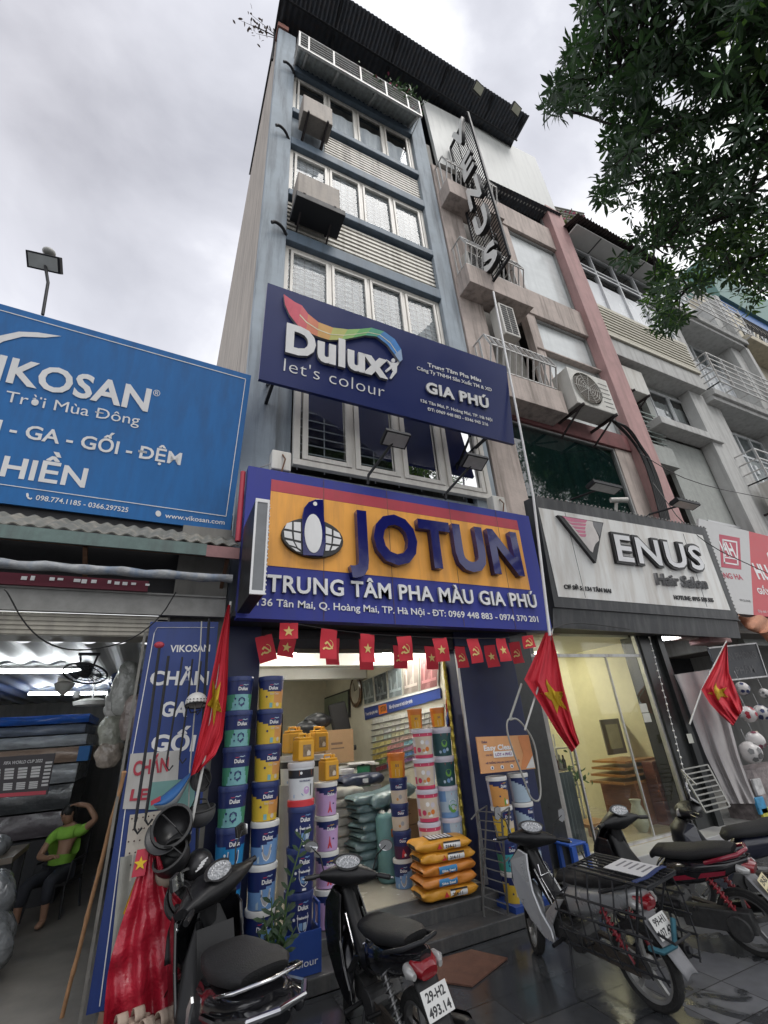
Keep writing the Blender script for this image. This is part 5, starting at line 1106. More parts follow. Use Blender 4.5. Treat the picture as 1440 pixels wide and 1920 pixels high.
# thin rods hanging before the banner
for i, (x0, y0, x1, y1, lab, r) in enumerate([(299, 1213, 254, 1541, 'leftmost dark rod with a red tip hanging before the blue banner', .014), (316, 1230, 274, 1525, 'second dark rod from the left hanging before the blue banner', .014), (342, 1232, 313, 1425, 'thin dark rod hanging over the letters in the middle of the blue banner', .010), (361, 1236, 338, 1412, 'thin dark rod right of the middle of the blue banner', .010), (377, 1240, 366, 1322, 'short dark rod above the white helmet', .010)]):
    a, b = atY(x0, y0, 5.36), atY(x1, y1, 5.30)
    o = empty('rod', a, lab, 'rod', 'dark rods hanging before the blue banner')
    q = MB(); q.ring([a, lerp(a, b, .5) + Vector((.005, 0, 0)), b], r, 7); q.build('shaft', DARKM, o, smooth=50)
    q = MB(); q.ring([b, b + Vector((.0, 0, -.05)), b + Vector((.03, 0, -.09)), b + Vector((.06, 0, -.05))], r * .8, 6); q.build('hook', DARKM, o, smooth=50)
    if i == 0: q = MB(); q.ball(a + Vector((-.005, 0, .02)), .05, .03, .035, 8, 6); q.build('tip', REDS, o)
# helmet rack, helmets, cap
o = empty('hanging_rack', atY(352, 1250, 5.2), 'thin upright rack and pale cord carrying the helmets in front of the banner', 'rack')
q = MB(); q.ring([atY(378, 1165, 5.2), atY(375, 1230, 5.2), atY(368, 1300, 5.2), atY(356, 1440, 5.2), atY(352, 1560, 5.2), atY(350, 1640, 5.2)], 0.007, 6); q.build('cord', mat('cord_pale', (0.4, 0.4, 0.38), 0.7), o)
q = MB(); q.ring([atY(392, 1160, 5.3), atY(372, 1500, 5.3), atY(366, 1680, 5.3), atY(362, 1900, 5.28)], 0.014, 8); q.build('post', DARKM, o)
def helmet(label, c, r, ax, m, visor=True, grp='helmets hanging on the rack', rim=True, open_=True):
    """open-face helmet: a half shell opening along ax"""
    c = Vector(c); ax = Vector(ax).normalized()
    o = empty('helmet', c, label, 'helmet', grp)
    prof = [(r * math.sin(t), -r * math.cos(t) * 0.95) for t in [i * (math.pi * .56) / 9 for i in range(10)]]
    inner = [(p[0] * .92, p[1] * .92) for p in prof[::-1]]
    q = MB(); q.lathe(prof + inner, c, ax, 22, cap=False); q.build('shell', m, o, smooth=50)
    e = ax.orthogonal().normalized()
    if rim: q = MB(); q.lathe([(r * 1.0, .16 * r), (r * 1.025, .16 * r + .01), (r * 0.9, .16 * r + .015)], c, ax, 22, cap=False); q.build('rim', mat('rim_rubber', (0.03, 0.03, 0.03), 0.6), o)
    if visor:
        f = ax.cross(e); q = MB()
        q.grid(lambda u, v: c + ax * (.12 * r + .10 * r * v) + (e * math.cos((u - .5) * 2.0) + f * math.sin((u - .5) * 2.0)) * r * (1.0 + .38 * v * math.cos((u - .5) * 2.6)), 14, 4); q.build('visor', m, o, smooth=50, solid=.006)
    f = ax.cross(e); q = MB(); q.ring([c + f * r * .9 + ax * .1 * r, c + f * r * .5 + ax * r * .8, c - f * r * .5 + ax * r * .8, c - f * r * .9 + ax * .1 * r], 0.006, 5); q.build('strap', BLACKP, o)
    return o
HB = mat('helmet_black', (0.012, 0.012, 0.013), 0.35, var=0.2); HG = mat('helmet_dark_grey', (0.06, 0.06, 0.062), 0.5, var=0.2)
hw = helmet('white perforated helmet hanging high by the red flag', atY(368, 1318, 5.15), 0.105, (0, -.25, -1), mat('helmet_white', (0.62, 0.61, 0.58), 0.35, var=0.05), visor=False)
q = MB(); c = atY(368, 1318, 5.15)
for k in range(7):
    for j in (-.012, .012): a = -1.0 + k * .33; q.box(c.x + .104 * math.sin(a) - .006, c.x + .104 * math.sin(a) + .006, c.y - .108 * math.cos(a), c.y - .1 * math.cos(a), c.z + .02 + j - .004, c.z + .02 + j + .004)
q.build('vents', BLACKP, hw)
helmet('dark grey helmet hanging above the blue paint tub, its hollow side forward', atY(377, 1462, 5.2), 0.10, (.6, -.8, .1), HG, visor=False)
helmet('grey bowl-shaped helmet hanging next to the teal notice', atY(376, 1522, 5.15), 0.13, (-.1, -.15, 1), HG, visor=False)
helmet('largest black helmet hanging hollow side forward in front of the banner', atY(324, 1550, 5.0), 0.165, (-.3, -.85, .45), HB)
helmet('black helmet with white side stripes and a peak, below the largest helmet', atY(322, 1607, 4.95), 0.145, (-.5, -.45, .75), HB)
hs = helmet('black helmet with a white sticker block right above the scooter dashboard', atY(372, 1622, 5.0), 0.12, (.3, .5, -.8), HB)
q = MB(); c = atY(379, 1620, 4.87)
for i in range(4): q.obox(c + Vector((.012 * i - .02, 0, .018 * i - .03)), (.06, .006, .010), Matrix.Rotation(R(-30), 3, 'Y'))
q.build('sticker', WHITEL, hs)
helmet('beige lined helmet upside down below the striped black helmet', atY(318, 1632, 5.05), 0.12, (0, -.2, 1), mat('helmet_beige', (0.30, 0.25, 0.20), 0.6), visor=False)
helmet('black helmet hollow side forward tucked behind the scooter handlebar', atY(348, 1672, 4.9), 0.15, (.35, -.85, .3), HB)
o = empty('cap', atY(330, 1480, 5.2), 'blue and white peaked cap hanging left of the grey helmet', 'cap')
c = atY(328, 1487, 5.2); q = MB()
q.grid(lambda u, v: atY(288 + 70 * u, 1506 - 58 * u + (10 * math.sin(u * 3.1) + 22 * math.sin(math.pi * u) + 6) * v, 5.2 - .10 * math.sin(math.pi * v)), 16, 8, lambda u, v: 0 if v < .62 else 1)
q.build('crown', [mat('cap_blue', (0.02, 0.10, 0.28), 0.6, var=0.15), mat('cap_white', (0.45, 0.47, 0.48), 0.6)], o, smooth=60, solid=.005)
q = MB(); q.grid(lambda u, v: atY(283 + 18 * u, 1502 - 10 * u + 9 * v, 5.14 - .04 * u), 6, 4); q.build('peak', REDS, o, solid=.005)
# red plastic sheet with star, on a crate; sandals on top
REDC = mat('red_cloth', (0.42, 0.018, 0.03), 0.65, var=0.12, vs=4, bump=0.35, bs=30)
def star(c, r, rot=90, n=5, inner=.40): return [(c[0] + (r if i % 2 == 0 else r * inner) * math.cos(R(rot) + i * math.pi / n), c[1] + (r if i % 2 == 0 else r * inner) * math.sin(R(rot) + i * math.pi / n)) for i in range(2 * n)]
YEL = mat('flag_yellow', (0.62, 0.42, 0.02), 0.7, var=0.08)
RC = empty('red_sheet', (0.25, 4.9, 0.05), 'long red sheet with a yellow star draped down in front of the blue banner', 'cloth')
def Zr(x, y): return 160 + x / 4.573, 1500 + y / 4.573
le = [(545, 320), (470, 560), (380, 850), (300, 1080), (225, 1330), (190, 1500), (170, 1700), (150, 1950)]; ri = [(600, 320), (690, 660), (770, 800), (860, 900), (880, 1100), (900, 1400), (925, 1700), (950, 1950)]
def edge(pts, v): 
    t = v * (len(pts) - 1); i = min(int(t), len(pts) - 2); f = t - i; return pts[i][0] * (1 - f) + pts[i+1][0] * f, pts[i][1] * (1 - f) + pts[i+1][1] * f
def rc(u, v):
    a, b = edge(le, v), edge(ri, v); x, y = a[0] * (1 - u) + b[0] * u, a[1] * (1 - u) + b[1] * u
    return atY(*Zr(x, y), 5.02 - 0.12 * v - (.028 * math.sin(u * 17 + 2 * v) + .02 * math.sin(u * 29 - 5 * v) + .018 * math.sin(v * 23 + u * 7)) * (.25 + v))
q = MB(); q.grid(rc, 44, 40); q.build('sheet', mat('red_plastic_sheet', (0.36, 0.012, 0.03), 0.35, var=0.2, vs=5, bump=0.6, bs=22, spec=0.6), RC, smooth=70)
sp_ = atY(*Zr(470, 540), 4.96)
q = MB(); q.prism([(-.05, -.09), (.045, -.09), (.055, .09), (-.035, .09)], sp_ + Vector((0, 0.02, 0)), (1, 0, 0), (0, 0, 1), .01); q.build('red_flap', RED2 if 'RED2' in globals() else REDS, RC)
q = MB(); q.prism(star((0, 0), .05), sp_ + Vector((0.003, 0.008, -.005)), (1, 0, 0), (0, 0, 1), .004); q.build('star', YEL, RC)
q = MB(); q.grid(lambda u, v: atY(*Zr(430 - 110 * v + 45 * u, 680 + 300 * v), 5.06 + .01 * math.sin(9 * u)), 6, 10); q.build('yellow_strip', YEL, RC, smooth=60)
o = empty('crate', (0.2, 4.8, 0), 'low crate hidden under beige sandals at the foot of the red sheet', 'crate')
q = MB(); q.box(-0.16, 0.52, 4.62, 4.98, 0.02, 0.30); q.build('body', mat('crate_dark_red', (0.14, 0.015, 0.02), 0.6), o, bevel=.01)
SAND = mat('sandal_beige', (0.42, 0.33, 0.26), 0.75, var=0.1)
def sandal(label, c, rz):
    o = empty('sandal', c, label, 'sandal', 'pair of sandals on the red sheet', rz)
    ol = [(math.cos(t) * .135, math.sin(t) * (.05 + .008 * math.cos(t))) for t in [i * math.pi / 12 for i in range(24)]]
    q = MB(); q.prism(ol, (0, 0, 0), (1, 0, 0), (0, 1, 0), .028); q.build('sole', SAND, o, local=True, bevel=.006)
    for x0 in (.05, -.06):
        q = MB(); q.grid(lambda u, v: (x0 + .035 * (v - .5) * 2, -.055 + .11 * u, .028 + .055 * math.sin(math.pi * u) ** .6), 12, 3); q.build('strap', SAND, o, local=True, smooth=60, solid=.006)
sandal('beige two-strap sandal lying at the back on the red sheet', (0.14, 4.86, 0.305), R(15)); sandal('beige two-strap sandal lying nearest the street on the red sheet', (0.30, 4.70, 0.305), R(25))
# overhead wires across the bedding shop
q = MB(); q.ring(soft([atY(8, 1105, 5.4), atY(14, 1110, 5.4), atY(45, 1170, 5.5), atY(90, 1210, 5.6), atY(150, 1222, 5.8), atY(240, 1205, 5.6), atY(300, 1160, 5.4), atY(330, 1110, 5.3)]), 0.007, 5); tag(q.build('cable', BLACKP, smooth=50), 'black cable drooping across the bedding shop ceiling', 'cable')
# ================================================================ paint buckets
def pl(name, c, **k): return mat(name, c, k.pop('rough', 0.38), var=k.pop('var', 0.05), vs=8, **k)
B_NAVY = pl('bucket_navy', (0.012, 0.022, 0.105)); B_NAVYL = pl('lid_navy', (0.02, 0.035, 0.13)); B_WHITE = pl('lid_white', (0.60, 0.60, 0.58)); B_GREEN = pl('label_green', (0.045, 0.22, 0.13)); B_TEALG = pl('label_pale_teal', (0.17, 0.38, 0.40))
B_GOLD = pl('label_gold', (0.60, 0.40, 0.04)); B_ORNG = pl('label_peach', (0.55, 0.26, 0.07)); B_BLUE = pl('label_sky_blue', (0.015, 0.19, 0.42)); B_LBLUE = pl('label_light_blue', (0.15, 0.28, 0.50)); B_LILAC = pl('label_lilac', (0.46, 0.30, 0.52))
B_PINK = pl('label_rose', (0.50, 0.045, 0.11)); B_CREAM = pl('label_cream', (0.55, 0.47, 0.38)); B_DKGRN = pl('label_dark_green', (0.02, 0.07, 0.075)); B_LGRN = pl('label_leaf_green', (0.12, 0.30, 0.05)); B_BLACK = pl('label_black', (0.015, 0.017, 0.025)); B_PALE = pl('label_pale_blue', (0.36, 0.46, 0.55))
B_OR2 = pl('tub_orange', (0.56, 0.16, 0.02)); B_YEL = pl('jug_yellow', (0.60, 0.30, 0.015)); B_LILB = pl('bucket_lilac_white', (0.50, 0.48, 0.55)); B_TEAL2 = pl('label_turquoise', (0.05, 0.33, 0.36)); B_GREY = pl('lid_grey', (0.32, 0.32, 0.33)); B_RED = pl('label_red', (0.50, 0.03, 0.04))
BR, BH_ = 0.142, 0.315
def brad(z): return 0.124 + 0.018 * (z / BH_)
ROWS = 16
def bucket_proto(name_mats, fn, lid, words=(), shapes=(), loc=(0, 0, 0)):
    o = bpy.data.objects.new('paint_bucket', None); COL.objects.link(o); o.empty_display_size = .1; o.location = loc
    q = MB(); prof = [(brad(BH_ * i / ROWS), BH_ * i / ROWS) for i in range(ROWS + 1)]
    def f(a, i):
        d = (a - 1.5 * math.pi + math.pi) % (2 * math.pi) - math.pi
        return fn(d, (i + .5) / ROWS)
    q.lathe(prof, seg=56, fn=f); q.build('body', name_mats, o, smooth=60, local=True)
    q = MB(); q.lathe([(BR - .004, BH_ - .02), (BR + .004, BH_ - .018), (BR + .006, BH_ + .012), (BR + .002, BH_ + .03), (BR - .012, BH_ + .032), (BR - .016, BH_ + .024)], seg=40)
    for i in range(3): pass
    q.build('lid', lid, o, smooth=40, local=True)
    def bend(off): 
        def g(p, d): r = brad(min(max(p.z, 0), BH_)) + d; a = p.x / BR; return Vector((r * math.sin(a), -r * math.cos(a), p.z))
        return g
    for (s, x0, x1, z, hgt, m, b) in words:
        text(s, 'lettering', m, o, (x0, 0, z), (x1, 0, z), hgt, bold=b, lift=.0065, local=True, bend=bend(0))
    for k_, (nm, m, poly) in enumerate(shapes):
        q = MB(); g = bend(0); n = len(poly); q.add([g(Vector((x, 0, z)), .0012 + .0005 * k_) for x, z in poly], [tuple(range(n))]); q.build(nm, m, o, local=True)
    return o
def swoosh(x0=-.03, z0=.255, s=1.0): return [(x0, z0), (x0 + .02 * s, z0 + .012 * s), (x0 + .045 * s, z0 + .006 * s), (x0 + .07 * s, z0 + .014 * s), (x0 + .085 * s, z0 + .002 * s), (x0 + .07 * s, z0 + .005 * s), (x0 + .045 * s, z0 - .003 * s), (x0 + .02 * s, z0 + .002 * s)]
shield = lambda w_, z0, z1: [(-w_, z1), (w_, z1), (w_, (z0 + z1) / 2), (w_ * .6, z0 + .02), (0, z0), (-w_ * .6, z0 + .02), (-w_, (z0 + z1) / 2)]
def disc(x, z, r, n=12): return [(x + r * math.cos(2 * math.pi * i / n), z + r * math.sin(2 * math.pi * i / n)) for i in range(n)]
DW = ('Dulux', -.045, .06, .198, .036, WHITEL, .03)
SW_R = [('ribbon', B_RED, swoosh(-.04, .245, .55)), ('ribbon', B_PALE, swoosh(0.0, .250, .85))]
PR = {}
PR['green'] = lambda: bucket_proto([B_NAVY, B_GREEN, B_TEALG], lambda d, t: 0 if t > .52 else (2 if abs(d) < .75 * (1.2 - t) and t < .52 else 1), B_NAVYL, [DW], SW_R + [('emblem', B_NAVY, shield(.034, .03, .075)), ('emblem_arc', B_NAVY, [(-.04, .085), (-.034, .115), (0, .13), (.034, .115), (.04, .085), (.026, .085), (.02, .104), (0, .112), (-.02, .104), (-.026, .085)]), ('seal', B_NAVY, disc(-.075, .115, .011)), ('seal', B_NAVY, disc(-.072, .055, .009))])
PR['gold'] = lambda: bucket_proto([B_NAVY, B_GOLD, B_ORNG], lambda d, t: 0 if t > .62 - .22 * math.sin(max(-1.57, min(1.57, d + .35))) ** 2 * 0 - .16 * math.cos(min(1.57, abs(d - .25))) + .10 else (2 if d > .15 and t > .2 else 1), B_NAVYL, [DW, ('Easy Clean', -.03, .07, .145, .022, B_CREAM, .02)], SW_R + [('seal', B_NAVY, disc(-.07, .125, .012)), ('picture', B_TEALG, [(-.035, .01), (.0, .01), (.0, .06), (-.035, .06)]), ('picture', B_CREAM, disc(.065, .04, .022))])
PR['skyblue'] = lambda: bucket_proto([B_NAVY, B_BLUE], lambda d, t: 0 if t > .60 - .1 * math.cos(min(1.57, abs(d))) + .08 else 1, B_NAVYL, [DW], SW_R + [('shield_edge', WHITEL, shield(.056, .018, .158)), ('emblem', B_NAVY, shield(.049, .026, .15)), ('picture', B_BLUE, shield(.034, .04, .09)), ('seal', WHITEL, disc(-.085, .13, .012)), ('tag_print', WHITEL, [(-.02, .004), (.02, .004), (.02, .016), (-.02, .016)])])
PR['lightblue'] = lambda: bucket_proto([B_NAVY, B_LBLUE], lambda d, t: 0 if t > .60 + .16 * math.sin(max(-1.2, min(1.2, d - .5))) else 1, B_WHITE, [DW], SW_R + [('shield_edge', WHITEL, shield(.05, .02, .155)), ('emblem', B_GREY, shield(.044, .027, .148)), ('band', B_NAVY, [(-.05, .10), (.05, .105), (.05, .128), (-.05, .123)]), ('picture', B_PALE, [(-.10, .01), (-.075, .01), (-.075, .07), (-.10, .055)])])
PR['navy'] = lambda: bucket_proto([B_NAVY], lambda d, t: 0, B_NAVYL, [('Dulux', -.05, .055, .218, .038, WHITEL, .03), ('Weathershield', -.062, .062, .15, .02, WHITEL, .04)], [('ribbon', B_RED, swoosh(-.045, .262, .5)), ('ribbon', B_LBLUE, swoosh(-.005, .268, .8)), ('shield_edge', WHITEL, shield(.056, .035, .185)), ('emblem', B_NAVY, shield(.051, .042, .178)), ('picture', B_LBLUE, [(-.04, .075), (-.004, .06), (-.004, .12), (-.04, .12)]), ('picture', B_PALE, [(.004, .06), (.04, .075), (.04, .12), (.004, .12)]), ('tag_print', WHITEL, [(-.022, .008), (.022, .008), (.022, .026), (-.022, .026)]), ('seal', WHITEL, disc(-.09, .15, .013))])
PR['lilac'] = lambda: bucket_proto([B_NAVY, B_LILAC], lambda d, t: 0 if t > .66 + .18 * abs(math.sin(max(-1.5, min(1.5, (d - .1) * .9)))) ** 2 and abs(d - .1) < 1.5 else 1, B_WHITE, [('Dulux', -.03, .065, .205, .034, WHITEL, .03)], [('ribbon', B_RED, swoosh(-.03, .248, .5)), ('ribbon', B_GOLD, swoosh(0.0, .252, .8)), ('tower_print', B_RED, [(-.002, .145), (.006, .145), (.012, .09), (.028, .05), (.034, .03), (.016, .03), (.004, .06), (-.012, .03), (-.03, .03), (-.022, .05), (-.008, .09)]), ('tag_print', B_NAVY, [(.04, .11), (.065, .112), (.065, .128), (.04, .126)])])
PR['jotun'] = lambda: bucket_proto([pl('bucket_white', (0.58, 0.60, 0.62)), B_BLACK, B_ORNG, B_RED], lambda d, t: 1 if .62 < t < .9 else 0, pl('lid_pale_grey', (0.48, 0.48, 0.50)), [('JOTUN', -.012, .088, .232, .03, BLACKL, .03), ('WATERGUARD', -.05, .08, .165, .016, B_NAVY, .03)], [('orange_plate', B_OR2, [(-.05, .222), (.098, .222), (.098, .272), (-.05, .272)]), ('bird_print', WHITEL, disc(-.03, .246, .014)), ('picture', B_LILAC, disc(.035, .085, .036)), ('picture', B_LBLUE, [(-.12, .05), (-.02, .06), (.0, .04), (-.02, .035), (-.12, .02)]), ('print_block', BLACKL, [(.085, .03), (.10, .03), (.10, .14), (.085, .14)])])
PR['rose'] = lambda: bucket_proto([B_LILB, B_PINK, B_CREAM], lambda d, t: 1 if (t > .82 or t < .14) and abs(d) < 1.3 else (2 if abs(d) < 1.0 else (1 if d < -1.0 and .2 < t < .45 else 0)), B_LILB, [], [('print_band', WHITEL, [(-.06, .268), (.06, .268), (.06, .29), (-.06, .29)]), ('picture', WHITEL, disc(-.03, .19, .026)), ('picture', B_LILB, disc(.04, .18, .03)), ('picture', B_OR2, disc(.035, .105, .028)), ('picture', B_PINK, disc(-.085, .10, .030)), ('picture', B_ORNG, disc(-.02, .09, .020)), ('tag_print', WHITEL, [(-.025, .055), (.025, .055), (.025, .08), (-.025, .08)])])
PR['pine'] = lambda: bucket_proto([B_LILB, B_DKGRN, B_LGRN], lambda d, t: 1 if abs(d) < 1.5 and t < .9 else 0, B_LILB, [], [('print_band', B_RED, [(-.02, .245), (.08, .245), (.08, .27), (-.02, .27)]), ('picture', B_LGRN, disc(.02, .15, .045)), ('picture', B_LBLUE, disc(.01, .06, .026)), ('picture', B_PALE, disc(.06, .075, .022)), ('picture', B_PALE, disc(-.05, .05, .018))])
PR['apple'] = lambda: bucket_proto([B_LILB, B_LBLUE, B_PALE], lambda d, t: (1 if t < .2 or (d < -.6 and t > .55) else 2) if abs(d) < 1.4 else 0, B_LILB, [], [('print_band', B_RED, [(0, .25), (.085, .25), (.085, .272), (0, .272)]), ('picture', B_GREEN, disc(.01, .12, .068)), ('picture', WHITEL, [(-.05, .14), (.07, .14), (.05, .20), (-.03, .195)]), ('picture', B_LGRN, disc(.012, .10, .05)), ('picture', B_CREAM, disc(.05, .10, .022))])
PR['orangewhite'] = lambda: bucket_proto([B_NAVY, B_ORNG, B_LILB], lambda d, t: 2 if abs(d - .1) > 1.35 else (0 if t > .68 + .14 * math.sin(max(-1.2, min(1.2, -d))) else 1), B_WHITE, [('Dulux', 0.0, .095, .218, .036, WHITEL, .03)], [('ribbon', B_RED, swoosh(0.0, .262, .5)), ('ribbon', B_GOLD, swoosh(.03, .266, .8)), ('picture', B_LGRN, [(.03, .01), (.05, .01), (.055, .05), (.045, .095), (.03, .10), (.025, .06)]), ('picture', WHITEL, disc(.08, .05, .028)), ('seal', B_NAVY, disc(-.03, .12, .012))])
PR['palewhite'] = lambda: bucket_proto([B_NAVY, B_PALE, B_LILB], lambda d, t: 2 if abs(d - .1) > 1.35 else (0 if t > .62 + .22 * math.sin(max(-1.2, min(1.2, -d))) else 1), B_WHITE, [('Dulux', 0.02, .105, .225, .034, WHITEL, .03)], [('ribbon', B_RED, swoosh(.02, .266, .5)), ('ribbon', B_LBLUE, swoosh(.045, .27, .75)), ('print_band', B_NAVY, [(.03, .15), (.09, .15), (.09, .162), (.03, .162)])])
PR['turquoise'] = lambda: bucket_proto([B_NAVY, B_TEAL2, B_GREEN], lambda d, t: 0 if t > .58 else (2 if d < -.75 else 1), B_NAVYL, [('Dulux', -.0, .095, .205, .036, WHITEL, .03)], [('ribbon', B_RED, swoosh(0, .25, .5)), ('ribbon', B_LBLUE, swoosh(.03, .254, .8)), ('emblem', B_NAVY, shield(.034, .03, .072)), ('emblem_arc', B_NAVY, [(-.036, .085), (-.03, .115), (0, .13), (.03, .115), (.036, .085), (.024, .085), (.018, .104), (0, .112), (-.018, .104), (-.024, .085)])])
PR['yellowwhite'] = lambda: bucket_proto([B_NAVY, B_GOLD, B_CREAM], lambda d, t: 0 if t > .66 + .12 * math.sin(max(-1.2, min(1.2, -d))) else (2 if t > .3 and d > 0 else 1), B_WHITE, [('Dulux', 0.0, .095, .215, .036, WHITEL, .03)], [('ribbon', B_RED, swoosh(0.0, .258, .5)), ('ribbon', B_GOLD, swoosh(.03, .262, .8)), ('picture', B_LBLUE, [(.03, .01), (.055, .01), (.06, .05), (.05, .1), (.035, .1), (.028, .05)]), ('seal', B_NAVY, disc(-.04, .13, .012)), ('picture', B_LGRN, disc(.09, .03, .016))])
PR['creamnavy'] = lambda: bucket_proto([B_NAVY, B_CREAM], lambda d, t: 0 if t > .55 else 1, B_NAVYL, [('Dulux', -.045, .05, .21, .034, WHITEL, .03)], SW_R + [('picture', B_GREY, disc(.02, .09, .03)), ('picture', B_ORNG, disc(-.03, .06, .02))])
PR['winenavy'] = lambda: bucket_proto([B_NAVY, pl('label_plum', (0.06, 0.012, 0.05))], lambda d, t: 0 if t > .5 else 1, B_NAVYL, [('Dulux', -.045, .05, .21, .034, WHITEL, .03)], SW_R + [('picture', B_RED, [(-.03, .02), (.02, .03), (.03, .08), (0, .13), (-.02, .08)]), ('picture', WHITEL, disc(.03, .05, .018))])
PR['tub'] = lambda: bucket_proto([B_OR2, B_YEL], lambda d, t: 1 if abs(d) < .8 and t < .72 else 0, B_OR2, [], [('picture', B_CREAM, [(-.03, .02), (.04, .02), (.04, .12), (-.03, .12)]), ('picture', B_NAVY, [(-.02, .15), (.03, .15), (.03, .19), (-.02, .19)])])
USED = {}
GB = 'paint buckets stacked in front of and inside the paint shop'
def bucket(kind, x, y, z, label, rz=0.0, sc=1.0, szh=1.0, group=GB):
    if kind not in USED: o = PR[kind](); USED[kind] = o
    else: o = copy_tree(USED[kind])
    o.location = (x, y, z); o.rotation_euler = (0, 0, R(rz)); o.scale = (sc, sc, sc * szh)
    return tag(o, label, 'paint bucket', group)
rr = random.Random(21)
ORD = ['topmost', 'second from the top', 'third from the top', 'fourth from the top', 'fifth from the top', 'sixth from the top', 'lowest']
P_ = .35
def column(kinds, x, y, base, where, desc, pitch=P_, sc=1.0, rz=0, lean=0.0, szh=1.0):
    n = len(kinds)
    for i, k in enumerate(kinds):
        z = base + (n - 1 - i) * pitch
        od = ORD[i] if i < n - 1 else 'lowest'
        bucket(k, x + rr.uniform(-.012, .012) + lean * (n - 1 - i), y + rr.uniform(-.012, .012), z, '%s, %s %s' % (desc[k], od, where if len(desc[k].split()) < 5 else where.replace('the column ', '')), rz + rr.uniform(-9, 9), sc, szh)
D_ = {'green': 'green navy-lidded bucket', 'skyblue': 'sky-blue shield bucket', 'gold': 'gold navy-lidded bucket', 'lightblue': 'light blue white-lidded bucket', 'navy': 'navy shield bucket', 'lilac': 'lilac white-lidded bucket',
      'rose': 'rose and cream bucket', 'pine': 'dark green bucket', 'apple': 'pale blue bucket with apple print', 'orangewhite': 'orange white-lidded bucket', 'palewhite': 'pale grey-blue bucket', 'turquoise': 'turquoise navy-lidded bucket', 'yellowwhite': 'yellow white-lidded bucket', 'creamnavy': 'cream and navy bucket', 'winenavy': 'plum and navy bucket', 'tub': 'orange tub', 'jotun': 'white bucket with a black band'}
column(['green', 'green', 'green', 'green', 'skyblue', 'skyblue', 'skyblue'], .845, 5.52, .275, 'in the column beside the red flag', D_, rz=2)
column(['gold', 'gold', 'gold', 'gold', 'lightblue', 'lightblue', 'lightblue'], 1.19, 5.56, .275, 'in the column left of the shop entrance', D_, rz=0)
column(['navy', 'navy', 'navy'], 1.54, 5.46, .37, 'in the column standing in the blue crate', D_, rz=-3)
bucket('jotun', 1.545, 5.48, 1.475, 'white bucket with black band and orange plate on top of the navy column', -3)
q = MB(); q.lathe([(.135, 0), (.142, .005), (.142, .055), (.135, .06)], (1.545, 5.48, 1.413), seg=30); tag(q.build('paint_tray', B_RED, smooth=40), 'flat red tub squeezed between the navy column and the white bucket', 'tub')
column(['lilac'] * 4, 1.95, 5.82, .272, 'in the column right of the navy one', D_, pitch=.326, sc=.93, rz=-4)
column(['rose'] * 5, 3.40, 6.02, .272, 'in the column just behind the yellow sacks', D_, pitch=.356, sc=1.015, rz=-20)
column(['pine', 'pine', 'apple', 'apple', 'apple'], 3.74, 6.06, .272, 'in the column against the navy door pillar', D_, pitch=.356, sc=1.015, rz=-16)
bucket('tub', 3.34, 6.05, 2.06, 'small orange tub on top of the rose bucket column', -22, .72); bucket('tub', 3.72, 6.06, 2.06, 'small orange tub on top of the dark green bucket column', -22, .72)
column(['tub', 'creamnavy', 'creamnavy', 'winenavy', 'lightblue'], 3.17, 6.40, .272, 'in the column left of the rose buckets', D_, pitch=.30, sc=.86, rz=-20)
column(['orangewhite', 'yellowwhite', 'turquoise', 'yellowwhite'], 4.10, 5.40, .16, 'in the left column under the orange board', D_, pitch=.322, sc=.92, rz=-24)
column(['palewhite', 'palewhite', 'palewhite', 'palewhite'], 4.46, 5.42, .16, 'in the right column under the orange board', D_, pitch=.322, sc=.92, rz=-24)
# buckets further inside
for i, (k, px, py, yy, lab) in enumerate([('jotun', 545, 1415, 7.0, 'white bucket with black band behind the left yellow jug'), ('jotun', 603, 1412, 7.2, 'white bucket with black band behind the right rear yellow jug'), ('jotun', 648, 1440, 8.0, 'white bucket with black band beside the green scale')]):
    p = atY(px, py, yy); bucket(k, p.x, yy, p.z - .36, lab, 16)
    q = MB(); q.lathe([(.14, 0), (.14, p.z - .36 - .272)], (p.x, yy, .27), seg=20); tag(q.build('bucket_pile', B_GREY), ['grey drum under the white bucket behind the left jug', 'grey drum under the white bucket behind the right rear jug', 'grey drum under the white bucket beside the scale'][i], 'drum')
# yellow jugs
def jug_proto():
    o = bpy.data.objects.new('jug', None); COL.objects.link(o)
    q = MB(); q.box(-.095, .095, -.075, .075, 0, .20); q.build('body', B_YEL, o, local=True, bevel=.018)
    q = MB(); q.box(-.085, .085, -.06, .06, .20, .222); q.build('shoulder', B_YEL, o, local=True, bevel=.01)
    q = MB(); q.ring([(-.06, 0, .22), (-.055, 0, .25), (.03, 0, .25), (.035, 0, .22)], .012, 8); q.build('handle', B_YEL, o, local=True, smooth=60)
    q = MB(); q.lathe([(.022, .22), (.022, .25), (.016, .255)], (.066, 0, 0), seg=12); q.build('cap', B_YEL, o, local=True)
    q = MB(); q.box(-.045, .05, -.0775, -.0755, .04, .15); l = q.build('label_print', mat('jug_label_grey', (0.20, 0.14, 0.08), 0.5, var=0.4, vs=30), o, local=True)
    q = MB(); q.prism([(0, 0), (.04, 0), (.045, .03), (.02, .05), (.0, .03)], (0.0, -.0778, .05), (1, 0, 0), (0, 0, 1), .001); q.build('print_mark', B_CREAM, l, local=True)
    return o
jp = jug_proto()
for i, (x, y, z, lab, rz) in enumerate([(1.56, 5.46, 1.83, 'yellow jug on the white bucket with the orange plate', 14), (1.97, 5.80, 1.585, 'yellow jug on top of the lilac bucket column', 16)]):
    o = jp if i == 0 else copy_tree(jp); o.location = (x, y, z); o.rotation_euler = (0, 0, R(rz)); tag(o, lab, 'jug', 'yellow jugs of paint additive'); o.scale = (1.05,) * 3
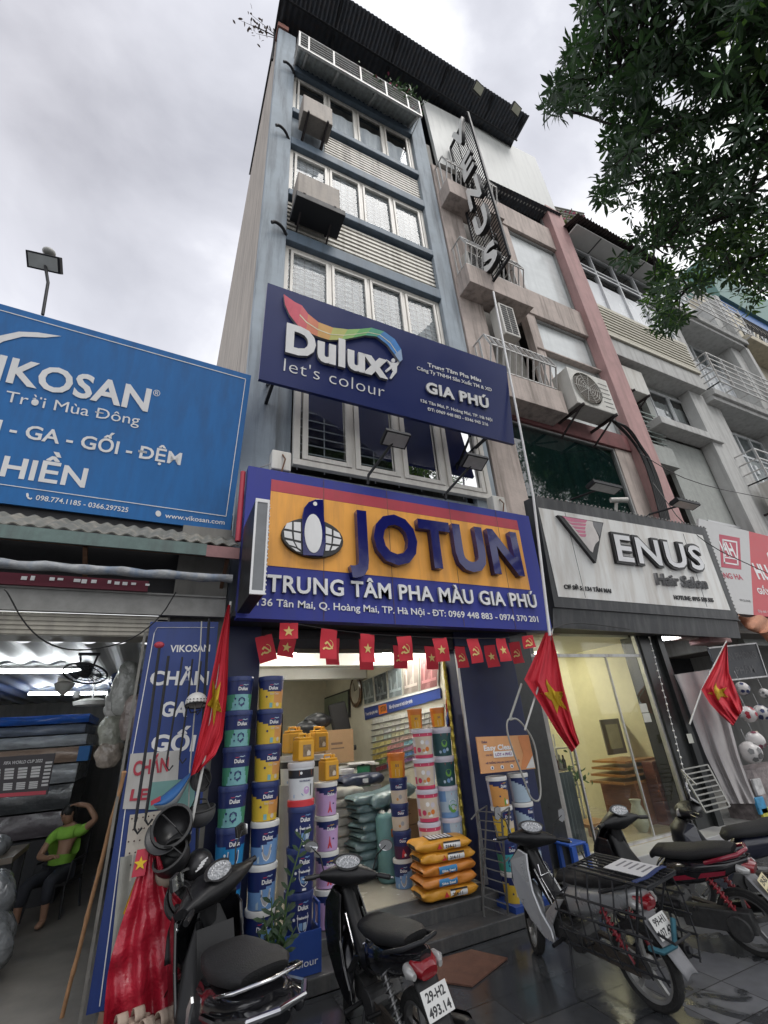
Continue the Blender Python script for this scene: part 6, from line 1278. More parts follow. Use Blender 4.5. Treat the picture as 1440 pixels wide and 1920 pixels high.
for px, py, yy, lab in ((549, 1412, 7.0, 'yellow jug at the back left between the gold buckets and the front jug'), (597, 1409, 7.2, 'yellow jug at the back right beside the brown carton')):
    p = atY(px, py, yy); o = copy_tree(jp); o.location = (p.x, yy, p.z); o.scale = (1.3,) * 3; o.rotation_euler = (0, 0, R(18)); tag(o, lab, 'jug', 'yellow jugs of paint additive')
# blue display crate
o = empty('display_crate', (1.5, 5.28, .13), 'blue display crate with white lettering holding the navy buckets', 'crate')
CRB = mat('crate_blue', (0.015, 0.05, 0.23), 0.45, var=.1)
q = MB(); q.box(1.20, 1.70, 5.26, 5.275, .134, .44); q.build('front_panel', CRB, o)
q = MB(); q.box(1.20, 1.215, 5.275, 5.66, .134, .44); q.box(1.685, 1.70, 5.275, 5.66, .134, .44); q.each('side_panel', CRB, o)
q = MB(); q.box(1.215, 1.685, 5.275, 5.66, .30, .365); q.build('shelf', CRB, o)
q = MB()
for y in (5.29, 5.45, 5.64): q.box(1.68, 1.70, y, y + .025, .44, .60)
q.box(1.68, 1.70, 5.29, 5.665, .60, .63); q.build('side_rail', CRB, o)
text("let's colour", 'lettering', WHITEL, o, (1.24, 5.26, .20), (1.665, 5.26, .20), .055, bold=-.005)
# ================================================================ sacks
def sack_mesh(L, W_, H, seed, name, m, par):
    q = MB()
    def fn(u, v):
        a = u * 2 * math.pi; x = (v - .5) * 2; e = (1 - abs(x) ** 6) ** .5 if abs(x) < 1 else 0
        ca, sa = math.cos(a), math.sin(a); p = 3.2
        yy = math.copysign(abs(ca) ** (2 / p), ca) * W_ / 2 * (.88 + .12 * e); zz = math.copysign(abs(sa) ** (2 / p), sa) * H / 2 * (.18 + .82 * e)
        k = 1 + .035 * math.sin(v * 19 + seed + 3 * a) + .03 * math.sin(5 * a + seed * 2 + v * 8)
        return (x * L / 2 * (1 + .012 * math.sin(a * 3 + seed)), yy * k, H / 2 + zz * k)
    q.grid(fn, 26, 26); return q.build(name, m, par, local=True, smooth=80)
SY = mat('sack_yellow', (0.58, 0.27, 0.025), 0.42, var=.1, vs=5, bump=.3, bs=18); SO = mat('sack_orange', (0.55, 0.20, 0.03), 0.42, var=.1, vs=5, bump=.3, bs=18); SBL = mat('sack_print_blue', (0.03, 0.20, 0.42), .4)
STEAL = mat('sack_teal_plastic', (0.14, 0.215, 0.225), 0.3, var=.22, vs=5, bump=.5, bs=14, spec=.7); SGREY = mat('sack_grey_paper', (0.36, 0.35, 0.31), 0.7, var=.15, vs=5, bump=.4, bs=14); SNAVY = mat('sack_navy_plastic', (0.02, 0.028, 0.06), 0.35, var=.3, vs=6, bump=.4, bs=14)
GS = 'yellow and orange sacks stacked on the entrance step'
ys = [('yellow sack with black print, lowest of the pile at the entrance', 0, SY), ('orange sack with a blue print patch, second from the bottom of the pile', 1, SO), ('orange sack with a blue print patch, in the middle of the entrance pile', 1, SO), ('yellow sack with black print, second from the top of the entrance pile', 0, SY), ('yellow sack with black print, topmost of the pile at the entrance', 0, SY)]
for i, (lab, kind, m) in enumerate(ys):
    x, y, z = 3.40 + (0, .0, .01, .01, -.02)[i], 5.80, .272 + i * .113
    o = empty('sack', (x, y, z), lab, 'sack', GS, R((-6, -4, -3, -5, -9)[i]))
    sack_mesh(.72, .40, .125, i * 1.3, 'bag', m, o)
    q = MB()
    if kind: q.grid(lambda u, v: (-.16 + .24 * u, -.196 - .012 * math.sin(math.pi * v), .028 + .068 * v), 8, 5); q.build('print_patch', SBL, o, local=True); text('Sika Seal', 'lettering', WHITEL, o, (-.13, -.211, .045), (.05, -.211, .045), .022, bold=.03, local=True)
    else:
        q.grid(lambda u, v: (-.02 + .22 * u, -.197 - .012 * math.sin(math.pi * v), .03 + .06 * v), 8, 5); q.build('print_patch', WHITEL, o, local=True)
        q = MB(); q.grid(lambda u, v: (-.02 + .22 * u, -.199 - .012 * math.sin(math.pi * v), .085 + .018 * v), 8, 3); q.build('print_band', BLACKL, o, local=True)
        text('214-11', 'lettering', BLACKL, o, (0, -.212, .042), (.13, -.212, .042), .03, bold=.03, local=True)
        q = MB(); q.prism([(-.10, 0), (-.04, 0), (-.07, .05)], (0, -.206, .04), (1, 0, 0), (0, 0, 1), .004); q.build('print_mark', B_RED, o, local=True)
        q = MB(); q.box(-.365, -.362, -.13, .08, .045, .085); q.build('end_print', BLACKL, o, local=True)
    if i == 4: q = MB(); q.box(-.17, .15, -.13, .10, .1245, .128); q.build('top_print', BLACKL, o, local=True); q = MB(); [q.box(-.15 + k * .05, -.12 + k * .05, -.11, .08, .128, .1295) for k in range(6)]; q.build('top_print', WHITEL, o, local=True)
def pile(label_fn, n, x, y, z0, L, W_, H, m, group, rz=0, jit=.05, seed=0):
    r2 = random.Random(seed)
    for i in range(n):
        o = empty('sack', (x + r2.uniform(-jit, jit), y + r2.uniform(-jit, jit), z0 + i * H * .86), label_fn(i, n), 'sack', group, R(rz + r2.uniform(-7, 7)))
        sack_mesh(L, W_, H, seed + i * 2.1, 'bag', m, o)
LV = lambda i, n: 'lowest' if i == 0 else ('topmost' if i == n - 1 else ['second', 'third', 'fourth', 'fifth', 'sixth', 'seventh', 'eighth', 'ninth'][i - 1] + ' from the bottom')
pile(lambda i, n: 'teal plastic sack, %s in the shop pile beside the carton' % LV(i, n), 9, 3.02, 7.05, .272, .62, .42, .125, STEAL, 'teal sacks piled inside the paint shop', 8, .04, 1)
pile(lambda i, n: 'grey paper sack, %s in the pile behind the teal sacks' % LV(i, n), 9, 2.72, 7.4, .272, .60, .42, .135, SGREY, 'grey sacks piled inside the paint shop', 5, .04, 2)
o = empty('sack', (3.30, 7.0, 1.10), 'large teal sack lying slanted across the top of the sack pile', 'sack', 'teal sacks piled inside the paint shop', R(8)); sack_mesh(.78, .46, .20, 4.4, 'bag', STEAL, o); o.rotation_euler[1] = R(-10)
o = empty('sack', (3.08, 7.6, 1.30), 'navy sack with a white mark on the grey sack pile', 'sack', None, R(8)); sack_mesh(.75, .42, .17, 2.4, 'bag', SNAVY, o)
q = MB(); q.grid(lambda u, v: (-.05 + .1 * u, -.212, .05 + .06 * v), 4, 4); q.build('print_mark', WHITEL, o, local=True)
o = empty('sack', (3.12, 6.72, .272), 'tall teal sack standing on end with an orange name plate', 'sack')
q = MB(); q.lathe([(.13, 0), (.155, .03), (.15, .4), (.158, .70), (.13, .76), (.09, .765)], seg=24); q.build('bag', mat('sack_teal_paper', (0.13, 0.27, 0.27), .5, var=.12, bump=.3, bs=12), o, local=True, smooth=60)
q = MB(); q.grid(lambda u, v: ((.1575) * math.sin(-.1 + .95 * u), -(.1575) * math.cos(-.1 + .95 * u), .50 + .09 * v), 8, 2); q.build('name_plate', B_OR2, o, local=True); text('JO', 'lettering', BLACKL, o, (.055, -.165, .52), (.115, -.13, .52), .045, bold=.03, local=True)
q = MB(); q.grid(lambda u, v: (.12 * math.cos(u * 6.283) * (1 - .5 * v), .12 * math.sin(u * 6.283) * (1 - .5 * v), .76 + .02 * math.sin(u * 25) + .02 * v), 24, 3); q.build('folded_top', mat('sack_paper_white', (.5, .5, .47), .7), o, local=True)
def carton(label, x, y, z, sx, sy, sz, rz, grp=None, open_=True):
    o = empty('carton', (x, y, z), label, 'carton', grp, R(rz)); m = mat('cardboard_brown', (0.27, 0.17, 0.09), .8, var=.1, vs=4)
    q = MB(); q.box(-sx/2, sx/2, -sy/2, sy/2, 0, sz); q.build('box', m, o, local=True, bevel=.006)
    q = MB(); q.box(-sx*.3, sx*.1, -sy/2 - .002, -sy/2 - .0005, sz*.55, sz*.62); q.box(-sx*.3, sx*.15, -sy/2 - .002, -sy/2 - .0005, sz*.42, sz*.46); q.build('print_lines', mat('cardboard_print', (.10, .06, .04), .8), o, local=True)
    q = MB(); q.box(-sx/2, sx/2, -.02, .02, sz, sz + .002); q.build('tape', mat('packing_tape', (.33, .24, .13), .3), o, local=True)
carton('brown carton with dark print beside the teal sack pile', 3.48, 7.0, .82, .40, .34, .30, 10)
carton('brown carton carrying the brown one beside the sack pile', 3.50, 7.02, .272, .42, .36, .54, 10)
p = atY(635, 1418, 9.0); carton('large brown carton stacked behind the yellow jugs', p.x - .1, 9.0, p.z - .1, .62, .45, .55, 12)
q = MB(); q.box(2.4, 3.9, 8.75, 9.4, .27, 1.49); o = tag(q.build('counter', mat('counter_dark', (.10, .09, .08), .5)), 'dark counter behind the sacks under the large brown carton', 'counter')
q = MB(); q.box(2.35, 3.95, 8.7, 9.45, 1.49, 1.52); q.build('top', mat('counter_top_white', (.62, .62, .6), .3), o)
# green scale
p = atY(672, 1452, 8.6); o = empty('scale', p, 'green weighing scale with a pale round dial on the counter side', 'scale', None, R(-25))
q = MB(); q.lathe([(.14, 0), (.13, .10)], (p.x, p.y, p.z - .02), (.6, -.8, 0), 24); q.build('dial', mat('dial_pale', (.55, .56, .5), .4), o); 
q = MB(); q.box(-.02, .22, -.14, .14, -.18, .14); q.build('housing', mat('scale_green', (.01, .13, .06), .4), o, local=True, bevel=.02)
q = MB(); q.box(-.18, .30, -.18, .18, .17, .19); q.build('platform', WHITEL, o, local=True); q = MB(); q.box(.06, .12, -.03, .03, .14, .17); q.build('stem', DARKM, o, local=True)
q = MB(); q.box(p.x - .3, p.x + .35, 8.4, 8.74, .27, p.z - .18); tag(q.build('low_stand', mat('stand_grey', (.2, .2, .2), .6)), 'grey stand under the green weighing scale', 'stand')
# colour card rack on the right wall
WX = 4.30
cf = Face(atX(698, 1347, WX), atX(832, 1320, WX), atX(822, 1420, WX), atX(697, 1462, WX))
o = empty('colour_card_rack', (WX, 8.5, 1.2), 'white wall rack with rows of paint colour cards inside the paint shop', 'card rack')
q = MB(); cf.board(q, .02); q.build('board', mat('rack_white', (.52, .52, .47), .4, var=.05), o)
q = MB()
for i in range(9): cf.patch(q, 0, .10 + i * .1, 1, .113 + i * .1, .03, .03)
q.build('shelf_strip', mat('rack_strip_grey', (.16, .16, .15), .5), o)
rows = [[(.62, .62, .58)], [(.60, .60, .52), (.6, .58, .55)], [(.58, .58, .48), (.56, .56, .56)], [(.58, .56, .36), (.50, .58, .50), (.56, .50, .46)], [(.58, .52, .22), (.58, .40, .36), (.36, .52, .56)], [(.56, .46, .15), (.52, .25, .24), (.22, .42, .50), (.55, .42, .2)], [(.50, .38, .10), (.50, .14, .16), (.40, .20, .34), (.16, .32, .46)], [(.20, .30, .10), (.34, .06, .10), (.10, .22, .42), (.22, .30, .40)], [(.28, .05, .08), (.06, .14, .30), (.20, .10, .22), (.1, .2, .25)]]
r2 = random.Random(4)
for i, rw in enumerate(rows):
    q = MB(); ms = [mat('card_%d_%d' % (i, k), c, .4, var=.0) for k, c in enumerate(rw)]
    for c in range(15):
        q.mi = int(c * len(rw) / 15) if i > 3 else r2.randrange(len(rw)); cf.patch(q, .02 + c * .065, .03 + i * .1, .02 + c * .065 + .055, .098 + i * .1, .012, .01)
    q.build('cards', ms, o)
bf2 = Face(atX(684, 1328, WX), atX(826, 1290, WX), atX(828, 1309, WX), atX(686, 1350, WX))
o = empty('header_board', (WX, 8.5, 2.4), 'blue header strip with white lettering above the colour card rack', 'sign')
q = MB(); bf2.board(q, .03, .02); q.build('strip', mat('header_blue', (.025, .05, .21), .4), o); q = MB(); bf2.patch(q, 0, -.16, 1, 0, .03, .03); q.build('top_edge', WHITEL, o)
q = MB(); bf2.patch(q, .24, .12, .36, .9, .026, .004); q.build('name_plate', B_OR2, o); bf2.text('JOTUN', 'lettering', BLACKL, o, .27, .35, .7, .4, bold=.03, lift=.028)
bf2.text('Trung tâm pha màu', 'lettering', WHITEL, o, .02, .22, .66, .26, bold=.02, lift=.025); bf2.text('Bảo vệ và trang trí mọi công trình', 'lettering', WHITEL, o, .40, .70, .66, .28, bold=.02, lift=.025)
pc = [(.10, .12, .12), (.045, .055, .06), (.17, .20, .21), (.22, .19, .17), (.20, .09, .09)]
lab = ['grey-green interior picture nearest the wall clock', 'dark interior picture second from the wall clock', 'pale blue-grey interior picture in the middle of the row', 'beige curtain picture second from the street', 'dull red picture with vase nearest the street']
for i in range(5):
    a0, a1 = i / 5 + .008, (i + 1) / 5 - .008
    tl, tr, bl_, br_ = (atX(678, 1278, WX), atX(826, 1217, WX), atX(684, 1322, WX), atX(824, 1288, WX)); f = Face(lerp(tl, tr, a0), lerp(tl, tr, a1), lerp(bl_, br_, a1), lerp(bl_, br_, a0))
    o = empty('wall_picture', f.p(.5, .5), lab[i], 'picture', 'row of interior pictures in the paint shop')
    q = MB(); f.board(q, .02, .02); q.build('frame', mat('picture_frame_pale', (.40, .40, .36), .5), o)
    q = MB(); f.patch(q, .03, .03, .97, .97, .024); q.build('print', mat('picture_print_%d' % i, pc[i], .25, var=.35, vs=4), o)
    q = MB(); f.patch(q, .1, .72, .9, .80, .028); f.patch(q, .2, .25, .28, .72, .027); f.patch(q, .62, .15, .70, .72, .027); q.build('print_shapes', mat('picture_shapes_%d' % i, tuple(x * 1.9 for x in pc[i]), .4), o)
o = empty('wall_clock', atX(668, 1296, WX - .02), 'oval brown wall clock on the paint shop wall', 'clock'); c = atX(668, 1296, WX - .03)
q = MB(); q.lathe([(.36, 0), (.36, .03), (.30, .05), (.28, .03)], c, (-1, 0, 0), 28); q.build('frame', mat('clock_wood', (.10, .06, .035), .25), o, smooth=40); q = MB(); q.lathe([(.27, .031), (.27, .034)], c, (-1, 0, 0), 28); q.build('face', mat('clock_face', (.36, .33, .26), .4), o)
q = MB(); q.bar(c + Vector((-.04, 0, 0)), c + Vector((-.04, .05, .18)), .014, .006); q.bar(c + Vector((-.04, 0, 0)), c + Vector((-.04, -.14, .04)), .014, .006); q.build('hands', BLACKP, o)
f = Face(atX(600, 1312, WX), atX(656, 1292, WX), atX(657, 1345, WX), atX(601, 1355, WX)); o = empty('framed_board', f.p(.5, .5), 'pale green framed board on the wall beside the clock', 'board')
q = MB(); f.board(q, .03, .02); q.build('frame', DARKM, o); q = MB(); f.patch(q, .04, .06, .96, .94, .025); q.build('sheet', mat('board_pale_green', (.20, .24, .17), .3, var=.2), o)
# office chair and dark bags at the back of the shop
p = atY(637, 1372, 9.6); o = empty('office_chair', (p.x, 9.6, .27), 'black office chair backrest rising behind the brown carton', 'chair')
q = MB(); q.obox((p.x, 9.6, p.z + .25), (.40, .09, .62), Matrix.Rotation(R(-12), 3, 'Y')); q.build('backrest', BLACKP, o, bevel=.05); q = MB(); q.box(p.x - .25, p.x + .25, 9.3, 9.75, p.z - .35, p.z - .25); q.build('seat', BLACKP, o, bevel=.03)
q = MB(); q.cyl((p.x, 9.55, .3), (p.x, 9.55, p.z - .3), .03); q.bar((p.x - .3, 9.55, .3), (p.x + .3, 9.55, .3), .05); q.bar((p.x, 9.25, .3), (p.x, 9.85, .3), .05); q.build('base', DARKM, o)
for i, (px, py, lab) in enumerate([(578, 1365, 'black lumpy bag on the shop shelf left of the office chair'), (596, 1352, 'dark bag lying on top of the black lumpy bag')]):
    p = atY(px, py, 9.2); q = MB(); q.grid(lambda u, v: (p.x + .26 * math.sin(v * 3.14) * math.cos(u * 6.283) * (1 + .15 * math.sin(u * 25 + i)), 9.2 + .2 * math.sin(v * 3.14) * math.sin(u * 6.283), p.z - .14 * math.cos(v * 3.14) * (1 + .1 * math.sin(u * 19))), 24, 12); tag(q.build('bag', mat('bag_black', (.015, .016, .02), .35, var=.3, bump=.6, bs=12), smooth=70), lab, 'bag')
# ================================================================ things standing outside on the right of the entrance
o = empty('promotion_board', (4.3, 5.4, 1.48), 'orange printed board with white lettering propped on the bucket columns', 'board')
pbf = Face(atY(893, 1382, 5.30), atY(991, 1378, 5.30), atY(1004, 1441, 5.30), atY(903, 1451, 5.30))
q = MB(); pbf.board(q, .02); q.build('sheet', mat('board_peach', (.60, .30, .13), .5, var=.06), o)
q = MB(); pbf.poly(q, [(.78, .02), (.99, .02), (.99, .62), (.80, .98), (.72, .98), (.82, .55)], .004); q.build('picture', mat('board_orange', (.58, .22, .08), .5, var=.1), o); q = MB(); pbf.poly(q, [(.99, .62), (.99, .97), (.82, .97)], .006); q.build('picture_corner', mat('board_white', (.6, .6, .58), .5), o)
pbf.text('Dulux', 'lettering', B_NAVY, o, .08, .18, .18, .07, bold=.02); pbf.text('Easy Clean', 'lettering', WHITEL, o, .10, .64, .39, .15, bold=.03); pbf.text('cho bộ', 'lettering', B_NAVY, o, .12, .24, .54, .06, bold=.01)
q = MB(); pbf.patch(q, .26, .43, .62, .60, .005); q.build('plate', WHITEL, o); pbf.text('LÓT + PHỦ', 'lettering', mat('print_purple', (.16, .02, .20), .5), o, .29, .59, .56, .08, bold=.03, lift=.007); pbf.text('HỆ THỐNG SƠN LAU CHÙI VƯỢT TRỘI', 'lettering', B_NAVY, o, .10, .72, .76, .05, bold=.02)
q = MB(); 
for a in (.20, .38, .56): pbf.poly(q, [(a + .03 * math.cos(t), .87 + .055 * math.sin(t)) for t in [k * math.pi / 7 for k in range(14)]], .005)
q.build('round_mark', WHITEL, o); q = MB()
for a in (.20, .38, .56): pbf.poly(q, [(a, .83), (a + .014, .88), (a, .905), (a - .014, .88)], .008)
q.build('drop_mark', B_NAVY, o)
o = empty('base_tray', (4.3, 5.3, .0), 'low blue tray on castors under the outside bucket columns', 'tray')
q = MB(); q.box(3.95, 4.62, 5.22, 5.6, .055, .19); q.build('tray', CRB, o, bevel=.005); text('Dulux', 'lettering', WHITEL, o, (4.10, 5.22, .085), (4.25, 5.22, .085), .035, bold=.03)
q = MB()
for x in (3.97, 4.6):
    for y in (5.27, 5.55): q.lathe([(.025, -.01), (.025, .01)], (x, y, .027), (0, 1, 0), 10)
q.build('castors', BLACKP, o)
# wire ladder rack
GR = mat('rack_wire_grey', (.16, .16, .155), .5, .5, var=.2)
tl, tr, br_, bl_ = atY(896, 1521, 5.35), atY(940, 1524, 5.02), atZ(954, 1737, .02), atZ(907, 1718, .135)
o = empty('wire_rack', (3.65, 5.2, 0), 'grey wire ladder rack standing before the outside bucket columns', 'rack')
q = MB(); rf = Face(tl, tr, br_, bl_)
for a in (0, 1): q.bar(rf.p(a, 0), rf.p(a, 1), .018)
for i in range(12): q.bar(rf.p(0, i / 11), rf.p(1, i / 11), .010)
q.build('front_frame', GR, o)
q = MB(); bk = Vector((.30, .22, 0))
for a in (0, 1): q.bar(rf.p(a, 0) + bk, Vector((rf.p(a, 1).x + .1, rf.p(a, 1).y + .15, .14)), .016)
for t in (0, .45): q.bar(rf.p(0, t) + bk * (1 - t), rf.p(0, t), .012); q.bar(rf.p(1, t) + bk * (1 - t), rf.p(1, t), .012)
q.bar(rf.p(.7, .12), rf.p(1, .45), .012); q.bar(rf.p(0, 0) + Vector((-.18, -.1, -.05)), rf.p(0, 0), .012); q.build('rear_frame', GR, o)
# grey edge strips of the shutter guide, gold beading
q = MB(); q.box(3.99, 4.03, 5.79, 5.82, .27, 3.1); tag(q.build('shutter_guide', STEEL), 'grey shutter guide rail on the navy pillar at the shop entrance', 'rail')
q = MB(); q.ring([(3.98, 6.12, .3 + i * .07) for i in range(42)], [.022 + .010 * (i % 2) for i in range(42)], 8); tag(q.build('tinsel_garland', mat('tinsel_gold', (.45, .36, .06), .3, .6, var=.4, vs=40)), 'gold tinsel garland hanging down the right jamb of the entrance', 'garland')
q = MB(); q.grid(lambda u, v: atY(835 + 8 * u + 3 * v, 1250 + 116 * v, 6.16 - .03 * math.sin(u * 9 + v * 14)), 8, 30, lambda u, v: [0, 1, 2, 0, 3][int(v * 5 + u) % 5]); tag(q.build('hanging_decoration', [mat('deco_red', (.35, .02, .03), .5, var=.5, vs=40), mat('deco_purple', (.15, .02, .12), .5, var=.4), mat('deco_orange', (.5, .2, .02), .5, var=.4), CRB], solid=.02), 'strip of bright red and orange packets hanging by the entrance', 'decoration')
# ================================================================ inside the salon
WOOD = mat('wood_red_brown', (0.20, 0.075, 0.03), .35, var=.25, vs=5, stretch=(1, 1, 8)); WOODL = mat('wood_orange_brown', (0.32, 0.15, 0.05), .35, var=.2, vs=5, stretch=(1, 8, 1))
o = empty('cabinet', (8.55, 7.1, .205), 'stepped wooden cabinet against the yellow salon wall', 'cabinet')
q = MB(); q.box(8.2, 9.02, 6.7, 7.5, .205, .86); q.build('body', WOOD, o, bevel=.01)
q = MB()
for i in range(4): q.box(7.95 + i * .06, 9.0, 6.72, 7.5, .86 + i * .11, .90 + i * .11)
q.each('shelf', WOODL, o)
q = MB(); q.box(8.5, 9.02, 6.45, 6.68, .205, 1.2); tag(q.build('wood_panel', mat('wood_dark_red', (.12, .035, .02), .4, var=.3), bevel=.01), 'dark red wooden panel at the right end of the salon cabinet', 'panel')
o = empty('picture_frame', (8.7, 7.3, 1.3), 'grey framed mirror standing on the stepped wooden cabinet', 'mirror')
q = MB(); q.box(8.42, 8.98, 7.3, 7.34, 1.30, 1.95); q.build('frame', mat('frame_grey_wood', (.16, .14, .12), .5), o, bevel=.01); q = MB(); q.box(8.52, 8.88, 7.29, 7.30, 1.40, 1.85); q.build('glass', mat('mirror_pale', (.40, .38, .25), .1), o)
o = empty('display_shelf', (7.6, 8.2, .205), 'chrome display shelf with dark bottles inside the salon', 'shelf')
q = MB()
for x in (7.1, 8.1):
    for y in (8.0, 8.4): q.ring([(x, y, .205), (x, y, 1.72)], .018, 6)
for z in (.55, 1.05, 1.45): q.box(7.1, 8.1, 8.0, 8.4, z, z + .02)
q.build('frame', STEEL, o)
r2 = random.Random(9)
for z in (.57, 1.07):
    for i in range(9):
        q = MB(); x = 7.17 + i * .105; h = r2.uniform(.24, .36); q.lathe([(.038, 0), (.04, h * .6), (.018, h * .75), (.018, h)], (x, 8.15, z), seg=10); tag(q.build('bottle', mat('bottle_%d' % (i % 3), [(.06, .01, .015), (.30, .29, .27), (.03, .025, .02)][i % 3], .25), smooth=40), ['dark red', 'pale', 'black'][i % 3] + ' bottle number row on the salon shelf'.replace(' number row', ''), 'bottle', 'bottles on the chrome salon shelf')
def vase(label, x, y, z, s, m):
    q = MB(); q.lathe([(.07 * s, 0), (.14 * s, .12 * s), (.15 * s, .22 * s), (.07 * s, .40 * s), (.10 * s, .47 * s)], (x, y, z), seg=18); return tag(q.build('vase', m, smooth=60), label, 'vase', 'pale vases in the salon')
VAS = mat('vase_pale', (.45, .46, .40), .25, var=.05)
vase('tall pale vase by the salon glass near the right door edge', 7.85, 6.5, .205, 1.0, VAS); vase('white round pot holding the leafy plant in the salon', 6.9, 7.4, .205, .8, VAS)
o = empty('low_table', (7.25, 7.0, .205), 'low orange-brown wooden table on the salon floor', 'table')
q = MB(); q.box(6.95, 7.5, 6.8, 7.2, .33, .38); q.build('top', WOODL, o)
for x in (6.98, 7.42):
    for y in (6.83, 7.12): q = MB(); q.box(x, x + .05, y, y + .05, .205, .33); q.build('leg', WOODL, o)
for i, (x, y, lab) in enumerate([(5.72, 7.4, 'red and cream framed poster near the salon entrance, the upper one'), (5.72, 7.3, 'dark red framed poster near the salon entrance, the lower one')]):
    z = (1.95, 1.45)[i]; o = empty('poster', (x, y, z), lab, 'poster', None); q = MB(); q.box(5.50, 5.53, 6.6, 7.1, z, z + .45); q.build('frame', DARKM, o); q = MB(); q.box(5.53, 5.535, 6.63, 7.07, z + .03, z + .42); q.build('print', mat('poster_print_%d' % i, [(.40, .22, .15), (.20, .04, .04)][i], .4, var=.5, vs=12), o)
q = MB(); q.grid(lambda u, v: (5.66 + .62 * u, 6.28 + .03 * math.sin(u * 55), .21 + 1.05 * v), 60, 3); tag(q.build('folding_screen', mat('screen_grey_blue', (.14, .17, .19), .5, var=.15), smooth=50), 'grey pleated screen behind the left part of the salon glass', 'screen')
LEAFD = mat('leaf_dark_green', (0.028, 0.065, 0.022), .5, var=.45, vs=7); LEAFM = mat('leaf_mid_green', (0.05, 0.11, 0.03), .5, var=.4, vs=5); LEAFY = mat('leaf_yellow_green', (0.16, 0.20, 0.045), .5, var=.3); BARK = mat('bark_dark', (0.035, 0.03, 0.026), .9, var=.3, vs=12, bump=.5, bs=20); FLW = mat('bougainvillea_pink', (0.45, 0.08, 0.16), .6, var=.2)
def leaf(mb, p, d, L, W_, n):
    """one folded lance-shaped leaf from p along d; n = its face normal"""
    d = d.normalized(); s = d.cross(n)
    s = s.normalized() if s.length > 1e-4 else d.orthogonal().normalized(); n = s.cross(d).normalized()
    a = p + d * L * .3 - n * L * .04; b = p + d * L * .68 - n * L * .09; t = p + d * L - n * L * .20
    o0 = len(mb.v); mb.v += [p, a + s * W_ * .42 + n * W_ * .12, b + s * W_ * .5 + n * W_ * .12, t, b - s * W_ * .5 + n * W_ * .12, a - s * W_ * .42 + n * W_ * .12, a, b]
    for f in ((0, 1, 6), (1, 2, 7, 6), (2, 3, 7), (0, 6, 5), (6, 7, 4, 5), (7, 3, 4)): mb.f.append([o0 + i for i in f]); mb.m.append(mb.mi)
def rnd_dir(r_): 
    z = r_.uniform(-1, 1); a = r_.uniform(0, 6.283); k = (1 - z * z) ** .5; return Vector((k * math.cos(a), k * math.sin(a), z))
def bush(label, cat, c, rx, ry, rz, n, L, m, seed, name='bush', flowers=0, stems=5, base=None, droop=.2):
    r2 = random.Random(seed); c = Vector(c); base = Vector(base) if base is not None else c + Vector((0, 0, -rz))
    o = empty(name, base, label, cat); q = MB()
    tips = [c + Vector((r2.gauss(0, .5) * rx, r2.gauss(0, .5) * ry, r2.gauss(0, .5) * rz)) for _ in range(stems)]
    for t in tips: q.ring([base, lerp(base, t, .5) + Vector((r2.uniform(-.05, .05), 0, .03)), t], [.012, .008, .004], 5)
    q.build('stem', BARK, o); q = MB(); q2 = MB()
    for i in range(n):
        t = r2.choice(tips); p = t + Vector((r2.gauss(0, .3) * rx, r2.gauss(0, .3) * ry, r2.gauss(0, .3) * rz)); d = (rnd_dir(r2) + Vector((0, 0, -droop)))
        leaf(q if i >= flowers else q2, p, d, L * r2.uniform(.7, 1.2), L * .42, rnd_dir(r2))
    q.build('foliage', m, o)
    if flowers: q2.build('flowers', FLW, o)
    return o
bush('leafy green plant in the pale pot inside the salon', 'plant', (6.9, 7.4, .95), .40, .35, .45, 260, .11, LEAFM, 2, 'potted_plant', base=(6.9, 7.4, .5))
bush('straggling flowering shrub growing on the railing of the top balcony', 'shrub', (4.75, 5.6, 20.9), .55, .3, .75, 260, .16, LEAFM, 3, 'shrub', 12, 9, (4.8, 5.6, 19.5))
bush('small flowering plant in the middle of the top balcony railing', 'shrub', (3.5, 5.55, 20.1), .6, .2, .35, 130, .14, LEAFM, 4, 'shrub', 14, 7, (3.5, 5.55, 19.4))
bush('dry twig plant sticking out from the top left corner of the blue house', 'plant', (.15, 6.6, 22.9), .5, .2, .35, 50, .14, mat('leaf_dry_brown', (.12, .08, .06), .7, var=.3), 5, 'dry_plant', 0, 8, (.75, 6.4, 22.2))
bush('green and pink bougainvillea on the roof edge of the grey house', 'shrub', (13.0, 6.6, 20.3), .8, .5, .9, 420, .2, LEAFY, 6, 'shrub', 110, 10, (13.2, 7.0, 18.8))
bush('small green shrub on top of the grey house parapet', 'shrub', (15.8, 7.3, 22.5), .8, .4, .4, 160, .2, LEAFY, 7, 'shrub', 0, 8, (15.6, 7.4, 22.0))
# ================================================================ third shop at the right edge
o = empty('shop_unit', (13, 6, .12), 'dim stationery shop opening under the orange tarpaulin at the right edge', 'shop unit')
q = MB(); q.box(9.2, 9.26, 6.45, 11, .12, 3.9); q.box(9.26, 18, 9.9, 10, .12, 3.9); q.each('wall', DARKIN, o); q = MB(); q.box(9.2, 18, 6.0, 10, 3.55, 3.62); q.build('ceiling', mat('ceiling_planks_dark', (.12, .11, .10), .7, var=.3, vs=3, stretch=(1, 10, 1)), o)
q = MB(); q.box(9.7, 10.3, 6.1, 6.6, 3.46, 3.50); q.build('lamp_panel', lamp_mat('lamp_cold', (.9, .95, 1), 9.0), o)
o = empty('shop_board', atY(1380, 1240, 5.9), 'black hanging board with dull grey lettering in the stationery shop', 'sign')
sf = Face(atY(1329, 1215, 5.9), atY(1417, 1206, 5.9), atY(1438, 1268, 5.9), atY(1351, 1277, 5.9)); q = MB(); sf.board(q, .04); q.build('board', mat('board_blue_black', (.012, .014, .02), .5), o)
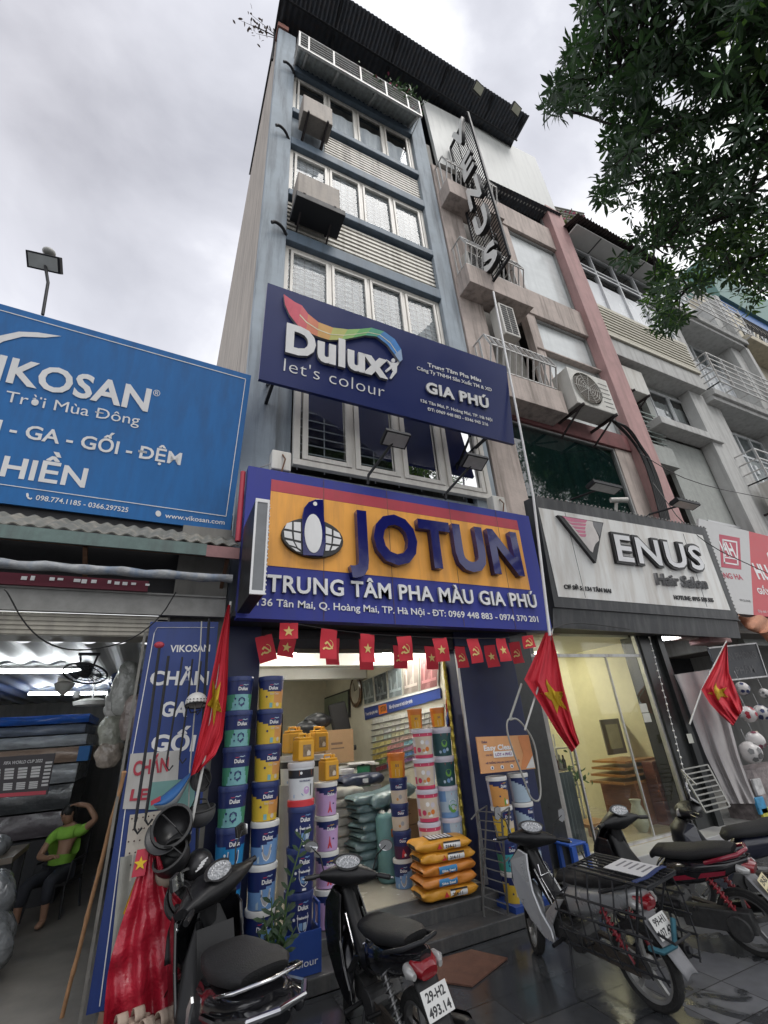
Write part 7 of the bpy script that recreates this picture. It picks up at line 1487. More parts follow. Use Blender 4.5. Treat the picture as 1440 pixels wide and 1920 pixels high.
GL = mat('lettering_dim_grey', (.09, .09, .095), .6); sf.text('VĂN PHÒNG', 'lettering', GL, o, .16, .92, .44, .24, bold=.01); sf.text('PHẨM', 'lettering', GL, o, .38, .78, .86, .24, bold=.01)
q = MB()
for a, b in ((sf.tl, sf.tr), (sf.tr, sf.br), (sf.bl, sf.br)): q.bar(a, b, .03)
q.build('frame', STEEL, o)
le3 = [(385, 510), (480, 720), (600, 1050), (740, 1420), (880, 1700), (1000, 1960)]; ri3 = [(800, 450), (900, 760), (1010, 1030), (1110, 1400), (1220, 1720), (1320, 1960)]
def gc(u, v):
    a, b = edge(le3, v), edge(ri3, v); return atY(1200 + (a[0] * (1 - u) + b[0] * u) / 6, 1180 + (a[1] * (1 - u) + b[1] * u) / 6, 5.9 - .05 * math.sin(u * 13 + v * 3) - .04 * math.sin(u * 23 - v * 2) * v)
q = MB(); q.grid(gc, 36, 24); tag(q.build('dust_cloth', mat('cloth_grey_white', (.36, .34, .34), .8, var=.12, vs=3), smooth=70), 'grey-white cloth hanging in front of the stationery shop', 'cloth')
f = lambda x, y, yy: atY(1200 + x / 6, 1180 + y / 6, yy)
o = empty('ladder_stand', f(620, 1700, 5.6), 'pale wire ladder stand leaning before the grey-white cloth', 'rack')
q = MB(); A, B_, C_, D__ = f(465, 1580, 5.6), f(760, 1522, 5.75), f(1010, 1990, 5.55), f(740, 2060, 5.4); lf2 = Face(A, B_, C_, D__)
for a in (0, 1): q.bar(lf2.p(a, 0), lf2.p(a, 1), .022)
for i in range(9): q.bar(lf2.p(0, i / 8), lf2.p(1, i / 8), .018)
q.bar(lf2.p(0, 0), lf2.p(0, .35) + Vector((-.05, -.15, 0)), .018); q.build('frame', mat('stand_pale_grey', (.32, .32, .30), .5, .4), o)
r2 = random.Random(13)
for i, (x, y, r_, c, lab) in enumerate([(1150, 665, .13, 'navy', 'navy and white football hanging highest in the stationery shop'), (1215, 955, .15, 'red', 'white football with a red patch hanging beside the red flag'), (1365, 935, .145, 'navy', 'navy dotted football at the right edge'), (1300, 1250, .16, 'plum', 'plum and white football in a net bag'), (1245, 1385, .19, 'grey', 'large white football hanging lowest in its net bag'), (1400, 720, .10, 'grey', 'small white ball hanging at the right edge under the black board')]):
    p = f(x, y, 5.75); o = empty('football', p, lab, 'football', 'footballs hanging at the stationery shop')
    cm = {'navy': (.03, .04, .12), 'red': (.40, .03, .05), 'plum': (.20, .06, .09), 'grey': (.15, .15, .15)}[c]
    q = MB(); q.ball(p, r_, seg=20, rings=14); q.build('ball', mat('ball_white', (.55, .53, .52), .3, var=.08), o, smooth=60)
    q = MB()
    for k in range(9): d = rnd_dir(r2); d.y = -abs(d.y); d.normalize(); u_ = d.orthogonal().normalized(); w_ = d.cross(u_); q.add([p + d * r_ * 1.004 + (u_ * math.cos(a) + w_ * math.sin(a)) * r_ * .30 for a in [t * math.pi * 2 / 5 for t in range(5)]], [(0, 1, 2, 3, 4)])
    q.build('patches', mat('ball_patch_' + c, cm, .3), o); q = MB(); q.ring([p + Vector((0, 0, r_)), p + Vector((0, .02, r_ + .22))], .005, 4); q.build('net_cord', mat('cord_white', (.5, .5, .5), .6), o)
q = MB(); q.box(10.2, 12.2, 5.95, 6.4, .12, .9); tag(q.build('goods_counter', mat('counter_goods', (.20, .17, .17), .6, var=.6, vs=9)), 'low counter of mixed packets at the right edge behind the seats', 'counter')
for i, (x, y, c, lab) in enumerate([(1425, 1510, (.04, .22, .40), 'blue packet on the packet counter at the right edge'), (1436, 1530, (.40, .38, .05), 'yellow-green packet on the packet counter at the right edge'), (1420, 1475, (.45, .44, .44), 'white printed packet above the blue packet at the right edge'), (1416, 1385, (.45, .36, .28), 'small printed card pinned below the footballs')]):
    p = atY(x, y, 5.85); q = MB(); q.box(p.x - .12, p.x + .14, 5.82, 5.87, p.z - .13, p.z + .13); tag(q.build('packet', mat('packet_%d' % i, c, .4, var=.4, vs=9), bevel=.01), lab, 'packet')
q = MB(); q.grid(lambda u, v: atY(1384 + 80 * u, 1152 + 12 * u + (8 + 42 * min(1, u * 1.3)) * v + 5 * math.sin(u * 9 + v * 6), 5.6 - .15 * math.sin(v * 3) - .05 * math.sin(u * 23 + v * 9)), 30, 16); tag(q.build('tarpaulin', mat('tarp_orange_brown', (.42, .19, .11), .7, var=.2, bump=.6, bs=8), smooth=35), 'crumpled orange-brown tarpaulin hanging under the red and grey sign', 'tarpaulin')
q = MB(); r2 = random.Random(31)
for i in range(26): p = atY(1218 + i * 3.2 + r2.uniform(-1, 1), 1195 + i * 12.5, 5.78); q.ball(p, .018, seg=6, rings=4)
q.ring([atY(1218 + i * 3.2, 1195 + i * 12.5, 5.79) for i in range(26)], .004, 4); tag(q.build('light_string', WHITEL), 'string of tiny unlit bulbs down the black salon pillar', 'light string')
for i, (x, y, lab) in enumerate([(1206, 1327, 'upper white notice stuck on the salon glass'), (1212, 1345, 'lower pale notice stuck on the salon glass'), (1293, 1384, 'small square card on the black pillar')]):
    p = atY(x, y, 6.05 if i < 2 else 5.78); q = MB(); q.box(p.x - .10 + .03 * (i == 2), p.x + .10 - .03 * (i == 2), p.y - .012, p.y - .008, p.z - .08, p.z + .07); tag(q.build('notice', mat('notice_paper', (.45, .45, .40), .6)), lab, 'notice')
# blue stool
o = empty('stool', (5.5, 5.9, .204), 'blue plastic stool on the salon step behind the silver motorbike', 'stool'); BST = mat('stool_blue', (.03, .10, .42), .4)
q = MB(); q.box(5.34, 5.66, 5.66, 5.96, .47, .50); q.build('seat', BST, o, bevel=.012)
for x in (5.34, 5.60):
    for y in (5.66, 5.90): q = MB(); q.prism([(0, 0), (.06, 0), (.055, .27), (.005, .27)], (x, y + .02, .205), (1, 0, 0), (0, 0, 1), .05); q.build('leg', BST, o)
# ================================================================ flags
RED1 = mat('flag_red', (0.50, 0.018, 0.035), .7, var=.06, vs=6); REDK = mat('flag_red_shaded_print', (0.42, 0.015, 0.03), .75, var=.08)
def hs_poly():
    out = []; 
    c1 = [(math.cos(a), math.sin(a)) for a in [R(-140 + i * 20) for i in range(12)]]; c2 = [(.15 + .72 * math.cos(a), .08 + .74 * math.sin(a)) for a in [R(-140 + i * 20) for i in range(12)]]
    return [[(x * .5, y * .5) for x, y in c1 + c2[::-1]], [(-.62, -.42), (-.50, -.55), (-.28, -.36), (-.40, -.24)], [(-.42, .12), (-.16, .34), (-.04, .20), (-.30, -.02)], [(-.20, .22), (.36, -.44), (.46, -.34), (-.08, .30)]]
GFL = 'small red party and national flags strung over the entrance'
def small_flag(i, cx, ty, by, Y, kind, tilt, where):
    a = atY(cx, ty, Y); b = atY(cx, by, Y); H = a.z - b.z; W_ = .20
    o = empty('pennant', a, 'small red flag with a %s, %s' % ('star' if kind else 'hammer and sickle', where), 'flag', GFL, 0); o.rotation_euler = (0, R(tilt), R((-8, 5, 10, -4)[i % 4]))
    wv = lambda x, z: -.018 * math.sin(x * 14 + i) * (-z / max(H, .1)) - .01 * math.sin(z * 17 + i)
    q = MB(); q.grid(lambda u, v: ((u - .5) * W_, wv((u - .5) * W_, -v * H), -v * H), 8, 10); q.build('cloth', RED1, o, local=True, smooth=70)
    for pth in ([star((0, 0), .062)] if kind else [[(x * .115, y * .115) for x, y in p] for p in hs_poly()]):
        q = MB(); zc = -H * .52; n = len(pth)
        q.add([(x, wv(x, zc + y) - .005, zc + y) for x, y in pth], [tuple(range(n))]); e_ = q.build('emblem', YEL if False else mat('emblem_pale_yellow', (.66, .50, .18), .7), o, local=True)
row1 = [(542, 1168, 1198, 1, 0), (617, 1180, 1236, 0, 3), (688, 1189, 1242, 1, 0), (757, 1193, 1239, 0, -3), (824, 1196, 1240, 1, -4), (886, 1197, 1243, 0, -6), (939, 1197, 1240, 1, -4), (988, 1192, 1215, 0, -6)]
row2 = [(494, 1192, 1242, 0, -14), (541, 1196, 1232, 1, 10), (623, 1196, 1247, 0, 0), (686, 1198, 1256, 1, 1), (750, 1210, 1253, 0, 2), (807, 1211, 1255, 1, 0), (862, 1212, 1252, 0, -3), (917, 1210, 1251, 1, -4), (963, 1204, 1244, 0, -5)]
OR2 = ['at the left end of the front string', 'second from the left on the front string', 'third from the left on the front string', 'fourth from the left on the front string', 'fifth from the left on the front string', 'third from the right on the front string', 'second from the right on the front string', 'at the right end of the front string']
OR3 = ['at the left end of the rear string', 'second from the left on the rear string', 'third from the left on the rear string', 'fourth from the left on the rear string', 'in the middle of the rear string', 'fourth from the right on the rear string', 'third from the right on the rear string', 'second from the right on the rear string', 'at the right end of the rear string']
for i, (cx, ty, by, kd, tl_) in enumerate(row1): small_flag(i, cx, ty, by, 4.95, kd, tl_, OR2[i])
for i, (cx, ty, by, kd, tl_) in enumerate(row2): small_flag(i, cx, ty, by, 5.55, kd, tl_, OR3[i])
for row, Y, lab in ((row1, 4.95, 'thin cord carrying the front row of small flags'), (row2, 5.55, 'thin cord carrying the rear row of small flags')):
    q = MB(); q.ring([atY(c[0], c[1], Y) for c in row], .004, 4); tag(q.build('cord', BLACKP), lab, 'cord')
def big_flag(label, le_, ri_, Y, starpts, pole, seed, nu=48, nv=40, amp=.05):
    """cloth hung between two edges (photo points), with folds; star sewn on; pole"""
    o = empty('flag', atY(*pole[0], Y), label, 'flag', 'large national flags on poles'); 
    def fn(u, v):
        a, b = edge(le_, v), edge(ri_, v); return atY(a[0] * (1 - u) + b[0] * u, a[1] * (1 - u) + b[1] * u, Y - amp * (math.sin(u * 11 + seed + v * 2) + .6 * math.sin(u * 19 - v * 3 + seed) + .3 * math.sin(u * 41 + v * 9 + seed) + .25 * math.sin(v * 23 + u * 8)) * (.35 + .65 * v))
    q = MB(); q.grid(fn, nu, nv); q.build('cloth', RED1, o, smooth=75)
    u0, v0, ru, rv, rot = starpts; q = MB(); pts = star((0, 0), 1, rot); k = len(pts)
    def on(u, v): return fn(u, v) + Vector((0, -.012, 0))
    N_ = 6
    for i in range(k):
        (xa, ya), (xb, yb) = pts[i], pts[(i + 1) % k]
        q.grid(lambda s_, t_: on(u0 + (xa * (1 - s_) + xb * s_) * ru * max(t_, .001), v0 - (ya * (1 - s_) + yb * s_) * rv * max(t_, .001)), 3, N_); q.build('star', YEL, o)
    q = MB(); q.ring([atY(x, y, Y + .03) for x, y in pole], .013, 8); q.build('pole', mat('flag_pole_white', (.5, .5, .48), .4), o)
big_flag('large red flag hanging limp beside the green bucket column', [(427, 1134), (412, 1195), (398, 1262), (384, 1330), (370, 1395), (357, 1455)], [(432, 1134), (429, 1205), (426, 1300), (417, 1385), (404, 1415), (372, 1448)], 5.0, (.40, .50, .42, .12, 70), [(433, 1128), (380, 1440), (352, 1580)], 1.0, amp=.035)
big_flag('large red flag draped from a white pole between paint shop and salon', [(1022, 1186), (1004, 1228), (983, 1274), (1014, 1322), (1046, 1375), (1072, 1411)], [(1034, 1186), (1045, 1230), (1056, 1285), (1068, 1330), (1079, 1370), (1087, 1394)], 5.0, (.62, .52, .42, .15, 100), [(1036, 1180), (1018, 1260), (984, 1369)], 2.2)
big_flag('large red flag on a slanting pole in front of the grey-white cloth', [(1361, 1206), (1340, 1248), (1315, 1293), (1330, 1318), (1350, 1340), (1374, 1362)], [(1363, 1206), (1367, 1262), (1376, 1282), (1383, 1300), (1389, 1315), (1393, 1330)], 5.4, (.42, .50, .34, .15, 95), [(1362, 1202), (1315, 1295), (1293, 1358)], 3.1)
q = MB(); q.ring([atY(*p_, 5.1) for p_ in [(955, 1350), (978, 1282)]], .016, 7); q.ring(soft([atY(*p_, 5.1) for p_ in [(960, 1345), (949, 1352), (953, 1385), (982, 1460), (996, 1502), (1016, 1502), (1010, 1440), (1002, 1390), (984, 1362), (968, 1346), (956, 1350)]]), .012, 7); tag(q.build('hose', mat('hose_grey', (.30, .30, .28), .5), smooth=60), 'looped grey hose hanging over the orange board', 'hose')
# ================================================================ pipes, cables, boxes on the facades
q = MB(); q.ring([atY(925, 547, 5.05), atY(962, 735, 5.0), atY(1000, 932, 4.98), atY(1031, 1192, 4.9)], .022, 8); tag(q.build('conduit', WHITEL, smooth=50), 'long white conduit pole running down past the right end of the navy sign', 'pipe')
q = MB(); q.ring([atY(456, 885, 5.3), atY(446, 1015, 5.3)], .035, 8); tag(q.build('red_pipe', REDS, smooth=50), 'short red upright pipe at the left end of the orange sign', 'pipe')
for (x, y), lab in (((541, 128), 'topmost'), ((528, 247), 'middle'), ((522, 428), 'lowest')):
    p = atY(x, y, 5.96); q = MB(); q.ring(soft([p + Vector((.22, .08, -.08)), p + Vector((.08, -.06, 0)), p + Vector((-.08, -.10, .03)), p + Vector((-.16, -.10, -.05))]), .035, 8); tag(q.build('spout', DARKM, smooth=60), '%s dark goose-neck spout on the left pilaster of the blue house' % lab, 'pipe', 'goose-neck spouts on the left pilaster')
for (x, y), lab in (((527, 864), 'white utility box at the left end above the orange sign'), ((932, 945), 'white utility box at the right end above the orange sign')):
    p = atY(x, y, 5.5); o = empty('utility_box', p, lab, 'box', 'utility boxes above the orange sign'); q = MB(); q.box(p.x - .15, p.x + .13, 5.42, 5.6, p.z - .2, p.z + .12); q.build('box', ACW, o, bevel=.015); q = MB(); q.ring([p + Vector((0, -.09, .05)), p + Vector((.03, -.14, -.05)), p + Vector((-.02, -.1, -.3))], .012, 6); q.build('wire', RUST, o, smooth=50)
r2 = random.Random(17)
for i in range(6):
    d = r2.uniform(-4, 4); q = MB(); q.ring(soft([atY(1140 + i * 3, 782 + i * 2, 5.55), atY(1160 + i * 4, 800 + d, 5.62), atY(1185 + i * 4, 825 + i * 3 + d, 5.72), atY(1206 + i * 2.5, 858 + d, 5.74), atY(1222 + i * 3, 905, 5.76), atY(1240 + i * 3, 975, 5.78)]), .028, 6); tag(q.build('cable', BLACKP, smooth=60), 'black cable in the bundle running down the salmon pilaster', 'cable', 'bundle of cables on the salmon pilaster')
o = empty('security_camera', atY(1153, 942, 5.3), 'small pale bullet camera above the salon sign between the two floodlights', 'camera')
p = atY(1158, 940, 5.25); q = MB(); q.cyl(p + Vector((-.14, .05, .03)), p + Vector((.16, -.12, 0)), .055, 12); q.build('body', ACW, o, smooth=50); q = MB(); q.cyl(p + Vector((-.05, .1, -.28)), p + Vector((-.02, .02, 0)), .03, 8); q.build('mount', ACW, o); q = MB(); q.cyl(p + Vector((.155, -.118, 0)), p + Vector((.17, -.128, 0)), .045, 12); q.build('lens', BLACKP, o)
q = MB(); q.prism([(0, 0), (.62, -.05), (.80, -.40), (.22, -.62), (-.05, -.3)], (2.62, 5.16, .004), (1, 0, 0), (0, 1, 0), .012); tag(q.build('floor_mat', mat('mat_brown', (.13, .06, .04), .8, var=.25, vs=8, bump=.3)), 'worn brown mat lying on the wet pavement before the steps', 'mat')

# thin service wires slung between the houses
for i, (pts, lab) in enumerate([([(1200, 850, 5.7), (1290, 905, 5.2), (1440, 935, 5.4)], 'upper thin wire slung across the grey house'), ([(1224, 905, 5.7), (1300, 1010, 5.2), (1440, 1075, 5.0)], 'lower thin wire slung in front of the red and grey sign'), ([(478, 880, 5.6), (500, 872, 5.5), (527, 862, 5.5)], 'short pale wire between the blue board and the utility box'), ([(1031, 1180, 5.0), (1075, 1165, 5.3), (1180, 1180, 5.5)], 'slack black wire below the salon sign')]):
    q = MB(); q.ring(soft([atY(*p_) for p_ in pts]), .010, 5); tag(q.build('wire', BLACKP if i != 2 else STEEL), lab, 'wire', 'thin wires on the facades')
# ================================================================ motorbikes
GLB = mat('paint_gloss_black', (0.008, 0.008, 0.010), 0.16, var=.05, coat=.6); MTB = mat('plastic_matt_black', (0.011, 0.011, 0.012), .42, spec=.35, var=.15); SILP = mat('paint_silver', (0.42, 0.43, 0.44), .28, .45, var=.05, coat=.5); TYRE = mat('tyre_rubber', (0.014, 0.014, 0.014), .8, var=.3, vs=25, bump=.4, bs=60)
CHRM = mat('chrome', (0.62, 0.62, 0.63), .12, 1.0, var=.05); ALU = mat('cast_alloy', (0.22, 0.22, 0.22), .45, .8, var=.2); SEATM = mat('seat_vinyl', (0.018, 0.018, 0.019), .6, spec=.3, var=.12, vs=12, bump=.25, bs=120); REDL = mat('tail_lamp_red', (0.22, 0.006, 0.012), .12, var=.1, coat=.6); CLRL = mat('lamp_clear', (0.45, 0.45, 0.44), .1, .3, var=.1)
MIRR = mat('mirror_glass', (0.75, 0.77, 0.78), .03, 1.0, var=0); PLW = mat('plate_white', (0.60, 0.60, 0.58), .4, var=.06); PLY = mat('plate_yellowed', (0.60, 0.52, 0.30), .4, var=.06); MARO = mat('paint_maroon', (0.22, 0.012, 0.03), .18, var=.05, coat=.6); ENG = mat('engine_grey', (0.06, 0.06, 0.06), .5, .5, var=.3, vs=18); DIRT = mat('muddy_metal', (0.06, 0.05, 0.042), .7, .3, var=.35, vs=14)
SPRR = mat('spring_red', (0.25, 0.02, 0.03), .4, var=.1); DIALM = mat('dial_print', (.30, .31, .32), .25, var=.6, vs=60)
def bike(label, loc, head, lean, steer, o_):
    """x forward, y left, z up; wheels at x = -.61 and +.63"""
    G = lambda k, d=None: o_.get(k, d)
    r = empty('motorbike', loc, label, 'motorbike', 'motorbikes parked before the shops'); r.rotation_mode = 'XYZ'; r.rotation_euler = (R(-lean), 0, R(head))
    body, trim = G('body', GLB), G('trim', MTB); sc = G('scooter', False); rw = G('rw', .275 if not sc else .235); xr = -.61; xf = .63
    SH = Vector((.44, 0, .80))                                    # steering head
    sm = Matrix.Translation(SH) @ Matrix.Rotation(R(steer), 4, Vector((-.30, 0, .954))) @ Matrix.Translation(-SH)
    def st(q): q.v = [sm @ p for p in q.v]; return q
    fat = G('fat', 1.0); FATN = ('leg_shield', 'front_cowl', 'floor_panel', 'tail_body', 'seat', 'grab_rail', 'tail_light', 'turn_signal', 'side_flash', 'rear_trim', 'inner_panel', 'handlebar_cowl', 'rear_fender', 'side_stripe', 'round_badge')
    def B(q, n, m, par=r, **k):
        if fat != 1 and n in FATN: q.v = [Vector((p.x, p.y * fat, p.z)) for p in q.v]
        return q.build(n, m, par, local=True, **k)
    def wheel(x, wd, steered):
        c = Vector((x, 0, rw)); q = MB(); f = st if steered else (lambda z: z)
        q.lathe([(rw * .80, -wd * .42), (rw * .93, -wd * .5), (rw * .985, -wd * .33), (rw, 0), (rw * .985, wd * .33), (rw * .93, wd * .5), (rw * .80, wd * .42)], c, (0, 1, 0), 36, cap=False)
        wh = B(f(q), 'wheel', TYRE, smooth=40)
        q = MB(); q.lathe([(rw * .82, -wd * .36), (rw * .72, -wd * .30), (rw * .72, wd * .30), (rw * .82, wd * .36), (rw * .82, -wd * .36)], c, (0, 1, 0), 36, cap=False)
        n = 5
        for i in range(n):
            a = i * 2 * math.pi / n + .3; d = Vector((math.cos(a), 0, math.sin(a))); q.bar(c + d * .03, c + d * rw * .74, .024, .035)
        q.lathe([(.05, -.05), (.05, .05)], c, (0, 1, 0), 14); B(f(q), 'rim', G('rim', ALU), wh, smooth=40)
        q = MB(); q.lathe([(.075, 0), (.075, .012)], c + Vector((0, .04, 0)), (0, 1, 0), 18); B(f(q), 'hub', ALU, wh)
    wheel(xr, .085, False); wheel(xf, .075, True)
    for s in (-1, 1):
        q = MB(); q.ring([(.47, s * .07, .84), (.53, s * .075, .58), (xf, s * .07, rw)], .021, 8); B(st(q), 'fork', G('fork', MTB), smooth=50)
    q = MB(); q.grid(lambda u, v: (xf + (rw + .03) * math.cos(R(20 + 150 * u)), (v - .5) * .12, rw + (rw + .035 - .03 * (2 * v - 1) ** 2) * math.sin(R(20 + 150 * u))), 14, 6); B(st(q), 'front_fender', body, smooth=70, solid=.006)
    # engine, swing arm, stand, exhaust
    q = MB(); q.obox((.10, 0, .31), (.34, .20, .16), Matrix.Rotation(R(-8), 3, 'Y')); q.lathe([(.085, -.13), (.09, .13)], (-.02, 0, .31), (0, 1, 0), 18)
    if sc: q.obox((-.38, .10, .28), (.62, .10, .17), Matrix.Rotation(R(4), 3, 'Y')); q.lathe([(.10, .06), (.10, .17)], (-.56, 0, .25), (0, 1, 0), 18)
    else:
        for i in range(5): q.box(.20 + i * .028, .212 + i * .028, -.08, .08, .26, .42)
    B(q, 'engine', ENG, bevel=.012)
    q = MB()
    for s in (-1, 1): q.bar((xr - .03, s * .085, rw), (-.12, s * .085, .32), .05, .022)
    if not sc: q.grid(lambda u, v: (-.62 + .52 * u, .105, rw - .05 + .11 * v + .02 * u), 6, 3)
    B(q, 'swing_arm', G('arm', DIRT))
    q = MB(); q.ring([(.06, .12, .26), (.02, .20, .10), (.0, .25, .0)], .012, 7); q.bar((-.02, .25, .005), (.06, .25, .005), .04, .012); B(q, 'side_stand', DARKM)
    if G('centre_stand'): q = MB(); q.ring([(-.20, .12, .25), (-.26, .15, .01), (-.26, -.15, .01), (-.20, -.12, .25)], .014, 7); B(q, 'centre_stand', DARKM)
    q = MB(); q.ring([(.22, -.10, .25), (.05, -.15, .17), (-.25, -.17, .20), (-.40, -.18, .25)], .018, 8); q.ring([(-.36, -.18, .23), (-.44, -.185, .27), (-.82, -.19, .36), (-.88, -.19, .375)], [.03, .052, .058, .045], 14); ex = B(q, 'exhaust', MTB, smooth=40)
    q = MB(); q.ring([(-.875, -.19, .374), (-.905, -.19, .381)], [.026, .022], 12); B(q, 'tip', DARKM, ex)
    q = MB(); q.grid(lambda u, v: (-.45 - .36 * u, -.19 - .064 * math.cos((v - .5) * 2.2), .285 + .085 * u + .064 * math.sin((v - .5) * 2.2)), 8, 6); B(q, 'heat_shield', CHRM if not sc else MTB, ex, smooth=60)
    q = MB()
    for s in (-1, 1): q.ring([(.14, s * .10, .27), (.14, s * .25, .26)], .016, 8); q.ring([(-.22, s * .12, .34), (-.24, s * .23, .36)], .014, 8)
    B(q, 'foot_pegs', MTB)
    for s in (-1, 1):
        a, b = Vector((-.42, s * .135, .62)), Vector((-.60, s * .125, .31)); q = MB(); n = 54
        ax = (b - a).normalized(); u_ = ax.orthogonal().normalized(); w_ = ax.cross(u_)
        q.ring([a + (b - a) * (i / n * .75) + (u_ * math.cos(i * .85) + w_ * math.sin(i * .85)) * .028 for i in range(n + 1)], .0065, 5); q.ring([a, b], .014, 8); B(q, 'shock', G('spring', ALU), smooth=60)
    # body
    q = MB()
    if sc:
        q.loft([(.50, 0, .80, .06, .09, .5), (.42, 0, .62, .13, .06, .9), (.30, 0, .42, .17, .05, .9), (.16, 0, .335, .17, .035, 0), (-.08, 0, .33, .17, .04, 0)], 18, 3)
        fl = B(q, 'floor_panel', trim, smooth=50)
        for s in (-1, 1):
            q = MB(); q.prism([(.58, .86), (.68, .72), (.66, .56), (.52, .36), (.34, .27), (.16, .27), (.20, .36), (.32, .42), (.42, .60), (.47, .84)], (0, s * .17, 0), (1, 0, 0), (0, 0, 1), .02 * s); B(q, 'leg_shield', body, bevel=.014)
        q = MB(); q.loft([(.49, 0, .90, .10, .05, .6), (.56, 0, .80, .17, .08, .5), (.64, 0, .66, .16, .10, .4), (.64, 0, .52, .10, .07, .3)], 18, 2.6); B(q, 'front_cowl', body, smooth=50)
    else:
        q.loft([(.46, 0, .84, .055, .07, .75), (.36, 0, .66, .06, .07, .85), (.22, 0, .50, .07, .075, .7), (.04, 0, .50, .085, .09, .1), (-.10, 0, .60, .10, .10, -.2)], 16, 2.8); B(q, 'centre_cover', trim, smooth=50)
        for s in (-1, 1):
            q = MB(); q.add([], []); prof = [(.50, .90, .12), (.60, .80, .16), (.60, .64, .19), (.53, .50, .205), (.42, .36, .20), (.30, .26, .19), (.20, .24, .18), (.22, .33, .17), (.31, .44, .165), (.38, .58, .15), (.41, .74, .12), (.42, .86, .09)]
            k = len(prof); A = [(x, s * y, z) for x, z, y in prof]; Bq = [(x - .012, s * (y - .016), z) for x, z, y in prof]
            q.add(A + Bq, [tuple(range(k)), tuple(range(k, 2 * k))[::-1]] + [(i, k + i, k + (i + 1) % k, (i + 1) % k) for i in range(k)]); B(q, 'leg_shield', body, bevel=.008)
            q = MB(); q.prism([(.20, .25), (.33, .26), (.26, .44), (.08, .58), (-.02, .60), (.10, .48), (.20, .36)], (0, s * .15, 0), (1, 0, 0), (0, 0, 1), .015 * s); B(q, 'lower_strut', body, bevel=.01)
    P_s = [(.55, .90, .15), (.66, .74, .175), (.63, .58, .185)] if sc else [(.485, .91, .115), (.585, .80, .155), (.585, .66, .185), (.56, .575, .19)]
    q = MB(); k = len(P_s) - 1
    def sg(u, v):
        i = min(int(v * k), k - 1); f = v * k - i; x, z, y = [P_s[i][j] * (1 - f) + P_s[i + 1][j] * f for j in range(3)]; w_ = 2 * u - 1
        return (x + .05 * (1 - w_ * w_), y * w_, z)
    q.grid(sg, 12, 9); B(q, 'inner_panel', trim, smooth=60, solid=.012)
    hw = .15 if sc else .125
    q = MB(); q.loft([(.05, 0, .52, .07, .10, 0), (-.08, 0, .60, hw, .13, .0), (-.35, 0, .64, hw + .01, .11, .12), (-.60, 0, .70, hw - .02, .085, .2), (-.74, 0, .75, hw * .62, .055, .25), (-.80, 0, .775, hw * .35, .03, .25)], 20, 2.8); tb = B(q, 'tail_body', body, smooth=50)
    if G('stripe'):
        for s in (-1, 1): q = MB(); q.prism([(-.10, .58), (-.30, .63), (-.62, .70), (-.60, .665), (-.30, .59), (-.12, .55)], (0, s * (hw + .005), 0), (1, 0, 0), (0, 0, 1), .008 * s); B(q, 'side_stripe', G('stripe'), tb)
    q = MB(); q.loft([(.10, 0, .70, .07, .03, -.2), (.04, 0, .745, .11, .042, 0), (-.12, 0, .755, .135, .05, 0), (-.30, 0, .77, .140, .055, .05), (-.42, 0, .795, .142, .055, .05), (-.60, 0, .825, .125, .048, .1), (-.70, 0, .84, .09, .03, .2)], 20, 2.7); B(q, 'seat', SEATM, smooth=60)
    q = MB(); q.ring([(-.45, .135, .735), (-.60, .155, .79), (-.75, .125, .835), (-.80, 0, .845), (-.75, -.125, .835), (-.60, -.155, .79), (-.45, -.135, .735)], G('rail_r', .013), 9); B(q, 'grab_rail', G('rail', DARKM), smooth=60)
    q = MB(); q.loft([(-.72, 0, .725, .095, .05, .35), (-.78, 0, .71, .085, .05, .35), (-.82, 0, .695, .06, .035, .35)], 16, 3); B(q, 'tail_light', G('tail_m', REDL), smooth=50)
    for s in (-1, 1): q = MB(); q.loft([(-.70, s * .10, .72, .03, .03, .3), (-.76, s * .112, .71, .032, .032, .3), (-.80, s * .10, .70, .015, .02, .3)], 12, 2.4); B(q, 'turn_signal', G('sig_m', CLRL), smooth=50)
    q = MB(); q.grid(lambda u, v: (-.73 - .22 * u - .04 * u * u, (v - .5) * (.17 - .03 * u), .67 - .36 * u + .02 * (1 - (2 * v - 1) ** 2)), 8, 5); B(q, 'rear_fender', G('fender', MTB), smooth=60, solid=.008)
    if G('plate'):
        n_ = Vector((-.87, 0, .49)).normalized(); up = Vector((.49, 0, .87)).normalized(); c = Vector((-.86, 0, .575)); u = Vector((0, -1, 0))
        q = MB(); q.prism([(-.095, -.07), (.095, -.07), (.095, .07), (-.095, .07)], c, u, up, .003); p_ = B(q, 'plate', G('plate_m', PLW), bevel=.002)
        for i, s_ in enumerate(G('plate')):
            z = (.012, -.055)[i]; w2 = (.07, .08)[i]; text(s_, 'lettering', BLACKL, p_, c + u * -w2 + up * z, c + u * w2 + up * z, .044, up=up, bold=.03, lift=.0042, local=True)
    # steering: cowl, dial, bars, mirrors
    cowlm = G('cowl', trim)
    q = MB()
    ys = [-.24, -.17, -.09, 0, .09, .17, .24]
    vs = []; n = 14
    for y in ys:
        t = abs(y) / .24; cx, cz = .40 - .04 * t, .985 - .005 * t; a_, b_ = .150 - .110 * t ** 1.2, .100 - .070 * t ** 1.1
        for k in range(n): an = 2 * math.pi * k / n; vs.append((cx + a_ * math.cos(an) - .02 * math.sin(an), y, cz + b_ * math.sin(an)))
    q.add(vs, [(i*n+k, i*n+(k+1)%n, (i+1)*n+(k+1)%n, (i+1)*n+k) for i in range(len(ys)-1) for k in range(n)] + [tuple(range(n))[::-1], tuple(range((len(ys)-1)*n, len(ys)*n))])
    cw = B(st(q), 'handlebar_cowl', cowlm, smooth=60)
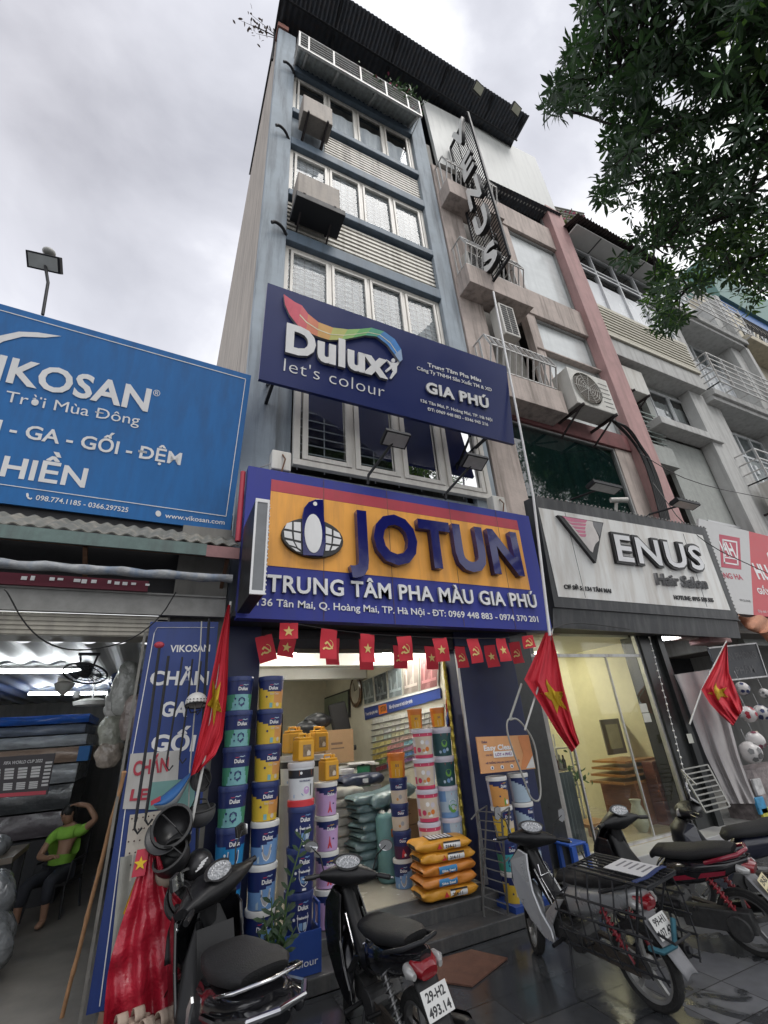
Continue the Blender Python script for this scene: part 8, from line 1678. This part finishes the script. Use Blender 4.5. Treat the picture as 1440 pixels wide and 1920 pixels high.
    dn = Vector((-.60, 0, .80)).normalized(); du = Vector((0, -1, 0)); dv = Vector((.80, 0, .60)).normalized(); dc = Vector((.318, 0, 1.082))
    q = MB(); q.prism([(.135 * math.cos(a) * (1 if math.sin(a) > 0 else .8), .078 * math.sin(a)) for a in [i * math.pi / 12 for i in range(24)]], dc, du, dv, .008); d_ = B(st(q), 'instrument_panel', BLACKP, bevel=.003)
    q = MB(); q.prism([(.105 * math.cos(a), .058 * math.sin(a)) for a in [i * math.pi / 10 for i in range(20)]], dc + dn * .008, du, dv, .002); B(st(q), 'dial', DIALM, d_)
    q = MB()
    for i in range(9): a = math.pi * (.05 + .9 * i / 8); q.prism([(.07 * math.cos(a) - .006, .04 * math.sin(a) - .006), (.07 * math.cos(a) + .006, .04 * math.sin(a) - .006), (.07 * math.cos(a) + .006, .04 * math.sin(a) + .006)], dc + dn * .0102, du, dv, .001)
    q.prism([(-.002, -.02), (.004, -.02), (-.03, .02)], dc + dn * .0102, du, dv, .001); B(st(q), 'dial_marks', WHITEL, d_)
    q = MB(); q.loft([(.455, 0, .975, .10, .06, .25), (.51, 0, .97, .085, .055, .25), (.535, 0, .965, .05, .035, .25)], 16, 2.5); B(st(q), 'headlight', CLRL, smooth=50)
    q = MB(); q.loft([(.43, 0, .93, .07, .05, .9), (.45, 0, .85, .075, .045, .9), (.44, 0, .76, .06, .04, .9)], 14, 2.6); B(st(q), 'steering_cover', trim, smooth=50)
    for s in (-1, 1):
        q = MB(); q.ring([(.37, s * .20, .985), (.33, s * .27, .985), (.29, s * .365, .98)], .015, 9); q.ring([(.325, s * .275, .985), (.292, s * .36, .98)], .0195, 10); gr = B(st(q), 'grip', BLACKP, smooth=50)
        q = MB(); q.ring([(.385, s * .22, .975), (.385, s * .27, .972), (.335, s * .385, .965)], .006, 6); q.ball((.335, s * .388, .965), .009, seg=8, rings=5); B(st(q), 'lever', CHRM if not G('black_lever') else MTB, gr)
        if G('mirrors', True):
            q = MB(); m0 = Vector((.36, s * .21, 1.0)); m1 = Vector((.36, s * .25, 1.12)); m2 = Vector((.35, s * .33, 1.19)); q.ring([m0, m1, m2], .006, 6); mi = B(st(q), 'mirror', BLACKP, smooth=50)
            mn = Vector((-.97, s * -.12, .03)).normalized(); mu = Vector((0, 0, 1)).cross(mn).normalized(); mv = mn.cross(mu)
            ol = G('mirror_shape') or [(.062 * math.cos(a), .042 * math.sin(a)) for a in [i * math.pi / 10 for i in range(20)]]
            q = MB(); q.prism(ol, m2 - mn * .022, mu, mv, .024); B(st(q), 'mirror_shell', BLACKP, mi, bevel=.006); q = MB(); q.prism([(x * .93, y * .93) for x, y in ol], m2 + mn * .0015, mu, mv, .002); B(st(q), 'mirror_glass', MIRR, mi)
    for f in G('extra', []): f(r, B, st)
    return r
def rack_extra(r, B, st):
    q = MB()
    for i in range(7): y = -.17 + i * .34 / 6; q.bar((-.22, y, .885), (-.98, y, .885), .012)
    for x in (-.22, -.60, -.98): q.bar((x, -.19, .878), (x, .19, .878), .016)
    q.ring([(-.22, -.20, .89), (-.98, -.20, .89), (-.98, .20, .89), (-.22, .20, .89)], .011, 6, closed=True); B(q, 'carrier_top', DARKM)
    for s in (-1, 1):
        q = MB(); y0, y1 = s * .21, s * .27
        for z, y in ((.70, y1), (.57, y1), (.44, y1), (.32, y0)): q.ring([(-.02, y, z), (-.95, y, z + .02)], .009, 6)
        for i in range(8): x = -.05 - i * .125; q.ring([(x, s * .20, .88), (x, y1, .70), (x - .01, y1, .44), (x - .01, y0, .31)], .007, 5)
        q.bar((-.90, s * .2, .88), (-.62, s * .13, .30), .014); B(q, 'pannier_frame', DARKM)
    q = MB(); q.ring([(-.88, .10, .56), (-1.0, .10, .53), (-1.0, -.10, .53), (-.88, -.10, .56)], .010, 7); B(q, 'plate_guard', DARKM)
    q = MB(); q.box(-.86, -.50, -.20, .06, .897, .901); pp = B(q, 'paper_sheet', mat('paper_white', (.62, .62, .62), .7, var=.03))
    q = MB()
    for i in range(5): q.box(-.82 + i * .06, -.80 + i * .06, -.16, -.02 - .02 * (i % 2), .9015, .9025)
    B(q, 'print_lines', mat('print_grey', (.2, .2, .22), .6), pp)
    q = MB(); q.grid(lambda u, v: (-.91 + .04 * v, -.21 + .42 * u, .905 + .006 * math.sin(u * 8)), 12, 2); B(q, 'strap', mat('strap_blue', (.02, .04, .14), .7), solid=.006)
    q = MB(); q.ring([(-.85, .20, .50), (-.87, .10, .45), (-.92, .0, .47), (-.90, -.1, .60)], .02, 6); B(q, 'tied_cloth', mat('cloth_teal', (.03, .12, .16), .8, var=.3), smooth=60)
    q = MB()
    for i in range(4): q.bar((.24 - .035 * i, -.07 + i * .0, .60 - .05 * i), (.24 - .035 * i, .07, .60 - .05 * i), .006)
    for y in (-.07, 0, .07): q.bar((.29, y, .68), (.10, y, .42), .006)
    q.ring([(.32, .05, .78), (.29, .07, .70), (.29, -.07, .70), (.32, -.05, .78)], .006, 5); B(q, 'front_carrier', CHRM)
def chrome_extra(r, B, st):
    q = MB()
    for s in (-1, 1): q.ring([(.36, s * .075, .74), (.20, s * .085, .50), (.10, s * .09, .46)], .008, 6)
    B(q, 'inner_trim', CHRM)
    q = MB(); q.ring([(.15, .02, .56), (.11, .05, .60), (.08, -.02, .62), (.14, -.04, .57)], .007, 6); B(q, 'lock_chain', CHRM)
def scooter_extra(r, B, st):
    q = MB()
    for s in (-1, 1):
        q.prism([(-.02, .46), (-.06, .54), (-.12, .62), (-.10, .64), (.0, .56), (.02, .47)], (0, s * .168, 0), (1, 0, 0), (0, 0, 1), .010 * s)
    B(q, 'side_flash', SILP)
    q = MB(); q.ring([(-.40, .17, .66), (-.66, .165, .72), (-.86, .10, .76), (-.90, 0, .765), (-.86, -.10, .76), (-.66, -.165, .72), (-.40, -.17, .66)], .014, 8); B(q, 'rear_trim', CHRM)
    q = MB(); q.lathe([(.03, 0), (.03, .004)], (-.55, .142, .60), (0, 1, 0), 16); B(q, 'round_badge', mat('badge_yellow', (.55, .42, .12), .4), bevel=.001)
    q = MB(); q.grid(lambda u, v: (.32 - .10 * u, .12 - .24 * v, .80 - .30 * u + .0 * v), 4, 4); B(q, 'glove_panel', MTB, solid=.01)
rect_m = [(-.055, -.03), (.05, -.045), (.065, .02), (.02, .05), (-.05, .045)]
leaf_m = [(-.035, -.05), (.0, -.065), (.035, -.03), (.035, .045), (.01, .065), (-.03, .045)]
A_ = bike('black scooter with a dial and wide seat beside the red sheet', (.72, 4.10, 0), 97, 4, 38, dict(scooter=True, fat=1.35, tail_m=GLB, sig_m=GLB, trim=MTB, mirror_shape=rect_m, rw=.25, extra=[scooter_extra], rail=CHRM, rail_r=.009))
bike('black motorbike with white plate parked right before the shop steps', (1.85, 4.17, 0), 92, 7, -30, dict(plate=('29-H2', '493.14'), extra=[chrome_extra]))
bike('silver motorbike with a black luggage frame and plate guard, under the orange board', (3.80, 4.06, 0), 93, 5, -32, dict(body=SILP, plate=('99-H1', '107.43'), extra=[rack_extra, chrome_extra], spring=SPRR, fender=mat('fender_grey', (.20, .20, .21), .5, .2, var=.15), rim=mat('rim_grey', (.35, .35, .34), .4, .6, var=.2), mirror_shape=leaf_m))
bike('black and maroon scooter with yellowed plate behind the silver motorbike', (5.16, 4.06, 0), 104, 7, -20, dict(scooter=True, fat=1.12, stripe=MARO, plate=('29-B2', '202.37'), plate_m=PLY, rail=MARO, rail_r=.018, spring=SPRR, rw=.255, fender=mat('fender_pale_grey', (.24, .24, .25), .5, var=.15), mirrors=False))
bike('dark motorbike at the right edge, its round mirror before the ladder stand', (6.30, 4.05, 0), 148, 6, -25, dict(mirrors=True, body=mat('paint_midnight_blue', (.008, .01, .022), .2, var=.05, coat=.5), centre_stand=True, mirror_shape=[(.06 * math.cos(a), .06 * math.sin(a)) for a in [i * math.pi / 10 for i in range(20)]]))
A_.scale = (1.1, 1.1, 1.1)
# ================================================================ potted plant between the scooters
PP = empty('potted_plant', (1.16, 4.86, 0), 'dark glossy upright plant in a pot before the blue crate', 'plant')
q = MB(); q.lathe([(.11, 0), (.16, .26), (.175, .28), (.155, .28), (.14, .22)], (1.16, 4.86, 0), seg=20); q.build('pot', mat('pot_dark', (.03, .03, .03), .6), PP, smooth=40)
r2 = random.Random(8); q = MB(); ql = MB()
for i, (dx, dy, h) in enumerate([(-.08, 0, .52), (-.02, .05, .62), (.04, -.02, .45), (.10, .03, .56), (.15, .0, .40), (.02, .08, .55), (-.11, .04, .42), (.26, .22, 1.05), (.08, -.06, .36)]):
    b = Vector((1.16 + dx * .25, 4.86 + dy * .3, .22)); t = Vector((1.16 + dx * 1.25, 4.86 + dy, .22 + h)); m_ = lerp(b, t, .5) + Vector((-dx * .25, 0, .06))
    pts = [b, lerp(b, m_, .5), m_, lerp(m_, t, .5), t]; q.ring(pts, [.012, .011, .009, .007, .004], 6)
    n = int(h * 17)
    for k in range(n):
        f_ = .22 + .78 * k / n; p = lerp(b, m_, f_ * 2) if f_ < .5 else lerp(m_, t, f_ * 2 - 1)
        sd = 1 if k % 2 else -1; ax = (t - b).normalized(); sv = ax.cross(Vector((r2.uniform(-.4, .4), 1, 0))).normalized() * sd
        leaf(ql, p, sv + ax * .75 + Vector((0, r2.uniform(-.3, .3), 0)), r2.uniform(.08, .115), .034, Vector((0, -.8, .6)))
q.build('stems', mat('stem_green', (.04, .08, .02), .5), PP, smooth=60); ql.build('foliage', mat('leaf_glossy_green', (.014, .036, .012), .35, var=.4, vs=6, spec=.3), PP)
# ================================================================ street tree over the right side
def inpoly(x, y, P):
    c = False; j = len(P) - 1
    for i in range(len(P)):
        if (P[i][1] > y) != (P[j][1] > y) and x < (P[j][0] - P[i][0]) * (y - P[i][1]) / (P[j][1] - P[i][1]) + P[i][0]: c = not c
        j = i
    return c
TP = [(1092, -420), (1088, -10), (1072, 60), (1052, 118), (1016, 188), (1030, 232), (1082, 206), (1118, 196), (1138, 225), (1132, 268), (1152, 300), (1118, 345), (1118, 372), (1196, 412), (1182, 440), (1146, 478), (1182, 498), (1212, 480), (1228, 520), (1208, 570), (1220, 632), (1262, 620), (1286, 590), (1262, 552), (1296, 530), (1322, 566), (1352, 548), (1408, 580), (1428, 552), (1440, 555), (1700, 480), (1900, 250), (1900, -420)]
TR = empty('street_tree', (8.6, 1.9, 0), 'tall street tree whose dark long-leaved crown overhangs the right side', 'tree')
r2 = random.Random(77)
def dist_of(x, y): return 7.2 + .0016 * (x - 1250)
def atD(x, y, d): return E0 + ray(x, y).normalized() * d
limbs = [([(2050, 520), (1700, 330), (1440, 195), (1330, 160), (1250, 128), (1180, 120), (1110, 150)], .10), ([(1440, 195), (1340, 215), (1290, 232), (1210, 250), (1150, 235), (1060, 205)], .045), ([(2000, 600), (1650, 380), (1440, 255), (1370, 300), (1300, 318), (1240, 330), (1160, 350)], .07), ([(1900, 640), (1560, 420), (1440, 330), (1380, 400), (1300, 430), (1200, 470)], .06), ([(1850, 700), (1600, 560), (1440, 470), (1370, 500), (1290, 540), (1235, 600)], .055), ([(1700, 330), (1560, 100), (1420, 0), (1300, -60), (1180, -40)], .06), ([(1440, 195), (1400, 90), (1330, 20), (1240, -60)], .035), ([(1440, 255), (1410, 350), (1400, 450), (1390, 530)], .03)]
top = Vector((8.4, 1.8, 6.2)); q = MB()
q.ring([(8.6, 1.9, -.1), (8.55, 1.88, 1.5), (8.5, 1.85, 3.5), top], [.26, .21, .18, .15], 12); q.build('trunk', BARK, TR, smooth=60)
q = MB(); tw = []
for k, (pts, r0) in enumerate(limbs):
    P3 = [atD(x, y, dist_of(x, y) + .35 * math.sin(k * 2 + i)) for i, (x, y) in enumerate(pts)]
    if k in (0, 2, 3, 4): P3 = [top - Vector((0, 0, .15 * k))] + P3
    n = len(P3); q.ring(P3, [max(.012, r0 * (1 - .85 * i / (n - 1))) for i in range(n)], 8)
    tw += [lerp(P3[i], P3[i + 1], f_) for i in range(n - 1) for f_ in (0, .25, .5, .75)]
ql = [MB(), MB()]
cnt = 0
while cnt < 4400:
    x, y = r2.uniform(1010, 1880), r2.uniform(-400, 640)
    if not inpoly(x, y, TP): continue
    if x > 1480 and r2.random() < .45: continue
    hole = math.sin(x * .035 + 1.3) * math.sin(y * .041 + .6) + .6 * math.sin(x * .021 - y * .027)
    if hole > .72 and r2.random() < .75: continue
    p = atD(x, y, dist_of(x, y) + r2.gauss(0, .85)); cnt += 1
    if cnt % 7 == 0:
        t = min(tw, key=lambda w_: (w_ - p).length_squared)
        if (t - p).length < 1.6: q.ring([t, lerp(t, p, .5) + Vector((0, 0, -.05)), p], [.012, .008, .005], 4)
    ax = (rnd_dir(r2) + Vector((-.5, .1, .1))).normalized(); u_ = ax.orthogonal().normalized(); w_ = ax.cross(u_); n = r2.randint(6, 9); L = r2.uniform(.09, .16)
    m_ = ql[1] if r2.random() < (.05 + .28 * (y > 400)) else ql[0]
    for i in range(n):
        a = i * 6.283 / n + r2.uniform(-.3, .3); d = (u_ * math.cos(a) + w_ * math.sin(a)) + ax * r2.uniform(.1, .7) + Vector((0, 0, -.25)); leaf(m_, p + d * .02, d, L * r2.uniform(.7, 1.1), L * .25, ax)
q.build('branches', BARK, TR, smooth=60)
def leafy(m, amt):
    n = m.node_tree.nodes; b = n['Principled BSDF']; o = [x for x in n if x.type == 'OUTPUT_MATERIAL'][0]; tr = n.new('ShaderNodeBsdfTranslucent'); mx_ = n.new('ShaderNodeMixShader'); mx_.inputs[0].default_value = amt
    src = b.inputs['Base Color'].links[0].from_socket; g = n.new('ShaderNodeMix'); g.data_type = 'RGBA'; g.blend_type = 'MULTIPLY'; g.inputs[0].default_value = 1; g.inputs[7].default_value = (2.2, 2.6, 1.2, 1); L_ = m.node_tree.links.new
    L_(src, g.inputs[6]); L_(g.outputs[2], tr.inputs[0]); L_(b.outputs[0], mx_.inputs[1]); L_(tr.outputs[0], mx_.inputs[2]); L_(mx_.outputs[0], o.inputs[0]); return m
ql[0].build('crown', leafy(mat('tree_leaf_dark', (0.028, 0.055, 0.03), .42, var=.35, vs=1.2), .35), TR); ql[1].build('crown', leafy(mat('tree_leaf_fresh', (0.065, 0.12, 0.03), .42, var=.35, vs=1.2), .4), TR)
# trees across the street: seen mirrored in the window glass
for i, (x, y, sc_, lab) in enumerate([(16.5, -2.5, 2.0, 'large street tree across the road mirrored in the blue house windows'), (35.5, -1.5, 2.3, 'large street tree across the road mirrored in the teal window')]):
    t = copy_tree(TR); t.location = (x, y, -.1); t.scale = (sc_,) * 3; tag(t, lab, 'tree')
